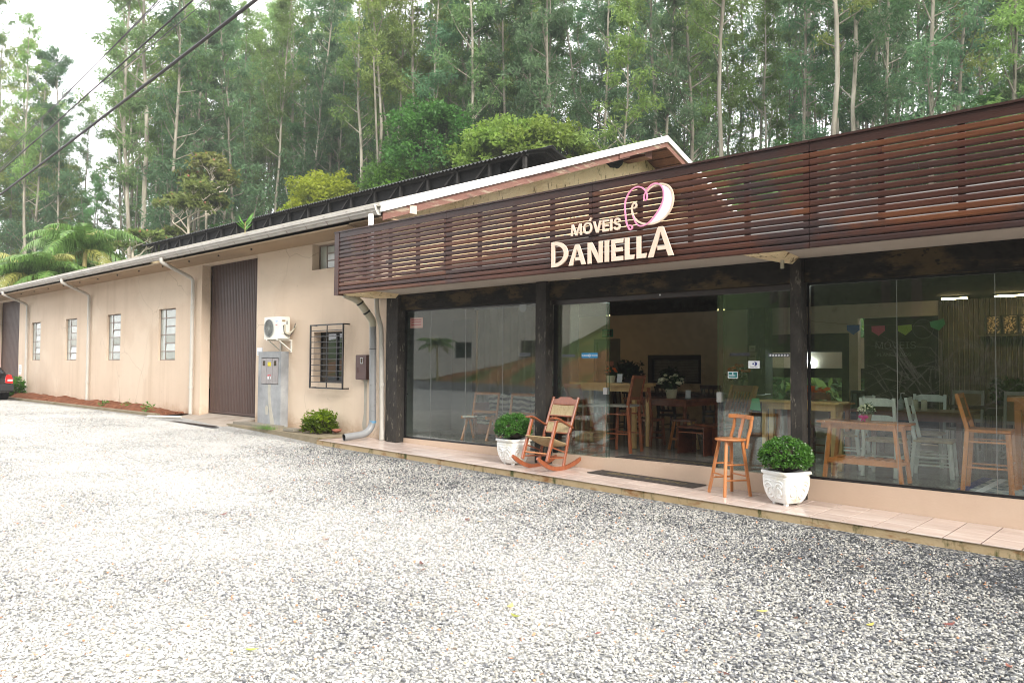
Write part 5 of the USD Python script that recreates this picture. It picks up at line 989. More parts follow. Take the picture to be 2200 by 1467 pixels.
# leaves scattered over volumes
def leaf_cloud(mb, centers, n_each, radius, size, aspect, rg, cols, droop=0.0, squash=1.0, shell=False, fold=False):
    """many small leaf quads around each centre; cols: two colours to mix"""
    C = np.repeat(np.asarray(centers, float), n_each, 0); N = len(C)
    rad = np.repeat(np.broadcast_to(radius, (len(centers),)), n_each)
    d = rg.normal(size=(N, 3)); d /= np.linalg.norm(d, axis=1, keepdims=True)
    rr = (rg.random(N) ** (1 / 3) if not shell else rg.uniform(0.86, 1.03, N))[:, None]
    p = C + d * rr * rad[:, None] * [1, 1, squash]
    a = rg.normal(size=(N, 3)) * [1, 1, 0.7] + [0, 0, -droop]
    if shell: a = a * 0.8 + d * 0.5
    a /= np.linalg.norm(a, axis=1, keepdims=True)
    b = np.cross(a, rg.normal(size=(N, 3)) + (d * 2 if shell else 0)); b /= np.linalg.norm(b, axis=1, keepdims=True) + 1e-9
    if shell: b = np.cross(d + rg.normal(size=(N, 3)) * 0.55, a); b /= np.linalg.norm(b, axis=1, keepdims=True) + 1e-9
    L = size * rg.uniform(0.7, 1.3, N)[:, None]; W = L * aspect
    v = np.stack([p, p + a * L * 0.5 + b * W * 0.5, p + a * L, p + a * L * 0.5 - b * W * 0.5], 1).reshape(-1, 3)
    k = (np.arange(N) * 4)[:, None]; f = np.vstack([k + [0, 1, 2], k + [0, 2, 3]])
    t = np.repeat(rg.random(len(centers)), n_each) * 0.6 + rg.random(N) * 0.4
    c = np.asarray(cols[0]) * (1 - t[:, None]) + np.asarray(cols[1]) * t[:, None]
    c *= rg.uniform(0.75, 1.2, (N, 1))
    s = mb; s.v.append(v); s.f.append(f + s.n); s.n += len(v); s.c.append(np.repeat(c, 4, 0))
    return s

def planter(label, plant_label, cx, cy, rz, seed):
    z = tz(cx); t = local_thing('square_pot', label, 'plant pot', (cx, cy, z), 'white ornate pots on the porch', rz)
    # rounded square body: lofted superellipse sections
    prof = [(0.130, 0.020), (0.145, 0.028), (0.178, 0.075), (0.205, 0.14), (0.222, 0.22), (0.227, 0.315), (0.218, 0.322), (0.222, 0.345), (0.240, 0.352), (0.244, 0.372), (0.236, 0.385), (0.215, 0.385), (0.205, 0.36), (0.20, 0.33)]
    n = 120; ang = np.arange(n) * 2 * PI / n + PI / n
    e = 11.0; r = 1.0 / (np.abs(np.cos(ang)) ** e + np.abs(np.sin(ang)) ** e) ** (1 / e)
    prof = [(q * 0.86, zz) for q, zz in prof]
    v = np.concatenate([np.stack([h * r * np.cos(ang), h * r * np.sin(ang), np.full(n, zz)], 1) for h, zz in prof])
    k = len(prof); i, j = np.meshgrid(np.arange(k - 1), np.arange(n), indexing='ij')
    f = np.stack([i * n + j, i * n + (j + 1) % n, (i + 1) * n + (j + 1) % n, (i + 1) * n + j], -1).reshape(-1, 4)
    obj('pot_body', MB().add(v, f).add(np.vstack([v[:n], [[0, 0, 0.020]]]), [[(q + 1) % n, q, n] for q in range(n)]), 'pot_white', t, smooth=35)
    obj('soil', MB().lathe([(0, 0.35), (0.165, 0.345)], 16), 'soil', t)
    for a in range(4):
        ca, sa = math.cos(a * PI / 2), math.sin(a * PI / 2); rot = lambda q: [(x * ca - y * sa, x * sa + y * ca, zz) for x, y, zz in q]
        fy = lambda zz: -np.interp(zz, [q[1] for q in prof[:6]], [q[0] for q in prof[:6]]) - 0.0005
        m = MB()
        for sg_ in (-1, 1):
            for path, rad in (([(0.02, 0.13), (0.03, 0.20), (0.07, 0.245), (0.12, 0.24), (0.145, 0.21), (0.11, 0.205)], 0.010), ([(0.025, 0.19), (0.07, 0.20), (0.115, 0.17), (0.12, 0.13), (0.085, 0.115), (0.06, 0.14), (0.085, 0.155)], 0.009), ([(0.025, 0.11), (0.06, 0.085), (0.10, 0.09)], 0.008), ([(0.015, 0.27), (0.08, 0.275), (0.15, 0.262), (0.155, 0.235)], 0.007)):
                cpth = curve_open([(x * sg_ * 0.88, zz) for x, zz in path]); m.tube(rot([(x, fy(zz), zz) for x, zz in cpth]), rad * np.sin(np.linspace(0.35, PI - 0.3, len(cpth))) + 0.002, 7)
        m.tube(rot([(0, fy(zz), zz) for zz in (0.07, 0.15, 0.22)]), 0.010, 7)
        obj('relief', m, 'pot_white', t, smooth=60)
        obj('foot', MB().box(*(lambda q: (min(q[0][0], q[1][0]), max(q[0][0], q[1][0]), min(q[0][1], q[1][1]), max(q[0][1], q[1][1])))(rot([(0.065, 0.065, 0), (0.105, 0.105, 0)])), 0, 0.022), 'pot_white' if a else 'stone', t)
    tp = local_thing('ball_shrub', plant_label, 'shrub', (cx, cy, z), 'clipped shrubs in the white pots', rz)
    rg = np.random.default_rng(seed); m = MB()
    nC = 420; d = rg.normal(size=(nC, 3)); d /= np.linalg.norm(d, axis=1, keepdims=True); d = d[d[:, 2] > -0.45]
    R0 = 0.252; bump_ = 1 + 0.06 * (meshkit.fbm(d * 2.4 + seed, 3) - 0.5)
    cen = d * (R0 * bump_)[:, None] * [1.05, 1.05, 0.80] + [0, 0, 0.54]
    leaf_cloud(m, cen, 34, 0.038, 0.027, 0.55, rg, [(0.022, 0.085, 0.010), (0.075, 0.200, 0.020)])
    obj('leaves', m, 'topiary_leaf', tp, tint=True)
    core = trimesh.creation.icosphere(3, 0.218); obj('twiggy_core', MB().tm(core.apply_scale([1.05, 1.05, 0.80]).apply_translation([0, 0, 0.54])), 'soil', tp)
    obj('stem', MB().tube([(0, 0, 0.34), (0, 0, 0.5)], 0.02, 8), 'bark_dark', tp)
def curve_open(p, n=14): 
    tck, _ = splprep(np.array(p).T, s=0, k=min(3, len(p) - 1)); return np.stack(splev(np.linspace(0, 1, n), tck), 1)
planter('white ornate square pot near the third charred post, holding the nearer clipped shrub', 'dark green clipped ball shrub in the white pot beside the bar stool', -3.70, 8.70, math.radians(-22 + 0), 5)
planter('white ornate square pot between the left window and the rocking chair', 'dark green clipped ball shrub in the white pot beside the rocking chair', -7.93, 8.66, math.radians(-6), 6)

# ------------------------------------------------------------------ inside the shop
def simple_table(name, label, x0, x1, y0, y1, top, mat, th=0.035, leg=0.06, turned=False):
    t = thing(name, label, 'table', ((x0 + x1) / 2, (y0 + y1) / 2, FL))
    obj('tabletop', B(x0, x1, y0, y1, FL + top - th, FL + top, ch=0.006), mat, t)
    obj('apron', B(x0 + 0.06, x1 - 0.06, y0 + 0.06, y1 - 0.06, FL + top - th - 0.09, FL + top - th - 0.001), mat, t)
    for x in (x0 + 0.09, x1 - 0.09):
        for y in (y0 + 0.09, y1 - 0.09):
            if turned: obj('leg', MB().lathe([(0, 0), (0.022, 0), (0.03, 0.1), (0.024, 0.16), (0.034, 0.3), (0.026, 0.45), (0.036, 0.5), (0.026, 0.54), (0.038, 0.6), (0.036, top - th - 0.09), (0, top - th - 0.09)], 10, at=(x, y, FL)), mat, t, smooth=40)
            else: obj('leg', B(x - leg / 2, x + leg / 2, y - leg / 2, y + leg / 2, FL, FL + top - th - 0.092), mat, t)
    return t
def chair(name, label, x, y, rz, mat, seat=0.45, w=0.42, d=0.42, back=0.92, style='ladder', seat_mat=None, group=None, cat='chair', splay=0.02):
    """front faces local -y; base at x, y"""
    t = local_thing(name, label, cat, (x, y, FL), group, rz); h = w / 2
    sm = seat_mat or mat
    obj('seat', B(-h, h, -d / 2, d / 2, seat - 0.035, seat, ch=0.008), sm, t)
    for s in (-1, 1):
        obj('leg', MB().beam((s * (h - 0.02 + splay), -d / 2 + 0.02 - splay, 0), (s * (h - 0.025), -d / 2 + 0.03, seat - 0.036), 0.036, 0.036), mat, t)
        obj('back_post', MB().beam((s * (h - 0.02), d / 2 - 0.015 + splay + 0.03, 0), (s * (h - 0.02), d / 2 - 0.015, seat), 0.036, 0.042).beam((s * (h - 0.02), d / 2 - 0.015, seat), (s * (h - 0.02), d / 2 + 0.085, back), 0.036, 0.042, h1=0.032), mat, t)
        for zz in ((0.18, 0.30) if seat < 0.6 else (0.22, 0.45)): obj('side_rung', MB().tube([(s * (h - 0.02), -d / 2 + 0.02, zz * seat / 0.45 * 0.8), (s * (h - 0.02), d / 2 + 0.01, zz * seat / 0.45 * 0.8)], 0.011, 7), mat, t)
    obj('front_rung', MB().tube([(-h + 0.02, -d / 2 + 0.01, seat * 0.45), (h - 0.02, -d / 2 + 0.01, seat * 0.45)], 0.011, 7), mat, t); obj('front_rung', MB().tube([(-h + 0.02, -d / 2 + 0.005, seat * 0.25), (h - 0.02, -d / 2 + 0.005, seat * 0.25)], 0.011, 7), mat, t)
    yb = lambda z: d / 2 - 0.015 + (z - seat) / (back - seat) * 0.10
    bh = back - seat
    if style == 'ladder':
        for fz, ht in ((0.90, 0.10), (0.52, 0.07)):
            z = seat + bh * fz
            obj('back_slat', MB().poly(Polygon([(-h + 0.035, z - ht / 2), (-h + 0.035, z + ht / 2 - 0.02), (-h + 0.10, z + ht / 2), (h - 0.10, z + ht / 2), (h - 0.035, z + ht / 2 - 0.02), (h - 0.035, z - ht / 2)]), 0.016, ((0, yb(z) - 0.008, 0), (1, 0, 0), (0, 0, 1), (0, 1, 0))), mat, t)
    elif style == 'spindle':
        obj('crest_rail', MB().beam((-h, yb(back), back - 0.03), (h, yb(back), back - 0.03), 0.03, 0.07), mat, t); obj('lower_rail', MB().beam((-h + .03, yb(seat + .06), seat + 0.07), (h - .03, yb(seat + .06), seat + 0.07), 0.024, 0.04), mat, t)
        for k in range(4): xx = -h + 0.07 + (w - 0.14) * k / 3; obj('spindle', MB().beam((xx, yb(seat + 0.09), seat + 0.09), (xx, yb(back - 0.06), back - 0.065), 0.024, 0.014), mat, t)
    elif style == 'cane':
        obj('crest_rail', MB().beam((-h + .02, yb(back), back - 0.025), (h - .02, yb(back), back - 0.025), 0.03, 0.05), mat, t); obj('lower_rail', MB().beam((-h + .04, yb(seat + .1), seat + 0.10), (h - .04, yb(seat + .1), seat + 0.10), 0.026, 0.05), mat, t)
        obj('cane_panel', MB().beam((0, yb(seat + 0.125), seat + 0.125), (0, yb(back - 0.05), back - 0.05), w - 0.08, 0.008, up=(0, 1, 0)), 'cane', t)
    elif style == 'open':
        obj('crest_rail', MB().beam((-h + .02, yb(back), back - 0.03), (h - .02, yb(back), back - 0.03), 0.03, 0.06), mat, t); obj('lower_rail', MB().beam((-h + .04, yb(seat + .12), seat + 0.12), (h - .04, yb(seat + .12), seat + 0.12), 0.026, 0.05), mat, t)
    return t
def flower_pot(name, label, x, y, z, R, H, potmat, cols, fr, petal=None, seed=1, leafsize=0.05, n=9, cat='potted plant'):
    t = thing(name, label, cat, (x, y, z)); rg = np.random.default_rng(seed)
    obj('pot', MB().lathe([(0, 0), (R * 0.75, 0), (R, H), (R * 0.92, H), (R * 0.85, H * 0.9), (0, H * 0.9)], 16, at=(x, y, z)), potmat, t, smooth=40)
    m = MB(); d = rg.normal(size=(n * 4, 3)); d /= np.linalg.norm(d, axis=1, keepdims=True); cen = d * fr * [1, 1, 0.75] * rg.random((n * 4, 1)) ** 0.4 + [x, y, z + H + fr * 0.55]
    leaf_cloud(m, cen, 14, fr * 0.3, leafsize, 0.42, rg, cols); obj('leaves', m, 'plant_leaf', t, tint=True)
    if petal:
        for k in range(n * 2):
            e = rg.normal(size=3); e /= np.linalg.norm(e); e[2] = abs(e[2]); c = np.array([x, y, z + H + fr * 0.5]) + e * fr * [1.02, 1.02, 0.85]
            b_ = trimesh.creation.icosphere(1, fr * rg.uniform(0.16, 0.27)); b_.vertices *= [1, 1, 0.7]; obj('blossom', MB().tm(b_.apply_translation(c)), petal, t)
    return t
GREEN = [(0.02, 0.05, 0.012), (0.05, 0.11, 0.022)]
simple_table('bar_counter', 'tall pale topped counter table behind the left sliding glass', -8.35, -6.98, 10.55, 11.15, 1.06, 'pale_wood', th=0.05)
chair('bar_chair', 'tall cane backed bar chair standing in the open doorway', -6.95, 10.12, math.radians(-82), 'red_wood', seat=0.74, back=1.20, style='cane', seat_mat='fabric_beige', cat='bar chair', w=0.44)
chair('bar_chair', 'tall dark bar chair behind the left sliding glass, left of the doorway', -7.60, 10.05, math.radians(165), 'dark_red_wood', seat=0.72, back=1.05, style='cane', seat_mat='fabric_beige', cat='bar chair')
tt_ = simple_table('turned_table', 'wooden dining table with turned legs in the middle of the shop', -7.95, -6.65, 11.6, 12.9, 0.78, 'red_wood', turned=True)
chair('spindle_chair', 'brown spindle backed chair pushed up to the turned leg table', -7.22, 11.28, PI + 0.05, 'red_wood', style='spindle', back=0.98)
t = local_thing('square_stool', 'low square stool with pale legs near the doorway', 'stool', (-6.42, 11.10, FL), rz=0.2)
obj('seat', B(-0.17, 0.17, -0.15, 0.15, 0.455, 0.485, ch=0.006), 'dark_red_wood', t)
for a in (-1, 1):
    for b in (-1, 1): obj('leg', MB().beam((a * 0.19, b * 0.17, 0), (a * 0.12, b * 0.11, 0.454), 0.036, 0.036), 'pale_wood' if a > 0 else 'orange_wood', t)
    obj('rung', MB().beam((a * 0.165, -0.145, 0.17), (a * 0.165, 0.145, 0.17), 0.018, 0.026), 'orange_wood', t); obj('rung', MB().beam((-0.16, a * 0.14, 0.17), (0.16, a * 0.14, 0.17), 0.018, 0.03), 'orange_wood', t)
t = local_thing('slatted_armchair', 'orange wooden armchair with slatted reclining back at the right of the doorway', 'armchair', (-5.72, 11.05, FL), rz=math.radians(-28))
for s in (-1, 1):
    obj('back_post', MB().beam((s * 0.29, 0.18, 0.28), (s * 0.29, 0.42, 1.05), 0.05, 0.06), 'orange_wood', t); obj('front_leg', B(s * 0.29 - 0.03, s * 0.29 + 0.03, -0.36, -0.30, 0, 0.42), 'dark_red_wood', t); obj('rear_leg', B(s * 0.29 - 0.03, s * 0.29 + 0.03, 0.22, 0.28, 0, 0.40), 'dark_red_wood', t)
    obj('side_rail', B(s * 0.29 - 0.02, s * 0.29 + 0.02, -0.30, 0.22, 0.30, 0.38), 'red_wood', t)
obj('crest_rail', MB().beam((-0.27, 0.405, 1.00), (0.27, 0.405, 1.00), 0.03, 0.10), 'red_wood', t); obj('lower_rail', MB().beam((-0.27, 0.255, 0.52), (0.27, 0.255, 0.52), 0.03, 0.10), 'orange_wood', t)
for k in range(7): xx = -0.22 + k * 0.073; obj('back_slat', MB().beam((xx, 0.27, 0.57), (xx, 0.39, 0.95), 0.030, 0.014), 'orange_wood', t)
for k in range(5): obj('seat_slat', B(-0.27, 0.27, -0.34 + k * 0.115, -0.25 + k * 0.115, 0.425, 0.445), 'red_wood', t)
obj('price_tag', MB().beam((0.05, -0.37, 0.30), (0.05, -0.37, 0.42), 0.07, 0.002, up=(0, 1, 0)), 'burlap', t)
t = local_thing('nest_table', 'small dark red side table under the slatted armchair', 'side table', (-5.95, 10.65, FL), rz=math.radians(-8))
obj('top', B(-0.22, 0.28, -0.18, 0.18, 0.40, 0.425), 'dark_red_wood', t); obj('shelf', B(-0.20, 0.26, -0.165, 0.165, 0.33, 0.345), 'red_wood', t)
for a in (-1, 1): obj('side_panel', B((-0.22 if a < 0 else 0.26), (-0.20 if a < 0 else 0.28), -0.17, 0.17, 0, 0.398), 'dark_red_wood', t)
flower_pot('white_flower_pot', 'pot of white roses on the turned leg table', -7.22, 12.05, FL + 0.78, 0.11, 0.16, 'petal_white', GREEN, 0.20, 'petal_white', 4, cat='flower pot')
flower_pot('orange_flower_pot', 'pot of orange flowers on the pale counter behind the left sliding glass', -7.62, 10.75, FL + 1.06, 0.085, 0.12, 'petal_white', GREEN, 0.10, 'petal_orange', 5, cat='flower pot')
flower_pot('red_flower_pot', 'pot of red orange flowers behind the slatted armchair', -6.35, 12.9, FL + 0.98, 0.10, 0.14, 'ac_dark', GREEN, 0.19, 'petal_orange', 6, cat='flower pot')
flower_pot('fern_pot', 'dark leafy fern pot left of the cane backed bar chair', -8.05, 12.0, FL + 0.98, 0.13, 0.14, 'ac_dark', [(0.012, 0.03, 0.010), (0.03, 0.06, 0.015)], 0.26, None, 7, 0.11)
flower_pot('fern_pot', 'dark leafy fern pot below the left edge of the service hatch', -8.15, 13.6, FL + 0.86, 0.12, 0.14, 'ac_dark', [(0.012, 0.03, 0.010), (0.03, 0.07, 0.015)], 0.22, None, 8, 0.10)
simple_table('dark_table', 'dark wooden table along the back wall below the service hatch', -8.9, -6.2, 12.95, 13.9, 0.84, 'dark_wood', th=0.05)
for k, (x, y, r) in enumerate(((-8.5, 12.6, 0.1), (-7.6, 12.75, -0.1), (-6.85, 13.1, 0.0))): chair('dark_chair', ['dark chair at the left end of the dark table', 'dark chair in the middle of the dark table', 'dark chair at the right end of the dark table'][k], x, y, r + PI, 'dark_wood', style='spindle', back=1.0)
for nm, lab, x, y, z in (('card_holder', 'small white card holder on the turned leg table', -6.83, 11.95, FL + 0.781), ('card_holder', 'small white card holder on the pale counter left of the door lock', -7.35, 10.62, FL + 1.061), ('card_holder', 'white card holder on the console behind the right sliding glass', -4.10, 10.15, FL + 0.90)):
    t = thing(nm, lab, 'card holder', (x, y, z)); obj('base', B(x - 0.05, x + 0.05, y - 0.03, y + 0.03, z, z + 0.012), 'vase_glass', t); obj('card', MB().beam((x, y, z + 0.012), (x, y + 0.015, z + 0.15), 0.10, 0.003, up=(0, 1, 0)), 'paper_white', t)
simple_table('console_table', 'pale wooden console table behind the right sliding glass', -4.65, -3.55, 9.95, 10.35, 0.90, 'pale_wood', th=0.03)
t = thing('green_cloth', 'small green cloth hanging over the left corner of the console table', 'cloth', (-4.65, 9.95, 1.2)); obj('cloth', MB().add([(-4.70, 9.94, 1.33), (-4.60, 9.94, 1.335), (-4.575, 9.935, 1.17), (-4.73, 9.935, 1.18), (-4.70, 9.952, 1.335), (-4.60, 9.952, 1.34), (-4.575, 9.947, 1.17), (-4.73, 9.947, 1.18)], [[0, 3, 2, 1], [4, 5, 6, 7], [0, 1, 5, 4], [1, 2, 6, 5], [2, 3, 7, 6], [3, 0, 4, 7]]), 'flag_green', t)
chair('dark_stool_chair', 'dark backed chair behind the console table', -4.05, 10.75, PI, 'dark_red_wood', seat=0.55, back=1.0, style='ladder')
hatch = thing('service_hatch', 'dark framed hatch with a closed grey slatted shutter in the back wall', 'hatch', (-8.87, BACKY, 1.4))
obj('frame', MB().poly(XZ(-9.535, -8.20, 1.40, 2.02).difference(XZ(-9.43, -8.26, 1.44, 1.92)), 0.14, wallframe(BACKY + 0.001)), 'black_frame', hatch)
for k in range(14): obj('shutter_slat', MB().beam((-9.43, BACKY + 0.08, 1.455 + k * 0.034), (-8.26, BACKY + 0.08, 1.455 + k * 0.034), 0.012, 0.030), 'grey_panel', hatch)
dr = thing('back_door', 'grey brown inner door with a paper notice in the back wall', 'door', (-10.67, BACKY, FL))
obj('frame', MB().poly(XZ(-11.05, -10.29, FL, 2.41).difference(XZ(-10.97, -10.37, FL, 2.33)), 0.16, wallframe(BACKY - 0.01)), 'grey_panel', dr); obj('leaf', B(-10.969, -10.371, BACKY + 0.06, BACKY + 0.10, FL, 2.329), 'grey_panel', dr)
obj('notice', B(-10.74, -10.52, BACKY + 0.055, BACKY + 0.0595, 1.62, 1.88), 'paper_pink', dr); flat_text('AQUI', 0.06, -10.72, BACKY + 0.054, 1.72, 'ink_dark', dr, 1.0, True)
ex = thing('green_exit_sign', 'dark green sign with two text bars above the inner door', 'sign', (-10.63, BACKY, 2.45)); obj('plate', B(-10.80, -10.49, BACKY - 0.012, BACKY - 0.001, 2.45, 2.64), 'sign_green', ex)
for zz in (2.50, 2.565): obj('text_bar', B(-10.76, -10.53, BACKY - 0.016, BACKY - 0.0125, zz, zz + 0.03), 'ink_dark', ex)
for k, (x0, x1, z0, z1) in enumerate(((-6.93, -6.80, 2.07, 2.19), (-6.95, -6.78, 1.88, 2.06))):
    t = thing('pillar_notice', ['small pale notice high on the dark inner pillar', 'larger pale notice lower on the dark inner pillar'][k], 'notice', (x0, 14.55, z0)); obj('paper', B(x0, x1, 14.54, 14.548, z0, z1), 'shop_wall', t); obj('printed_line', B(x0 + 0.03, x1 - 0.03, 14.536, 14.5395, (z0 + z1) / 2, (z0 + z1) / 2 + 0.015), 'ink_dark', t)
# left display window
gp_ = thing('grey_partition', 'plain grey partition panel at the far left inside the left window', 'partition', (-11.5, 10.5, FL)); obj('panel', B(-11.78, -11.74, 9.42, 11.6, FL, CEIL - 0.002), 'grey_panel', gp_); obj('return_panel', B(-11.739, -11.15, 10.9, 10.94, FL, 2.7), 'grey_panel', gp_)
ct = thing('curtain', 'long pleated pale curtain hanging inside the left shop window', 'curtain', (-9.8, 11.2, FL))
n = 260; X = np.linspace(-11.2, -8.55, n); Yc = 11.1 + 0.045 * np.sin(X * 34) + 0.02 * np.sin(X * 13 + 1)
v = np.vstack([np.stack([X, Yc + o, np.full(n, z)], 1) for o in (0, 0.006) for z in (FL + 0.02, 2.9)]); a = np.arange(n - 1); q = lambda r0, r1: np.stack([r0 * n + a, r0 * n + a + 1, r1 * n + a + 1, r1 * n + a], 1)
obj('fabric', MB().add(v, np.vstack([q(0, 1), q(3, 2), q(1, 3), q(2, 0)])), 'curtain', ct, smooth=True); obj('rod', MB().tube([(-11.3, 11.12, 2.91), (-8.4, 11.12, 2.91)], 0.014, 8), 'steel', ct)
so = thing('zebra_bench', 'low wooden bench with black and cream patterned cushions inside the left window', 'bench', (-9.7, 10.7, FL))
obj('base', B(-10.55, -8.65, 10.45, 10.95, FL + 0.04, FL + 0.22), 'red_wood', so); obj('seat_cushion', B(-10.53, -8.67, 10.44, 10.94, FL + 0.222, FL + 0.40, ch=0.03), 'zebra_fabric', so)
for k, x in enumerate((-10.3, -9.75, -9.2)): obj('back_cushion', MB().beam((x - 0.26, 10.88, FL + 0.60), (x + 0.26, 10.88, FL + 0.60), 0.14, 0.40, up=(0, -0.15, 1), ch=0.04), 'zebra_fabric', so)
obj('side_panel', B(-10.62, -10.555, 10.42, 10.97, FL, FL + 0.62), 'red_wood', so)
for k, (x, y, lab) in enumerate(((-9.86, 9.85, 'open frame backed low wooden chair, left of the two in the left window'), (-9.02, 9.95, 'low wooden chair with open frame back, right of the two in the left window'))):
    t = local_thing('lounge_chair', lab, 'chair', (x, y, FL), 'open frame chairs in the left window', math.radians(20))
    for s in (-1, 1):
        obj('leg', MB().beam((s * 0.24, -0.24, 0), (s * 0.24, 0.02, 0.42), 0.03, 0.045), 'orange_wood', t); obj('leg', MB().beam((s * 0.24, 0.26, 0), (s * 0.24, 0.06, 0.42), 0.03, 0.045), 'orange_wood', t)
        obj('side_rail', MB().beam((s * 0.24, -0.25, 0.41), (s * 0.24, 0.22, 0.37), 0.03, 0.05), 'orange_wood', t)
        obj('back_post', MB().beam((s * 0.24, 0.20, 0.36), (s * 0.24, 0.34, 0.84), 0.03, 0.04), 'orange_wood', t)
    obj('crest_rail', MB().beam((-0.255, 0.335, 0.82), (0.255, 0.335, 0.82), 0.028, 0.05), 'orange_wood', t); obj('lower_rail', MB().beam((-0.24, 0.235, 0.49), (0.24, 0.235, 0.49), 0.026, 0.045), 'orange_wood', t)
    obj('seat', MB().beam((0, -0.24, 0.425), (0, 0.20, 0.39), 0.46, 0.03), 'zebra_fabric', t)
sd = simple_table('display_table', 'dark small display table at the right of the left window', -8.55, -8.0, 9.75, 10.4, 0.52, 'dark_red_wood')
vs = thing('eucalyptus_vase', 'clear glass vase of grey green eucalyptus sprigs on the display table', 'vase', (-8.36, 10.0, FL + 0.52))
obj('vase', MB().lathe([(0.05, 0), (0.06, 0.02), (0.055, 0.2), (0.07, 0.30), (0.066, 0.30), (0.05, 0.2), (0.045, 0.02)], 16, at=(-8.36, 10.0, FL + 0.521)), 'vase_glass', vs, smooth=40)
m = MB(); rg = np.random.default_rng(3); leaf_cloud(m, np.array([-8.36, 10.0, 1.42]) + rg.normal(size=(26, 3)) * [0.13, 0.13, 0.13], 9, 0.07, 0.075, 0.7, rg, [(0.16, 0.22, 0.18), (0.34, 0.40, 0.34)]); obj('leaves', m, 'plant_leaf', vs, tint=True)
for k in range(5): e = rg.normal(size=2) * 0.1; obj('stem', MB().tube([(-8.36, 10.0, FL + 0.55), (-8.36 + e[0], 10 + e[1], 1.45)], 0.004, 5), 'bark_dark', vs)
t = thing('card_holder', 'white card holder on the display table beside the second post', 'card holder', (-8.08, 9.85, FL + .52)); obj('base', B(-8.13, -8.03, 9.83, 9.89, FL + 0.521, FL + 0.533), 'vase_glass', t); obj('card', MB().beam((-8.08, 9.86, FL + 0.534), (-8.08, 9.875, FL + 0.72), 0.11, 0.003, up=(0, 1, 0)), 'paper_white', t)

# right display window
t = thing('plank_bench', 'orange plank topped bench table with splayed legs just behind the right window', 'bench table', (-3.1, 9.61, FL))
TZ = FL + 0.70; pxs = np.linspace(-3.62, -2.62, 11)
for k in range(10): obj('top_plank', MB().beam(((pxs[k] + pxs[k + 1]) / 2, 9.40, TZ - 0.012), ((pxs[k] + pxs[k + 1]) / 2, 9.83, TZ - 0.012), (pxs[1] - pxs[0]) - 0.008, 0.024, ch=0.003), 'table_wood', t)
for y in (9.46, 9.77): obj('long_rail', B(-3.58, -2.66, y - 0.014, y + 0.014, TZ - 0.085, TZ - 0.025), 'table_wood', t); obj('low_rail', B(-3.50, -2.72, y - 0.014, y + 0.014, FL + 0.20, FL + 0.26), 'table_wood', t)
for xb, xt in ((-3.545, -3.47), (-2.675, -2.75)):
    for y in (9.46, 9.77): obj('leg', MB().beam((xb, y, FL), (xt, y, TZ - 0.025), 0.062, 0.034, up=(1, 0, 0)), 'table_wood', t)
    obj('end_rail', B((xb + xt) / 2 - 0.015, (xb + xt) / 2 + 0.015, 9.475, 9.755, FL + 0.21, FL + 0.25), 'table_wood', t)
for k in range(7): xx = -3.42 + k * 0.107; obj('shelf_slat', B(xx - 0.03, xx + 0.03, 9.475, 9.755, FL + 0.2605, FL + 0.272), 'table_wood', t)
fp = flower_pot('gift_flower_pot', 'small white flower pot wrapped in burlap with a bright pink bow on the plank bench', -3.10, 9.60, TZ, 0.062, 0.095, 'burlap', [(0.05, 0.10, 0.03), (0.12, 0.20, 0.06)], 0.085, None, 12, 0.03, cat='flower pot')
m = MB(); rg = np.random.default_rng(8); d = rg.normal(size=(60, 3)); d /= np.linalg.norm(d, axis=1, keepdims=True); d[:, 2] = np.abs(d[:, 2])
for e in d: m.tm(trimesh.creation.icosphere(0, 0.011).apply_translation(np.array([-3.10, 9.60, TZ + 0.13]) + e * [0.095, 0.095, 0.075]))
obj('white_blossoms', m, 'petal_white', fp)
for s in (-1, 1):
    b_ = trimesh.creation.icosphere(2, 0.028); b_.vertices *= [1.1, 0.5, 0.75]; obj('bow_loop', MB().tm(b_.apply_translation([-3.115 + s * 0.028, 9.535, TZ + 0.06])), 'bow_pink', fp, smooth=True)
    obj('bow_tail', MB().beam((-3.115, 9.532, TZ + 0.055), (-3.115 + s * 0.022, 9.528, TZ + 0.008), 0.016, 0.003, up=(0, 1, 0)), 'bow_pink', fp)
for k, (x, y, r, lab) in enumerate(((-3.10, 10.28, PI, 'white ladder back chair directly behind the plank bench'), (-2.62, 10.62, PI / 2 + 0.12, 'white ladder back chair with straw seat right of the plank bench, seen from the side'), (-3.72, 10.72, -PI / 2, 'white ladder back chair left behind the plank bench'), (-3.00, 11.75, 0.1, 'white ladder back chair farthest back at the dining table'))):
    chair('white_chair', lab, x, y, r, 'white_wood', seat=0.46, back=0.97, style='ladder', seat_mat='woven_straw_seat', group='white ladder back chairs in the right window')
simple_table('dining_table', 'dark red dining table among the white chairs in the right window', -3.75, -2.35, 10.95, 11.75, 0.78, 'dark_red_wood', th=0.04)
for k, x in enumerate((-3.02, -2.92)):
    t = thing('candle', ['cream pillar candle on the dining table, left of the pair', 'cream pillar candle on the dining table, right of the pair'][k], 'candle', (x, 11.3, FL + 0.78)); obj('wax', MB().lathe([(0, 0), (0.038, 0), (0.038, 0.13), (0.030, 0.135), (0, 0.125)], 14, at=(x, 11.3 + k * 0.03, FL + 0.781)), 'candle', t, smooth=40); obj('wick', MB().tube([(x, 11.3 + k * 0.03, FL + 0.90), (x, 11.3 + k * 0.03, FL + 0.925)], 0.003, 5), 'ink_dark', t)
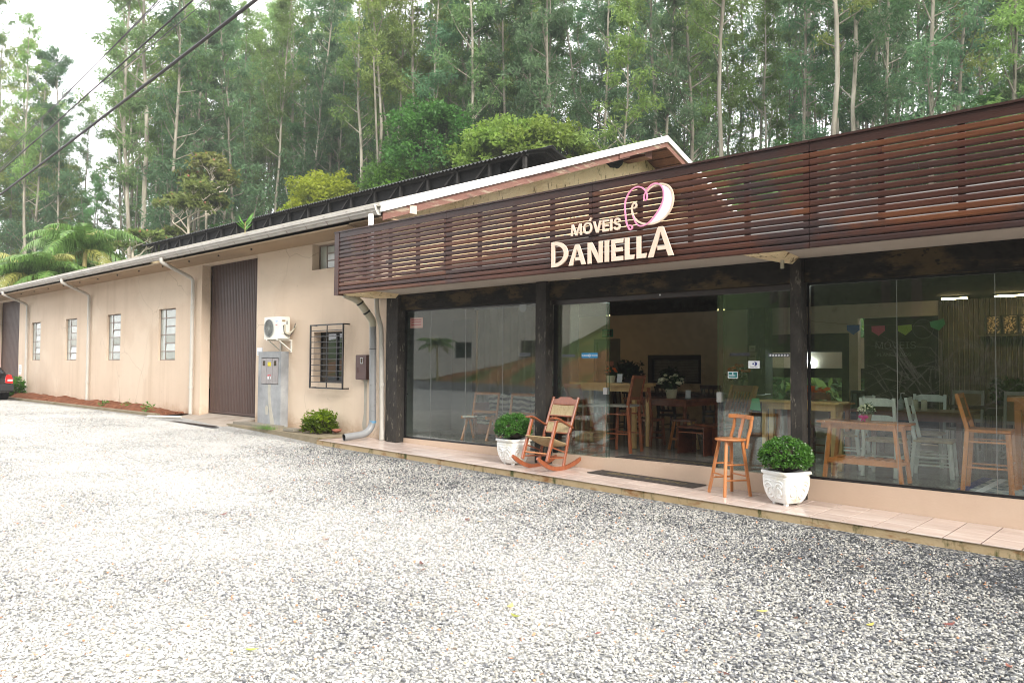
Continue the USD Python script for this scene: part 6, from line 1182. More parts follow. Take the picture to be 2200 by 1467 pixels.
t = thing('pump_bottle', 'clear pump bottle on the dining table left of the candles', 'bottle', (-3.2, 11.3, FL + .78)); obj('bottle', MB().lathe([(0, 0), (0.035, 0), (0.035, 0.12), (0.012, 0.15), (0.012, 0.17), (0, 0.17)], 12, at=(-3.2, 11.3, FL + 0.781)), 'vase_glass', t, smooth=40); obj('pump', MB().tube([(-3.2, 11.3, FL + 0.95), (-3.2, 11.3, FL + 1.0), (-3.15, 11.3, FL + 1.0)], 0.006, 6), 'steel', t)
chair('bar_chair', 'orange wooden bar chair with dark panel back at the right edge of the window', -1.86, 9.78, math.radians(95), 'orange_wood', seat=0.68, back=1.06, style='cane', w=0.46, cat='bar chair')
simple_table('bar_table', 'tall orange wooden bar table at the right edge of the window', -1.75, -0.2, 10.05, 10.65, 1.02, 'orange_wood', th=0.045)
for k, (x, y) in enumerate(((-2.05, 12.5), (-1.25, 12.55), (-2.75, 12.7), (-0.5, 12.6))): chair('covered_chair', ['beige covered dining chair, second from left in the back row', 'beige covered dining chair, third from left in the back row', 'beige covered dining chair, leftmost in the back row', 'beige covered dining chair, rightmost in the back row'][k], x, y, 0.0, 'fabric_beige', seat=0.48, back=1.02, style='cane', seat_mat='fabric_beige', group='beige chairs in the back row')
simple_table('long_table', 'long dark table behind the beige covered chairs', -3.0, 0.2, 12.9, 13.8, 0.80, 'dark_wood', th=0.05)
flower_pot('red_flower_bush', 'bushy plant with red flowers on the long table at the right edge', -0.95, 12.9, FL + 0.80, 0.16, 0.2, 'ac_dark', GREEN, 0.36, 'petal_red', 31, 0.09)
flower_pot('green_plant_bowl', 'low green plant bowl on the long table before the slatted wall', -2.25, 13.2, FL + 0.80, 0.2, 0.08, 'ac_dark', GREEN, 0.26, None, 32, 0.10)
flower_pot('dark_bucket', 'dark bucket on the long table below the framed pictures', -1.85, 13.4, FL + 0.80, 0.15, 0.2, 'ink_dark', GREEN, 0.05, None, 33, 0.03, cat='bucket')
rug = thing('rug', 'navy and pale patterned rug under the bar chair at the right window', 'rug', (-1.2, 9.9, FL)); obj('pile', B(-2.15, 0.1, 9.36, 10.9, FL - 0.0045, FL + 0.006), 'rug_print', rug); obj('border_stripe', B(-2.16, -2.05, 9.355, 10.905, FL - 0.004, FL + 0.008), 'ink_navy', rug); obj('border_stripe', B(-1.98, -1.90, 9.355, 10.905, FL - 0.004, FL + 0.0075), 'paper_white', rug)
sw = thing('slatted_wall', 'wall panelling of narrow upright brown timber slats behind the dining area', 'wall panelling', (-1.0, 14.85, FL))
x = -3.585
while x < SX1 - 0.2: obj('slat', B(x, x + 0.060, BACKY - 0.045, BACKY - 0.002, FL, CEIL - 0.002), 'slat_wall_wood', sw); x += 0.078
sh = thing('picture_shelf', 'thin wooden shelf under the framed pictures on the slatted wall', 'shelf', (-2.2, 14.8, 2.3)); obj('board', B(-2.95, 0.2, 14.70, 14.854, 2.30, 2.33), 'slat_wall_wood', sh)
material('abstract_print', {'tc': ('texture_coordinate', {}), 'v': ('voronoi_texture', {'scale': 8.0, 'feature': 'distance_to_edge'}), 'n': ('noise_texture', {'scale': 7.0, 'distortion': 2.5}), 'r': ('rgb_ramp', {'ramp': [(0.46, (0.04, 0.03, 0.02)), (0.52, (0.85, 0.60, 0.32)), (0.58, (0.05, 0.035, 0.025))]}), 'p': ('principled_bsdf', {'roughness': 0.4})}, [('tc.object', 'n.vector'), ('n.fac', 'r.fac'), ('r.color', 'p.base_color')], 'p.BSDF')
for k in range(4):
    x0 = -2.865 + k * 0.238; t = thing('framed_picture', ['dark framed picture with pale swirls, leftmost on the shelf', 'dark framed picture with pale swirls, second from left on the shelf', 'dark framed picture with pale swirls, third from left on the shelf', 'dark framed picture with pale swirls, rightmost on the shelf'][k], 'picture', (x0 + 0.1, 14.8, 2.33), 'framed pictures on the shelf')
    obj('frame', MB().poly(XZ(x0, x0 + 0.225, 2.331, 2.65).difference(XZ(x0 + 0.018, x0 + 0.207, 2.349, 2.632)), 0.025, wallframe(14.80)), 'black_frame', t); obj('print', B(x0 + 0.018, x0 + 0.207, 14.806, 14.82, 2.349, 2.632), 'abstract_print', t)
cbx = thing('dark_doorway', 'dark doorway with a chalk lettered board behind the bunting', 'doorway', (-4.28, 14.95, FL))
obj('board', B(-4.94, -3.61, 15.2, 15.25, FL, 2.68), 'chalk_board', cbx); flat_text('MÓVEIS', 0.13, -4.75, 15.195, 2.12, 'chalk', cbx, 1.0); flat_text('PLANEJADOS', 0.06, -4.72, 15.195, 1.98, 'chalk', cbx, 1.1)
obj('chalk_ring', MB().tube([(-3.92 + 0.17 * math.cos(a), 15.19, 2.47 + 0.17 * math.sin(a)) for a in np.linspace(0, 2 * PI, 30)], 0.008, 6), 'chalk', cbx)
fr_ = thing('dark_opening', 'dark framed opening left in the right window showing a lit white panel', 'opening', (-6.0, BACKY, 1.0))
obj('frame', MB().poly(XZ(-6.9, -5.115, 1.0, 2.415).difference(XZ(-6.8, -5.24, 1.05, 2.06)), 0.16, wallframe(BACKY - 0.008)), 'black_frame', fr_)
obj('white_panel', B(-7.4, -5.0, 15.60, 15.62, 1.75, 2.35), 'shop_wall', fr_); obj('dark_rail', B(-7.6, -4.9, 15.55, 15.63, 1.56, 1.75), 'black_frame', fr_); obj('middle_stile', B(-5.46, -5.30, 15.5, 15.55, 0.9, 1.75), 'black_frame', fr_)
ft = thing('fluorescent_tube', 'lit cool white fluorescent tube on the white panel beyond the dark opening', 'lamp', (-6.1, 15.58, 1.9)); obj('tube', MB().tube([(-6.35, 15.57, 1.98), (-6.02, 15.57, 1.82)], 0.025, 8), 'lamp_cool', ft); obj('batten', MB().beam((-6.36, 15.592, 1.985), (-6.01, 15.592, 1.815), 0.05, 0.012), 'white_metal', ft)
for k, (x, y, L, mt, lab) in enumerate(((-3.32, 10.45, 0.14, 'lamp_cool', 'small bright ceiling lamp just behind the top of the right window'), (-3.18, 14.15, 0.36, 'lamp_warm', 'warm strip ceiling lamp above the left end of the slatted wall'), (-2.25, 14.12, 0.70, 'lamp_warm', 'long warm strip ceiling lamp above the framed pictures'), (-10.66, 12.6, 0.7, 'lamp_warm', 'warm strip ceiling lamp behind the second charred post'))):
    t = thing('ceiling_lamp', lab, 'lamp', (x, y, CEIL - 0.05), 'ceiling lamps'); obj('housing', B(x - L / 2 - 0.02, x + L / 2 + 0.02, y - 0.05, y + 0.05, CEIL - 0.03, CEIL - 0.001), 'ac_dark', t); obj('diffuser', B(x - L / 2, x + L / 2, y - 0.04, y + 0.04, CEIL - 0.055, CEIL - 0.031), mt, t)
# bunting
def flag(x, y, z, s, rot, mat, lab):
    t = thing('bunting_flag', lab, 'flag', (x, y, z), 'paper bunting flags'); pg = affinity.rotate(Polygon([(-0.5, 0), (0.5, 0), (0.5, -0.42), (0, -0.80), (-0.5, -0.42)]), rot, origin=(0, 0)); pg = affinity.scale(pg, s, s, origin=(0, 0))
    obj('paper', MB().poly(pg, 0.002, ((x, y, z), (1, 0, 0), (0, 0, 1), (0, 1, 0))), mat, t)
for x, z, rot, mat, lab in ((-4.36, 2.455, 0, 'flag_blue', 'dark blue bunting flag, leftmost'), (-3.98, 2.43, 2, 'flag_pink', 'pink bunting flag left of the window joint'), (-3.59, 2.43, 4, 'flag_lime', 'lime bunting flag right of the window joint'), (-3.14, 2.49, 12, 'flag_green', 'green bunting flag before the chalk ring'), (-1.89, 2.22, -55, 'flag_lime', 'olive green bunting flag tilted on its side below the pictures'), (-1.60, 1.97, -15, 'flag_red', 'crimson bunting flag, rightmost and lowest')):
    flag(x, 12.9, z, 0.20, rot, mat, lab)
sl = thing('bunting_string', 'thin string carrying the bunting flags across the shop', 'string', (-3, 12.9, 2.4)); obj('string', MB().tube([(-5.2, 12.9, 2.56), (-4.36, 12.9, 2.457), (-3.59, 12.9, 2.432), (-3.14, 12.9, 2.49), (-2.4, 12.9, 2.45), (-1.89, 12.9, 2.225), (-1.6, 12.9, 1.975), (-1.2, 12.9, 1.5)], 0.002, 4), 'chalk', sl)
t = thing('orange_centrepiece', 'vivid orange flower arrangement near the dark opening', 'flower arrangement', (-4.75, 12.2, FL + .8)); rg = np.random.default_rng(4); m = MB(); leaf_cloud(m, np.array([-4.75, 12.2, 1.36]) + rg.normal(size=(10, 3)) * [0.10, 0.08, 0.04], 10, 0.06, 0.12, 0.45, rg, [(0.70, 0.10, 0.01), (0.85, 0.22, 0.02)]); obj('petals', m, 'plant_leaf', t, tint=True); obj('bowl', MB().lathe([(0, 0), (0.06, 0), (0.13, 0.10), (0.12, 0.10), (0, 0.02)], 14, at=(-4.75, 12.2, FL + 0.801)), 'burlap', t, smooth=40)
simple_table('plank_side_table', 'wooden side table carrying the orange flower arrangement', -5.3, -4.2, 11.9, 12.5, 0.80, 'table_wood', th=0.03)
t = thing('black_lantern', 'black lantern with two panes right of the dark opening', 'lantern', (-4.25, 12.8, FL + 0.6))
for x0 in (-4.36, -4.24): obj('frame', MB().poly(XZ(x0, x0 + 0.115, FL + 0.60, FL + 0.98).difference(XZ(x0 + 0.02, x0 + 0.095, FL + 0.64, FL + 0.93)), 0.10, wallframe(12.75)), 'ink_dark', t); obj('pane', B(x0 + 0.02, x0 + 0.095, 12.80, 12.805, FL + 0.64, FL + 0.93), 'vase_glass', t)
simple_table('low_dark_table', 'low dark table under the black lantern', -4.6, -3.9, 12.6, 13.2, 0.60, 'dark_wood')

# ------------------------------------------------------------------ vegetation
def bark_tube(m, pts, r, n=7): m.tube(pts, r, n, cap=False)
def eucalyptus(seed, H, r0, crown0, spread, dens, loc, label, group, cols, sparse=1.0, fork=False):
    """tall slender tree: pale trunk, steep limbs, loose drooping leaf clumps with gaps"""
    rg = np.random.default_rng(seed); t = local_thing('eucalyptus_tree', label, 'tree', loc, group)
    zt = np.linspace(0, 1, 12); wob = np.cumsum(rg.normal(size=(12, 2)) * 0.10, 0) * np.clip(zt * 2, 0, 1)[:, None] + zt[:, None] ** 2 * rg.normal(size=2) * 0.7
    trunk = np.stack([wob[:, 0], wob[:, 1], zt * H - 0.5], 1)
    m = MB(); bark_tube(m, trunk, 0.78 * r0 * (1 - 0.80 * zt) + 0.012, 8)
    at = lambda s: np.array([np.interp(s, zt, trunk[:, k]) for k in range(3)])
    cen, rad = [], []
    nb = int(rg.integers(24, 32) * dens)
    for k in range(nb):
        s = crown0 + (1 - crown0) * (k + rg.random()) / nb; p = at(s); a = rg.uniform(0, 2 * PI)
        L = spread * (0.35 + 0.65 * math.sin(PI * min(1, 0.22 + 0.78 * (s - crown0) / (1 - crown0)))) * rg.uniform(0.45, 1.1)
        el = rg.uniform(0.35, 0.95); d = np.array([math.cos(a) * math.cos(el), math.sin(a) * math.cos(el), math.sin(el)])
        mid = p + d * L * 0.55; end = p + d * L + np.array([0, 0, 0.15 * L]) + rg.normal(size=3) * 0.15
        bark_tube(m, [p, mid, end], [0.045 * (1.15 - s) + 0.02, 0.028 * (1.15 - s) + 0.012, 0.008], 4)
        for q in range(int(rg.integers(2, 5))):
            u = rg.uniform(0.45, 1.1); c = p * (1 - u) + end * u + rg.normal(size=3) * [0.28, 0.28, 0.22] * L * 0.35
            if q: bark_tube(m, [p * (1 - u * 0.7) + end * u * 0.7, c], [0.012, 0.005], 3)
            cen.append(c); rad.append(rg.uniform(0.35, 0.80) * (0.7 + 0.12 * L))
    for k in range(5): cen.append(at(1 - 0.02 * k) + rg.normal(size=3) * [0.4, 0.4, 0.3]); rad.append(rg.uniform(0.4, 0.7))
    if fork:
        p = at(crown0 * 0.7); a = rg.uniform(0, 2 * PI); e = p + np.array([math.cos(a) * 1.5, math.sin(a) * 1.5, H * 0.25]); bark_tube(m, [p, (p + e) / 2 + [0, 0, -0.6], e], [r0 * 0.5, r0 * 0.4, 0.05], 6)
        for k in range(14): cen.append(e + rg.normal(size=3) * [1.0, 1.0, 1.3]); rad.append(rg.uniform(0.4, 0.8))
    obj('trunk', m, 'bark_pale', t, smooth=True)
    lm = MB(); cen, rad = np.array(cen), np.array(rad)
    for c, r in zip(np.array_split(cen, 6), np.array_split(rad, 6)):
        if len(c): leaf_cloud(lm, c, int(62 * sparse), r, 0.30, 0.24, rg, cols, droop=0.75, squash=0.72)
    obj('crown', lm, 'eucalyptus_leaf', t, tint=True)
    return t
EC = [[(0.075, 0.155, 0.058), (0.160, 0.270, 0.092)], [(0.092, 0.168, 0.045), (0.195, 0.295, 0.072)], [(0.064, 0.142, 0.068), (0.138, 0.235, 0.105)], [(0.108, 0.172, 0.042), (0.220, 0.305, 0.072)]]
def on_ground(x, y): return (x, y, float(height(x, y)) - 0.05)
def polar(az, d): a = math.radians(az); return -math.sin(a) * d, math.cos(a) * d
def sector(az, d):
    px = 1100 + 1649 * math.tan(math.radians(42.66 - az)); near = d < (58 if px > 900 else 84)
    for lim, what in ((110, 'above the far left palms'), (330, 'above the pale branched trees'), (560, 'above the middle of the warehouse eaves'), (800, 'above the yellow green tree'), (1010, 'behind the tall bushy tree'), (1260, 'behind the light green feathery trees'), (1500, 'above the gable peak'), (1750, 'above the fascia right of the gable'), (1990, 'above the right part of the fascia'), (9999, 'above the right end of the fascia')):
        if px < lim: break
    w = 'tall slender eucalyptus tree in the front rows ' if near else 'slim distant eucalyptus tree in the back rows '
    return w + what, ('front' if near else 'back') + ' eucalyptus trees ' + what
FOREST = 'eucalyptus plantation trees on the slope behind the buildings'
FL_ = 'tall slender eucalyptus tree with pale trunk in the plantation behind the buildings'
kinds = []
for k, (H, r0, c0, sp, de, spa, fk) in enumerate([(29, 0.17, 0.42, 2.7, 1.0, 1.0, False), (31, 0.19, 0.55, 2.9, 0.9, 1.0, False), (27, 0.15, 0.34, 2.5, 1.1, 0.95, True), (33, 0.21, 0.50, 3.1, 1.0, 1.0, False), (25, 0.13, 0.30, 2.3, 1.1, 0.9, False), (30, 0.16, 0.60, 2.6, 0.85, 0.9, True), (28, 0.17, 0.22, 2.8, 1.25, 1.0, False), (22, 0.11, 0.18, 2.2, 1.15, 0.9, False)]):
    az_, d_ = [62, 40, 50, 28, 20, 70, 34, 56][k], [78, 66, 72, 60, 56, 112, 62, 84][k]; x, y = polar(az_, d_)
    kinds.append(eucalyptus(100 + k, H, r0, c0, sp, de, on_ground(x, y), *sector(az_, d_), EC[k % 4], spa, fk))
rg = np.random.default_rng(77)
placed = [tuple(np.array(k.GetAttribute('xformOp:translate').Get())[:2]) for k in kinds]
def forest(n, az0, az1, y0, y1, choose, tries=6000, gap=2.1, smin=0.85, smax=1.15, xmin=-200):
    c = 0
    for _ in range(tries):
        if c >= n: break
        az = rg.uniform(az0, az1); yy = rg.uniform(y0, y1); x = -math.tan(math.radians(az)) * yy
        if x < xmin or any((x - a) ** 2 + (yy - b) ** 2 < gap ** 2 for a, b in placed): continue
        placed.append((x, yy)); s = rg.uniform(smin, smax)
        dup(kinds[choose[rg.integers(len(choose))]], on_ground(x, yy), rg.uniform(0, 2 * PI), sc=(s * rg.uniform(0.9, 1.1), s * rg.uniform(0.9, 1.1), s)); c += 1
def forest_polar(n, az0, az1, d0, d1, choose, gap=2.0, smin=0.9, smax=1.12):
    c = 0
    for _ in range(4000):
        if c >= n: break
        az, d = rg.uniform(az0, az1), rg.uniform(d0, d1); x, yy = polar(az, d)
        if yy < 19 or (x > -50 and yy < 31) or any((x - a) ** 2 + (yy - b) ** 2 < gap ** 2 for a, b in placed): continue
        placed.append((x, yy)); s = rg.uniform(smin, smax); lab, grp = sector(az, d)
        dup(kinds[choose[rg.integers(len(choose))]], on_ground(x, yy), rg.uniform(0, 2 * PI), lab, grp, sc=(s * rg.uniform(0.9, 1.1), s * rg.uniform(0.9, 1.1), s)); c += 1
forest_polar(44, 5, 40, 40, 60, [0, 2, 4, 6, 6, 7, 3])
forest_polar(30, 5, 40, 60, 84, [0, 1, 2, 3, 6])
forest_polar(38, 40, 55, 47, 70, [0, 1, 2, 3, 5, 6])
forest_polar(26, 40, 55, 70, 100, [0, 1, 3, 5])
forest_polar(38, 55, 69.5, 62, 92, [0, 1, 2, 3, 5, 6, 6], smin=1.05, smax=1.28)
forest_polar(26, 55, 69.5, 92, 125, [0, 1, 3, 5], smin=1.15, smax=1.4)
forest_polar(9, 69.8, 72.0, 78, 110, [4, 7, 7], smin=0.62, smax=0.85)
forest_polar(26, 72.6, 78.5, 78, 112, [0, 2, 3, 6, 6, 7], smin=0.95, smax=1.12)
bt = UsdGeom.PointInstancer.Define(stage, '/World/distant_trees'); tag(bt.GetPrim(), kind='stuff', label='thin distant plantation trees filling in behind the nearer trunks', cat='trees')
UsdGeom.Scope.Define(stage, '/World/distant_trees/Prototypes'); pr, pos, ids, scs, ors = [], [], [], [], []
for k in range(3):
    r3 = np.random.default_rng(400 + k); H = 26; lm = MB(); tk = MB(); bend = r3.normal(size=2) * 0.6
    tp_ = np.array([[bend[0] * (q / H) ** 2, bend[1] * (q / H) ** 2, q - 0.5] for q in np.linspace(0, H, 7)]); tk.tube(tp_, np.linspace(0.10, 0.02, 7), 6, cap=False)
    hs_ = np.sort(r3.uniform(0.30 + 0.12 * k, 1.0, 46)) * H; a = r3.uniform(0, 2 * PI, 46); R = r3.uniform(0.2, 1.9, 46) * np.clip((H - hs_) / 6 + 0.3, 0, 1); cen = np.stack([R * np.cos(a), R * np.sin(a), hs_ - 0.5], 1)
    for c, h_ in zip(cen[::2], hs_[::2]): tk.tube([(0, 0, h_ - 1.2), c], [0.02, 0.006], 3, cap=False)
    leaf_cloud(lm, cen, 40, 0.62, 0.32, 0.25, r3, EC[k], droop=0.7, squash=0.75)
    root = UsdGeom.Xform.Define(stage, f'/World/distant_trees/Prototypes/tree_{k:03d}'); v, f, c = lm.get(); mm = usdkit.mesh(stage, f'/World/distant_trees/Prototypes/tree_{k:03d}/crown', (v, f), MATS['eucalyptus_leaf']); UsdGeom.PrimvarsAPI(mm).CreatePrimvar('tint', Sdf.ValueTypeNames.Color3fArray, 'vertex').Set(Vt.Vec3fArray.FromNumpy(c.astype(np.float32)))
    v, f, c = tk.get(); usdkit.mesh(stage, f'/World/distant_trees/Prototypes/tree_{k:03d}/trunk', (v, f), MATS['bark_pale'], smooth=True); pr.append(root.GetPath())
bt.CreatePrototypesRel().SetTargets(pr)
for lo, hi, d0, d1, n_ in ((5, 40, 52, 90, 70), (40, 55, 62, 104, 90), (55, 69.3, 74, 128, 130), (72.8, 78, 86, 118, 24)):
    c = 0
    while c < n_:
        az, d = rg.uniform(lo, hi), rg.uniform(d0, d1); x, yy = polar(az, d)
        if yy < 24 or (x > -50 and yy < 33): continue
        q = on_ground(x, yy); pos.append(Gf.Vec3f(*q)); ids.append(int(rg.integers(3))); s = rg.uniform(0.85, 1.15); scs.append(Gf.Vec3f(s, s, s)); qd = Gf.Rotation(Gf.Vec3d(0, 0, 1), rg.uniform(0, 360)).GetQuat(); ors.append(Gf.Quath(qd.GetReal(), *qd.GetImaginary())); c += 1
bt.CreatePositionsAttr(pos); bt.CreateProtoIndicesAttr(ids); bt.CreateScalesAttr(scs); bt.CreateOrientationsAttr(ors)
x, y = polar(72.35, 103); dup(kinds[0], on_ground(x, y), 1.0, 'lone tall eucalyptus standing clear against the white sky near the left', 'lone tree', (1.1, 1.1, 1.10))

def broadleaf(name, label, seed, loc, H, R, cols, n=70, per=70, leaf=0.26, asp=0.5, trunk='bark_dark', group=None, mat='broad_leaf', flat=0.8, layered=False):
    rg = np.random.default_rng(seed); t = local_thing(name, label, 'tree', loc, group)
    m = MB(); bark_tube(m, [(0, 0, -0.5), (0.1, 0, H * 0.35), (0.0, 0.1, H * 0.6)], [0.16, 0.12, 0.08], 7)
    d = rg.normal(size=(n, 3)); d /= np.linalg.norm(d, axis=1, keepdims=True); d[:, 2] = np.where(d[:, 2] < -0.3, -d[:, 2], d[:, 2])
    lob = 1 + 1.15 * (meshkit.fbm(d * 2.3 + seed, 3) - 0.5)
    cen = d * (R * lob * rg.uniform(0.72, 1.0, n))[:, None] * [1, 1, flat] + [0, 0, H - R * flat * 0.9]
    for c in cen[::4]: bark_tube(m, [(0, 0.05, H * 0.5), (c + [0, 0.05, H * 0.5]) / 2 + [0, 0, -0.1], c], [0.05, 0.03, 0.01], 4)
    obj('trunk', m, trunk, t, smooth=True)
    lm = MB(); leaf_cloud(lm, cen, per, R * 0.24, leaf, asp, rg, cols, droop=0.25, squash=0.7); obj('crown', lm, mat, t, tint=True)
    return t
def at_px(az, y): x = -math.tan(math.radians(az)) * y; return on_ground(x, y)
LG = [(0.10, 0.19, 0.028), (0.20, 0.31, 0.05)]; YG_ = [(0.27, 0.33, 0.02), (0.44, 0.48, 0.04)]; MG = [(0.050, 0.140, 0.024), (0.110, 0.240, 0.040)]; DG = [(0.030, 0.085, 0.028), (0.065, 0.145, 0.042)]
b1 = broadleaf('leafy_tree', 'mid green bushy tree rising highest above the ridge of the warehouse roof', 1, at_px(48.9, 31.5), 17.2, 2.9, MG, 105, 85, flat=1.25)
b2 = broadleaf('leafy_tree', 'light green feathery tree right behind the raised ridge roof', 2, at_px(43.4, 32), 14.8, 2.6, LG, 110, 95)
b3 = broadleaf('leafy_tree', 'yellow green rounded tree peeping over the dark ridge roof', 3, at_px(56.2, 31.5), 14.6, 2.6, YG_, 100, 85)
b4 = broadleaf('leafy_tree', 'bright green dense round tree just left of the ridge roof peak', 4, at_px(50.8, 30.5), 13.6, 2.0, [(0.05, 0.14, 0.012), (0.11, 0.24, 0.02)], 90, 90)
b5 = broadleaf('shrubby_tree', 'dark green undergrowth tree among the plantation trunks', 5, at_px(66, 40), 11.5, 3.0, DG, 90, 80, group='undergrowth trees')
dup(b2, at_px(40.3, 33), 1.3, 'light green feathery tree left of the gable peak', None, (1.0, 1.0, 0.99)); dup(b2, at_px(45.9, 33), 2.6, 'light green feathery tree between the bushy tree and the raised ridge roof peak', None, (0.9, 0.9, 0.97)); dup(b1, at_px(51.8, 33), 2.2, 'mid green bushy tree left of the tallest bushy tree', None, (0.8, 0.8, 0.88)); dup(b3, at_px(58.4, 31), 2.0, 'small yellow green tree left of the yellow green rounded tree', None, (0.6, 0.6, 0.87))
for k in range(66):
    az = rg.uniform(7, 77); d = rg.uniform(44, 62) if az < 42 else rg.uniform(60, 84) if az < 70 else rg.uniform(62, 100); x, yy = polar(az, d)
    if yy < 17 or (x > -46 and yy < 31): continue
    s = rg.uniform(0.5, 1.05) * (1.1 if 40 < az < 66 else 0.85); px = 1100 + 1649 * math.tan(math.radians(42.66 - az)); wh_ = 'left of the warehouse ridge roof' if px < 330 else 'above the warehouse eaves' if px < 800 else 'above the warehouse ridge' if px < 1450 else 'above the slatted fascia'
    dup([b5, b5, b1][k % 3], on_ground(x, yy), rg.uniform(0, 6), 'dark green undergrowth tree among the plantation trunks ' + wh_, 'undergrowth trees ' + wh_, (s * 1.1, s * 1.1, s * (0.72 if k % 3 == 2 else 1)))
def polar_g(az, d): return on_ground(*polar(az, d))
def candelabra(label, seed, loc, H, spread, levels=4):
    rg = np.random.default_rng(seed); t = local_thing('pale_branched_tree', label, 'tree', loc); m = MB(); tips = []
    def grow(p, d, L, r, lev):
        e = p + d * L; mid = (p + e) / 2 + rg.normal(size=3) * 0.07 * L; bark_tube(m, [p, mid, e], [r, r * 0.85, r * 0.7], 5)
        if lev == 0: tips.append(e); return
        for k in range(int(rg.integers(2, 4))):
            a = rg.uniform(0, 2 * PI); el = rg.uniform(0.15, 0.8); nd_ = np.array([math.cos(a) * math.cos(el), math.sin(a) * math.cos(el), math.sin(el)]) + d * 0.45; nd_ /= np.linalg.norm(nd_); grow(e, nd_, L * rg.uniform(0.6, 0.85), r * 0.66, lev - 1)
    h0 = H - spread * 1.7; bark_tube(m, [(0, 0, -0.4), (0.15, 0.1, h0 * 0.5), (0, 0, h0)], [0.13, 0.10, 0.08], 7)
    for k in range(4):
        a = k * 1.6 + rg.uniform(-.3, .3); el = rg.uniform(0.25, 0.8); grow(np.array([0, 0, h0 - 0.4 * k]), np.array([math.cos(a) * math.cos(el), math.sin(a) * math.cos(el), math.sin(el)]), spread * 0.5, 0.055, levels - 1)
    obj('trunk', m, 'bark_white', t, smooth=True); lm = MB(); leaf_cloud(lm, np.array(tips), 24, 0.36, 0.34, 0.45, rg, [(0.10, 0.14, 0.030), (0.22, 0.25, 0.07)], droop=0.2, squash=0.4); obj('crown', lm, 'broad_leaf', t, tint=True)
    for p in np.array(tips)[::5]: obj('seed_head', MB().tm(trimesh.creation.icosphere(1, 0.09).apply_translation(p + [0, 0, 0.12])), 'brick_red', t)
candelabra('pale branched tree with sparse leaves above the middle of the warehouse eaves', 21, polar_g(65.7, 58), 16.0, 2.6, 5)
candelabra('low pale branched tree with reddish seed heads right of the palms', 22, polar_g(69.1, 58), 12.2, 1.9)
candelabra('pale branched tree with reddish seed heads left of the dark ridge roof end', 23, polar_g(67.0, 60), 12.6, 1.9)
candelabra('tall olive pale branched tree with thin crown among the eucalyptus trunks', 24, polar_g(64.6, 62), 18.5, 2.4, 5)
def palm(label, seed, loc, H, nf, FLn, group='palms beside the warehouse'):
    rg = np.random.default_rng(seed); t = local_thing('palm_tree', label, 'palm', loc, group)
    obj('trunk', MB().tube([(0, 0, -0.3), (0.1, 0, H * 0.5), (0, 0.1, H)], [0.17, 0.13, 0.12], 10), 'palm_bark', t, smooth=True); obj('crownshaft', MB().tube([(0, 0.1, H), (0, 0.1, H + 1.1)], [0.13, 0.09], 10), 'palm_bark', t, smooth=True)
    for k in range(nf):
        a = k * 2.399 + rg.uniform(-0.2, 0.2); el = rg.uniform(0.8, 1.45) if k % 3 else rg.uniform(0.3, 0.8); L = FLn * rg.uniform(0.8, 1.1)
        s = np.linspace(0, 1, 12); hd = np.array([math.cos(a), math.sin(a), 0]); ang = el - s * (1.75 + 0.6 * rg.random()); step = L / 11
        pts = np.vstack([[0, 0.1, H + 1.0], np.array([0, 0.1, H + 1.0]) + np.cumsum(np.stack([hd[0] * np.cos(ang), hd[1] * np.cos(ang), np.sin(ang)], 1)[:-1] * step, 0)])
        m = MB(); m.tube(pts, np.linspace(0.028, 0.006, 12), 5, col=(0.16, 0.20, 0.05))
        n_ = 46; u = np.repeat(np.linspace(0.10, 0.99, n_), 2); side = np.tile([-1, 1], n_)
        p = np.stack([np.interp(u, s, pts[:, q]) for q in range(3)], 1); sd = np.cross(hd, [0, 0, 1.0]); tg = np.stack([np.interp(u, s, np.gradient(pts[:, q])) for q in range(3)], 1); tg /= np.linalg.norm(tg, axis=1, keepdims=True)
        ll = L * 0.30 * np.sin(PI * np.clip(u * 0.85 + 0.13, 0, 1)) * rg.uniform(0.85, 1.1, len(u))
        d1 = sd * side[:, None] * 0.75 + tg * 0.45 + np.array([0, 0, -0.15]) + rg.normal(size=(len(u), 3)) * 0.06; d1 /= np.linalg.norm(d1, axis=1, keepdims=True); d2 = d1 * 0.4 + np.array([0, 0, -1.0]); d2 /= np.linalg.norm(d2, axis=1, keepdims=True)
        w = tg * 0.030; a0, a1, a2 = p, p + d1 * ll[:, None] * 0.45, p + d1 * ll[:, None] * 0.45 + d2 * ll[:, None] * 0.60
        v = np.stack([a0 - w, a0 + w, a1 + w, a1 - w, a2], 1).reshape(-1, 3); kk = (np.arange(len(u)) * 5)[:, None]; f = np.vstack([kk + [0, 1, 2], kk + [0, 2, 3], kk + [3, 2, 4]])
        old = rg.random() < 0.18; c0 = np.array((0.24, 0.24, 0.06) if old else (0.10, 0.19, 0.040)); c = c0 * rg.uniform(0.7, 1.4, (len(u), 1)); m.v.append(v); m.f.append(f + m.n); m.n += len(v); m.c.append(np.repeat(c, 5, 0))
        obj('frond', m, 'plant_leaf', t, tint=True)
    return t
p1 = palm('large arching palm behind the left eaves of the warehouse, centre of the palm group', 31, polar_g(72.0, 49.5), 6.6, 20, 3.6)
dup(p1, polar_g(75.0, 49), 2.0, 'palm at the far left edge with its crown low over the eaves', None, (0.9, 0.9, 0.80)); dup(p1, polar_g(73.6, 48), 4.0, 'palm between the far left palm and the large arching palm', None, (0.9, 0.9, 0.78)); dup(p1, polar_g(70.3, 52), 5.1, 'palm right of the large arching palm, partly behind the pale branched trees', None, (0.85, 0.85, 0.80)); dup(p1, polar_g(76.6, 52), 3.0, 'bluish palm leftmost behind the eaves', None, (0.95, 0.95, 0.85)); dup(p1, polar_g(72.9, 56), 1.1, 'palm with pale young fronds behind the palm group', None, (0.85, 0.85, 1.1))
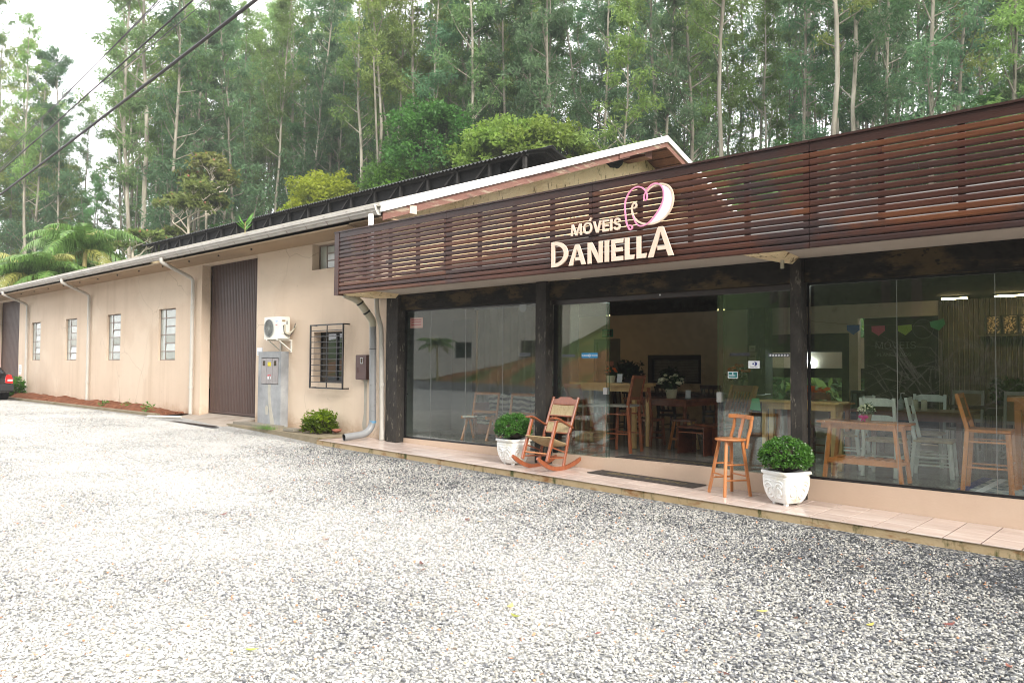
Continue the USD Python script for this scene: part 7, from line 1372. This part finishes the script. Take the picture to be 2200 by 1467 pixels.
dup(p1, polar_g(28.6, 34), 0.7, 'palm with drooping fronds showing beside the gable end of the warehouse', None, (0.55, 0.55, 1.14))
def banana(label, seed, loc, H, n=7, group=None):
    rg = np.random.default_rng(seed); t = local_thing('banana_plant', label, 'plant', loc, group); obj('stem', MB().tube([(0, 0, -0.3), (0.05, 0, H * 0.6)], [0.12, 0.08], 8), 'palm_bark', t)
    for k in range(n):
        a = k * 2.4 + rg.uniform(-.3, .3); el = rg.uniform(0.7, 1.35); L = H * rg.uniform(0.5, 0.75); s = np.linspace(0, 1, 9); ang = el - s ** 1.5 * 1.5; hd = np.array([math.cos(a), math.sin(a), 0]); sd = np.cross(hd, [0, 0, 1.0])
        pts = np.array([0.05, 0, H * 0.55]) + np.cumsum(np.stack([hd[0] * np.cos(ang), hd[1] * np.cos(ang), np.sin(ang)], 1) * L / 9, 0); w = (0.30 * np.sin(PI * np.clip(s * 0.9 + 0.06, 0, 1)) ** 0.6)[:, None]
        dr = np.array([0, 0, -0.10]); v = np.vstack([pts - sd * w + dr, pts, pts + sd * w + dr]); i_ = np.arange(8); f = np.vstack([np.stack([i_, i_ + 1, 9 + i_ + 1, 9 + i_], 1), np.stack([9 + i_, 9 + i_ + 1, 18 + i_ + 1, 18 + i_], 1)])
        obj('leaf', MB().add(v, f, np.array((0.06, 0.15, 0.03)) * rg.uniform(0.7, 1.3)), 'plant_leaf', t, tint=True, smooth=True)
    return t
bn = banana('banana plant with broad leaves left of the dark ridge roof end', 41, polar_g(68.4, 56), 9.0)
dup(bn, polar_g(67.4, 58), 2.0, 'banana plant with broad leaves right behind the dark ridge roof end', None, (0.9, 0.9, 0.95)); dup(bn, at_px(26.9, 34), 1.0, 'dark banana plant in the undergrowth above the fascia, right of the gable', None, (0.9, 0.9, 1.1)); dup(bn, at_px(26.0, 36), 3.0, 'second dark banana plant in the undergrowth above the fascia', None, (1.0, 1.0, 1.1))
# undergrowth tufts covering the slope
ug = UsdGeom.PointInstancer.Define(stage, '/World/undergrowth'); tag(ug.GetPrim(), kind='stuff', label='low leafy undergrowth covering the wooded slope', cat='undergrowth')
UsdGeom.Scope.Define(stage, '/World/undergrowth/Prototypes'); pr = []
for k in range(3):
    r3 = np.random.default_rng(60 + k); m = MB(); leaf_cloud(m, r3.normal(size=(16, 3)) * [0.6, 0.6, 0.35] + [0, 0, 0.7], 22, 0.45, 0.34, 0.3, r3, [DG, MG, [(0.04, 0.08, 0.02), (0.10, 0.15, 0.03)]][k], squash=0.8)
    v, f, c = m.get(); mm = usdkit.mesh(stage, f'/World/undergrowth/Prototypes/tuft_{k:03d}', (v, f), MATS['eucalyptus_leaf']); UsdGeom.PrimvarsAPI(mm).CreatePrimvar('tint', Sdf.ValueTypeNames.Color3fArray, 'vertex').Set(Vt.Vec3fArray.FromNumpy(c.astype(np.float32))); pr.append(mm.GetPath())
ug.CreatePrototypesRel().SetTargets(pr); pos, ids, scs, ors = [], [], [], []
for _ in range(5200):
    az = rg.uniform(4, 77); yy = rg.uniform(28.5, 84); x = -math.tan(math.radians(az)) * yy
    if x < -190: continue
    q = on_ground(x, yy); pos.append(Gf.Vec3f(*q)); ids.append(int(rg.integers(3))); s = rg.uniform(0.7, 1.9); scs.append(Gf.Vec3f(s, s, s * rg.uniform(0.8, 1.3))); qd = Gf.Rotation(Gf.Vec3d(0, 0, 1), rg.uniform(0, 360)).GetQuat(); ors.append(Gf.Quath(qd.GetReal(), *qd.GetImaginary()))
ug.CreatePositionsAttr(pos); ug.CreateProtoIndicesAttr(ids); ug.CreateScalesAttr(scs); ug.CreateOrientationsAttr(ors)

# small plants by the walls
def shrub(label, seed, x, y, z, R, H, cols, n=60, per=34, leaf=0.05):
    rg = np.random.default_rng(seed); t = thing('shrub', label, 'shrub', (x, y, z)); d = rg.normal(size=(n, 3)); d /= np.linalg.norm(d, axis=1, keepdims=True); d[:, 2] = np.abs(d[:, 2])
    cen = d * rg.uniform(0.55, 1.0, (n, 1)) * [R, R, H * 0.85] + [x, y, z + 0.08]; m = MB()
    for c in cen[::2]: m.tube([(x + rg.normal() * 0.03, y, z - 0.02), ((c[0] + x) / 2, (c[1] + y) / 2, z + (c[2] - z) * 0.45), c], [0.010, 0.007, 0.003], 5)
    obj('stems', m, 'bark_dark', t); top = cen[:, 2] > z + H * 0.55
    lm = MB()
    if top.any(): leaf_cloud(lm, cen[top], per, R * 0.24, leaf, 0.5, rg, cols, squash=0.8)
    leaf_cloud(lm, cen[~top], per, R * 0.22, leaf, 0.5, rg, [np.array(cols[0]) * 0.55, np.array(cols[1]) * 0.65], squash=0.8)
    obj('leaves', lm, 'broad_leaf', t, tint=True); return t
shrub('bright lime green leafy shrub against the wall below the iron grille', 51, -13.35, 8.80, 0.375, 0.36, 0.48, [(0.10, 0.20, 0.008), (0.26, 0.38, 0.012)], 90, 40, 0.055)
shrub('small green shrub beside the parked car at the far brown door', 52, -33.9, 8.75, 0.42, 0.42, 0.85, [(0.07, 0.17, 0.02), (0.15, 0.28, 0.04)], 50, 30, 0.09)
gt_ = thing('grass_tuft', 'bright green grass tuft at the foot of the grey pillar', 'grass', (-14.9, 8.55, 0.36)); m = MB(); rg2 = np.random.default_rng(9)
for k in range(260): x = -14.95 + rg2.normal() * 0.22; y = 8.52 + rg2.normal() * 0.07; e = rg2.normal(size=2) * 0.05; h = rg2.uniform(0.05, 0.13); m.add([(x - 0.004, y, 0.37), (x + 0.004, y, 0.37), (x + e[0], y + e[1], 0.37 + h)], [[0, 1, 2]], np.array((0.10, 0.22, 0.02)) * rg2.uniform(0.6, 1.3))
obj('blades', m, 'plant_leaf', gt_, tint=True)
for k, (x, y, s) in enumerate(((-22.9, 8.75, 0.20), (-21.9, 8.85, 0.16), (-21.2, 8.6, 0.12), (-24.4, 8.6, 0.12))):
    t = thing('weed', ['small green weed on the soil bed, second from left', 'small green weed on the soil bed, second from right', 'small green weed on the soil bed, rightmost', 'small green weed on the soil bed, leftmost'][k], 'weed', (x, y, 0.5)); m = MB(); leaf_cloud(m, np.array([[x, y, 0.55]]), 40, s, 0.09, 0.35, rg2, MG); obj('leaves', m, 'plant_leaf', t, tint=True)
for k, (x, y) in enumerate(((-13.9, 8.95), (-13.75, 9.0), (-13.6, 9.04), (-13.98, 8.86), (-12.98, 8.95), (-12.9, 8.88))):
    t = thing('brick_shard', 'broken red brick shard lying at the foot of the lime green shrub', 'brick shard', (x, y, 0.38), 'brick shards by the shrub'); q = np.array(ico.vertices) * [0.11, 0.05, 0.035] * rg2.uniform(0.7, 1.3, (12, 1)); a = rg2.uniform(0, 3); q = np.stack([q[:, 0] * math.cos(a) - q[:, 1] * math.sin(a), q[:, 0] * math.sin(a) + q[:, 1] * math.cos(a), q[:, 2]], 1) + [x, y, 0.41 + (k % 3) * 0.02]; obj('shard', MB().add(q, ico.faces), 'brick_red', t)
gw = thing('gutter_weed', 'small green weed growing out of the gutter above the nearer brown door', 'weed', (-15.6, 8.30, 4.56)); m = MB()
for k in range(14): a = rg2.uniform(0, 2 * PI); h = rg2.uniform(0.10, 0.5); m.add([(-15.6, 8.3, 4.54 + h * 0.6), (-15.6 + math.cos(a) * 0.10 + 0.02, 8.3 + math.sin(a) * 0.10, 4.60 + h * 0.7), (-15.6 + math.cos(a) * 0.2, 8.3 + math.sin(a) * 0.2, 4.62 + h), (-15.6 + math.cos(a) * 0.10 - 0.02, 8.3 + math.sin(a) * 0.10 - 0.02, 4.60 + h * 0.7)], [[0, 1, 2, 3]], (0.12, 0.28, 0.05))
obj('leaves', m, 'plant_leaf', gw, tint=True); obj('stem', MB().tube([(-15.6, 8.3, 4.5), (-15.6, 8.3, 4.85)], 0.008, 5), 'palm_bark', gw)
# fallen leaves on the gravel
LEAVES = [(-3.43, 3.78, 0), (-2.87, 3.92, 1), (-4.1, 2.27, 0), (-4.82, 4.16, 2), (-5.77, 5.6, 1), (-2.24, 6.77, 2), (-6.58, 5.37, 1), (-4.68, 4.05, 2), (-3.59, 3.9, 3), (-1.61, 7.54, 1), (-2.72, 6.68, 4), (-4.18, 9.04, 4), (-5.84, 3.88, 2), (-14.59, 5.45, 2), (-2.01, 3.93, 2), (-2.33, 5.08, 3), (-1.34, 5.72, 1), (-9.02, 6.67, 4), (-6.03, 4.05, 1), (-5.64, 5.65, 3), (-0.91, 5.19, 1), (-1.71, 5.33, 3), (-2.11, 5.11, 2), (-7.66, 3.89, 1), (-8.55, 4.94, 2)]
LCOL = [(0.30, 0.34, 0.06), (0.22, 0.09, 0.06), (0.12, 0.055, 0.04), (0.55, 0.42, 0.10), (0.40, 0.12, 0.06)]
LNAME = ['yellowish green fallen leaf lying on the gravel yard', 'reddish brown fallen leaf lying on the gravel yard', 'dark brown curled fallen leaf lying on the gravel yard', 'pale yellow fallen leaf lying on the gravel yard', 'orange red fallen leaf lying on the gravel yard']
for k, (x, y, c) in enumerate(LEAVES):
    L = rg2.uniform(0.05, 0.10); a = rg2.uniform(0, 2 * PI); z = float(yard(x)) + 0.022; n = 7; s = np.linspace(0, 1, n); w = L * 0.22 * np.sin(PI * np.clip(s, 0.02, 0.98)) ** 0.8; cur = rg2.uniform(0.1, 0.5) * L
    ctr = np.stack([(s - 0.5) * L, np.zeros(n), cur * (s - 0.5) ** 2 * 2], 1); lf = ctr + np.stack([np.zeros(n), w, 0.3 * w], 1); rt = ctr + np.stack([np.zeros(n), -w, 0.3 * w], 1)
    v = np.vstack([lf, ctr, rt]); v = np.stack([v[:, 0] * math.cos(a) - v[:, 1] * math.sin(a), v[:, 0] * math.sin(a) + v[:, 1] * math.cos(a), v[:, 2]], 1) + [x, y, z]
    i_ = np.arange(n - 1); f = np.vstack([np.stack([i_, i_ + 1, n + i_ + 1, n + i_], 1), np.stack([n + i_, n + i_ + 1, 2 * n + i_ + 1, 2 * n + i_], 1)])
    tag(obj('fallen_leaf', MB().add(v, f, np.array(LCOL[c]) * rg2.uniform(0.8, 1.2)), 'dry_leaf', None, tint=True, smooth=True), LNAME[c], 'leaf', 'fallen leaves, ' + LNAME[c].split(' fallen')[0])

# ------------------------------------------------------------------ overhead cables and their poles
def cable(name, label, a, b, r, mat, sag):
    a, b = np.array(a, float), np.array(b, float); d = (b - a) / (b[0] - a[0]); p0, p1 = a + d * (-64 - a[0]), a + d * (14 - a[0]); s = np.linspace(0, 1, 40)[:, None]
    mid = (a[0] + b[0]) / 2; sm = (mid + 64) / 78; sg_ = sag * 4 * (s * (1 - s) - sm * (1 - sm))
    pts = p0 * (1 - s) + p1 * s - np.array([0, 0, 1.0]) * sg_
    tag(obj(name, MB().tube(pts, r, 7), mat, smooth=50), label, 'cable')
    return pts[0], pts[-1]
ends = []
ends.append(cable('thick_cable', 'thick dark bundled overhead cable, lowest of the wires crossing the sky', (-23.662, 5.638, 6.2), (-8.535, 4.707, 6.2), 0.024, 'cable_black', 0.45))
ends.append(cable('overhead_wire', 'dark twisted overhead wire, next above the thick bundled cable', (-25.572, 6.078, 7.2), (-11.195, 5.101, 7.2), 0.014, 'cable_black', 0.35))
ends.append(cable('overhead_wire', 'thin overhead wire just below the dark twisted wire', (-24.218, 5.754, 7.0), (-10.994, 5.075, 7.0), 0.006, 'wire_grey', 0.35))
ends.append(cable('overhead_wire', 'mauve overhead wire, lower of the close upper pair', (-26.105, 6.197, 7.6), (-12.444, 5.094, 7.6), 0.008, 'wire_grey', 0.35))
ends.append(cable('overhead_wire', 'mauve overhead wire, upper of the close upper pair', (-27.379, 6.497, 8.0), (-13.265, 5.469, 8.0), 0.008, 'wire_grey', 0.35))
ends.append(cable('overhead_wire', 'faint thin overhead wire, highest of all in the white sky', (-23.151, 6.081, 9.0), (-15.841, 5.938, 9.0), 0.005, 'wire_grey', 0.3))
for k, lab in ((0, 'grey concrete utility pole carrying the cables beyond the far left edge'), (1, 'grey concrete utility pole carrying the cables beyond the right edge')):
    yy = [e[k][1] for e in ends]; x = ends[0][k][0]; ym = float(np.mean(yy)); t = thing('utility_pole', lab, 'utility pole', (x, ym, 0)); zb = float(height(x, ym)) - 0.3
    obj('shaft', MB().tube([(x, ym, zb), (x, ym, 10.2)], [0.15, 0.10], 12), 'concrete', t, smooth=50)
    for z in sorted({round(float(e[k][2]), 2) for e in ends}): obj('cross_arm', MB().box(x - 0.05, x + 0.05, min(yy) - 0.15, max(yy) + 0.15, z - 0.10, z - 0.03), 'dark_timber', t)

# ------------------------------------------------------------------ parked car (only its rear corner shows)
car = local_thing('parked_car', 'dark saloon car parked at the far left with a red tail light', 'car', (-33.5, 7.2, 0.39), rz=math.radians(2))
def section(z0, pts_y): return z0
prof = [(-2.15, 0.30, 0.62, 0.70), (-2.05, 0.22, 0.74, 0.78), (-1.2, 0.20, 0.88, 0.82), (-0.6, 0.20, 0.93, 0.83), (0.5, 0.20, 0.95, 0.83), (1.35, 0.20, 0.97, 0.82), (1.95, 0.26, 0.99, 0.79), (2.10, 0.32, 0.95, 0.74), (2.14, 0.36, 0.70, 0.72)]
rings = []
for x, zb, zt, hw in prof:
    ring = []
    for a in np.linspace(0, 2 * PI, 28, endpoint=False):
        c, s_ = math.cos(a), math.sin(a); e = 0.38; ring.append((x, hw * abs(c) ** e * (1 if c > 0 else -1), (zb + zt) / 2 + (zt - zb) / 2 * abs(s_) ** e * (1 if s_ > 0 else -1)))
    rings.append(ring)
v = np.array(rings).reshape(-1, 3); n = 28; k = len(prof); i, j = np.meshgrid(np.arange(k - 1), np.arange(n), indexing='ij'); f = np.stack([i * n + j, i * n + (j + 1) % n, (i + 1) * n + (j + 1) % n, (i + 1) * n + j], -1).reshape(-1, 4)
m = MB().add(v, f); m.add(v, [[0, q + 1, q] for q in range(1, n - 1)] + [[(k - 1) * n, (k - 1) * n + q, (k - 1) * n + q + 1] for q in range(1, n - 1)])
obj('body', m, 'car_paint', car, smooth=40)
gh = [(-1.0, 0.90, 0.70), (-0.35, 1.36, 0.58), (0.55, 1.40, 0.57), (1.45, 0.96, 0.68)]
def cabin(hwo, inset, zoff): return [[(x, -(hw - inset), z + zoff), (x, hw - inset, z + zoff)] for x, z, hw in gh]
v = np.array([(x, s * hw, z) for x, z, hw in gh for s in (-1, 1)]); f = [[0, 1, 3, 2], [4, 5, 7, 6], [0, 2, 4, 6], [1, 7, 5, 3]]
obj('windows', MB().add(v, f), 'dark_pane', car)
obj('roof', MB().beam((-0.40, 0, 1.385), (0.60, 0, 1.415), 1.17, 0.05, ch=0.02), 'car_paint', car)
for s in (-1, 1):
    for a, b in ((0, 1), (2, 3)): obj('pillar', MB().beam((gh[a][0], s * gh[a][2], gh[a][1]), (gh[b][0], s * gh[b][2], gh[b][1] + 0.01), 0.07, 0.05), 'car_paint', car)
    obj('pillar', MB().beam((0.10, s * 0.70, 0.93), (0.12, s * 0.585, 1.39), 0.06, 0.04), 'car_paint', car)
    tl = obj('tail_light', MB().poly(Polygon([(0, 0.62), (0.23, 0.64), (0.24, 0.78), (0.20, 0.92), (0.07, 0.93), (0.02, 0.80)]), 0.10, ((2.075, s * 0.755, 0), (0, -s, 0), (0, 0, 1), (1, 0, 0))), 'tail_red', car)
    obj('reverse_lamp', B(2.1755, 2.181, min(s * 0.74, s * 0.58), max(s * 0.74, s * 0.58), 0.70, 0.765), 'tail_clear', tl)
    for x in (-1.35, 1.32):
        w = obj('wheel', MB().tube([(x, s * 0.60, 0.295), (x, s * 0.80, 0.295)], 0.30, 28), 'tyre', car, smooth=40); obj('rim', MB().tube([(x, s * 0.795, 0.295), (x, s * 0.815, 0.295)], 0.19, 20), 'steel', w, smooth=40)
    obj('door_seam', B(0.09, 0.10, min(s * 0.83, s * 0.837), max(s * 0.83, s * 0.837), 0.30, 0.90), 'car_plastic', car)
obj('rear_bumper', MB().beam((2.13, -0.77, 0.47), (2.13, 0.77, 0.47), 0.16, 0.26, ch=0.04), 'car_plastic', car); obj('front_bumper', MB().beam((-2.13, -0.72, 0.42), (-2.13, 0.72, 0.42), 0.14, 0.24, ch=0.04), 'car_plastic', car)
obj('badge', B(2.146, 2.152, 0.50, 0.62, 0.66, 0.685), 'steel', car); obj('number_plate', B(2.145, 2.152, -0.22, 0.22, 0.60, 0.72), 'paper_white', car)

# ------------------------------------------------------------------ across the road (seen in the glass)
hs = thing('white_house', 'white house with dark windows on the grassy bank across the road', 'house', (-54, -31, 3.4))
hz = float(height(-54, -31)) - 0.6
wall_ = XZ(-66, -40.5, hz, hz + 7.2)
wins = [(-62.5, -60.2), (-52.8, -50.6), (-44.5, -42.4)]
for a, b in wins: wall_ = wall_.difference(XZ(a, b, hz + 2.2, hz + 3.7))
obj('wall', MB().poly(wall_, 0.25, wallframe(-31.25)), 'house_wall', hs); obj('side_wall', B(-40.75, -40.5, -39, -31.2501, hz, hz + 7.2), 'house_wall', hs); obj('roof', MB().beam((-53.2, -31.2, hz + 7.6), (-53.2, -40.5, hz + 9.2), 28.5, 0.22), 'house_roof', hs)
for a, b in wins:
    w = obj('window', MB().poly(XZ(a, b, hz + 2.2, hz + 3.7).difference(XZ(a + .08, b - .08, hz + 2.28, hz + 3.62)), 0.1, wallframe(-31.18)), 'ac_dark', hs); obj('pane', B(a + .08, b - .08, -31.15, -31.12, hz + 2.28, hz + 3.62), 'dark_pane', w)
dup(p1, on_ground(-50.2, -26.5), 1.0, 'palm in front of the white house across the road', None, (0.62, 0.62, 0.42))
for k in range(26):
    x = -24 + k * 2.0 + rg.uniform(-0.8, 0.8); y = -17 - rg.uniform(0, 9); s = rg.uniform(0.9, 1.5)
    dup(b5 if k % 3 else b1, on_ground(x, y), rg.uniform(0, 6), 'dark leafy tree on the bank across the road', 'trees across the road', (s * 1.2, s * 1.2, s))
for k in range(16): x = -22 + k * 2.9 + rg.uniform(-1, 1); dup(kinds[[0, 3, 6, 7][k % 4]], on_ground(x, -28 - rg.uniform(0, 8)), rg.uniform(0, 6), 'tall tree on the rise across the road', 'tall trees across the road', (0.9, 0.9, 0.85))
br_ = thing('branch_pile', 'heap of dry cut branches and dead palm fronds across the road', 'branch pile', (-3, -12, 0)); m = MB(); rb = np.random.default_rng(12)
for k in range(230):
    x = rb.uniform(-9, 3.5); y = rb.uniform(-13.5, -11.0); z = float(height(x, y)) + rb.uniform(0.1, 1.6); a = rb.uniform(0, PI); L = rb.uniform(0.8, 2.6); e = rb.uniform(-0.5, 0.9); d = np.array([math.cos(a) * math.cos(e), math.sin(a) * math.cos(e) * 0.5, math.sin(e)]); p = np.array([x, y, z])
    m.tube([p, p + d * L * 0.5 + [0, 0, 0.2 * L], p + d * L], [0.025, 0.018, 0.006], 4)
obj('branches', m, 'bark_pale', br_); tag(br_.GetChild('branches'), kind='stuff')

# ------------------------------------------------------------------ haze over the wooded slope
material('haze_air', {'v': ('principled_volume', {'color': (0.93, 0.95, 0.97), 'density': HAZE, 'anisotropy': 0.0})}, [], None, volume='v.volume')
tag(obj('haze', B(-335, 215, -165, 315, float(GZ.min()) - 1.2, 58), 'haze_air'), kind='stuff')
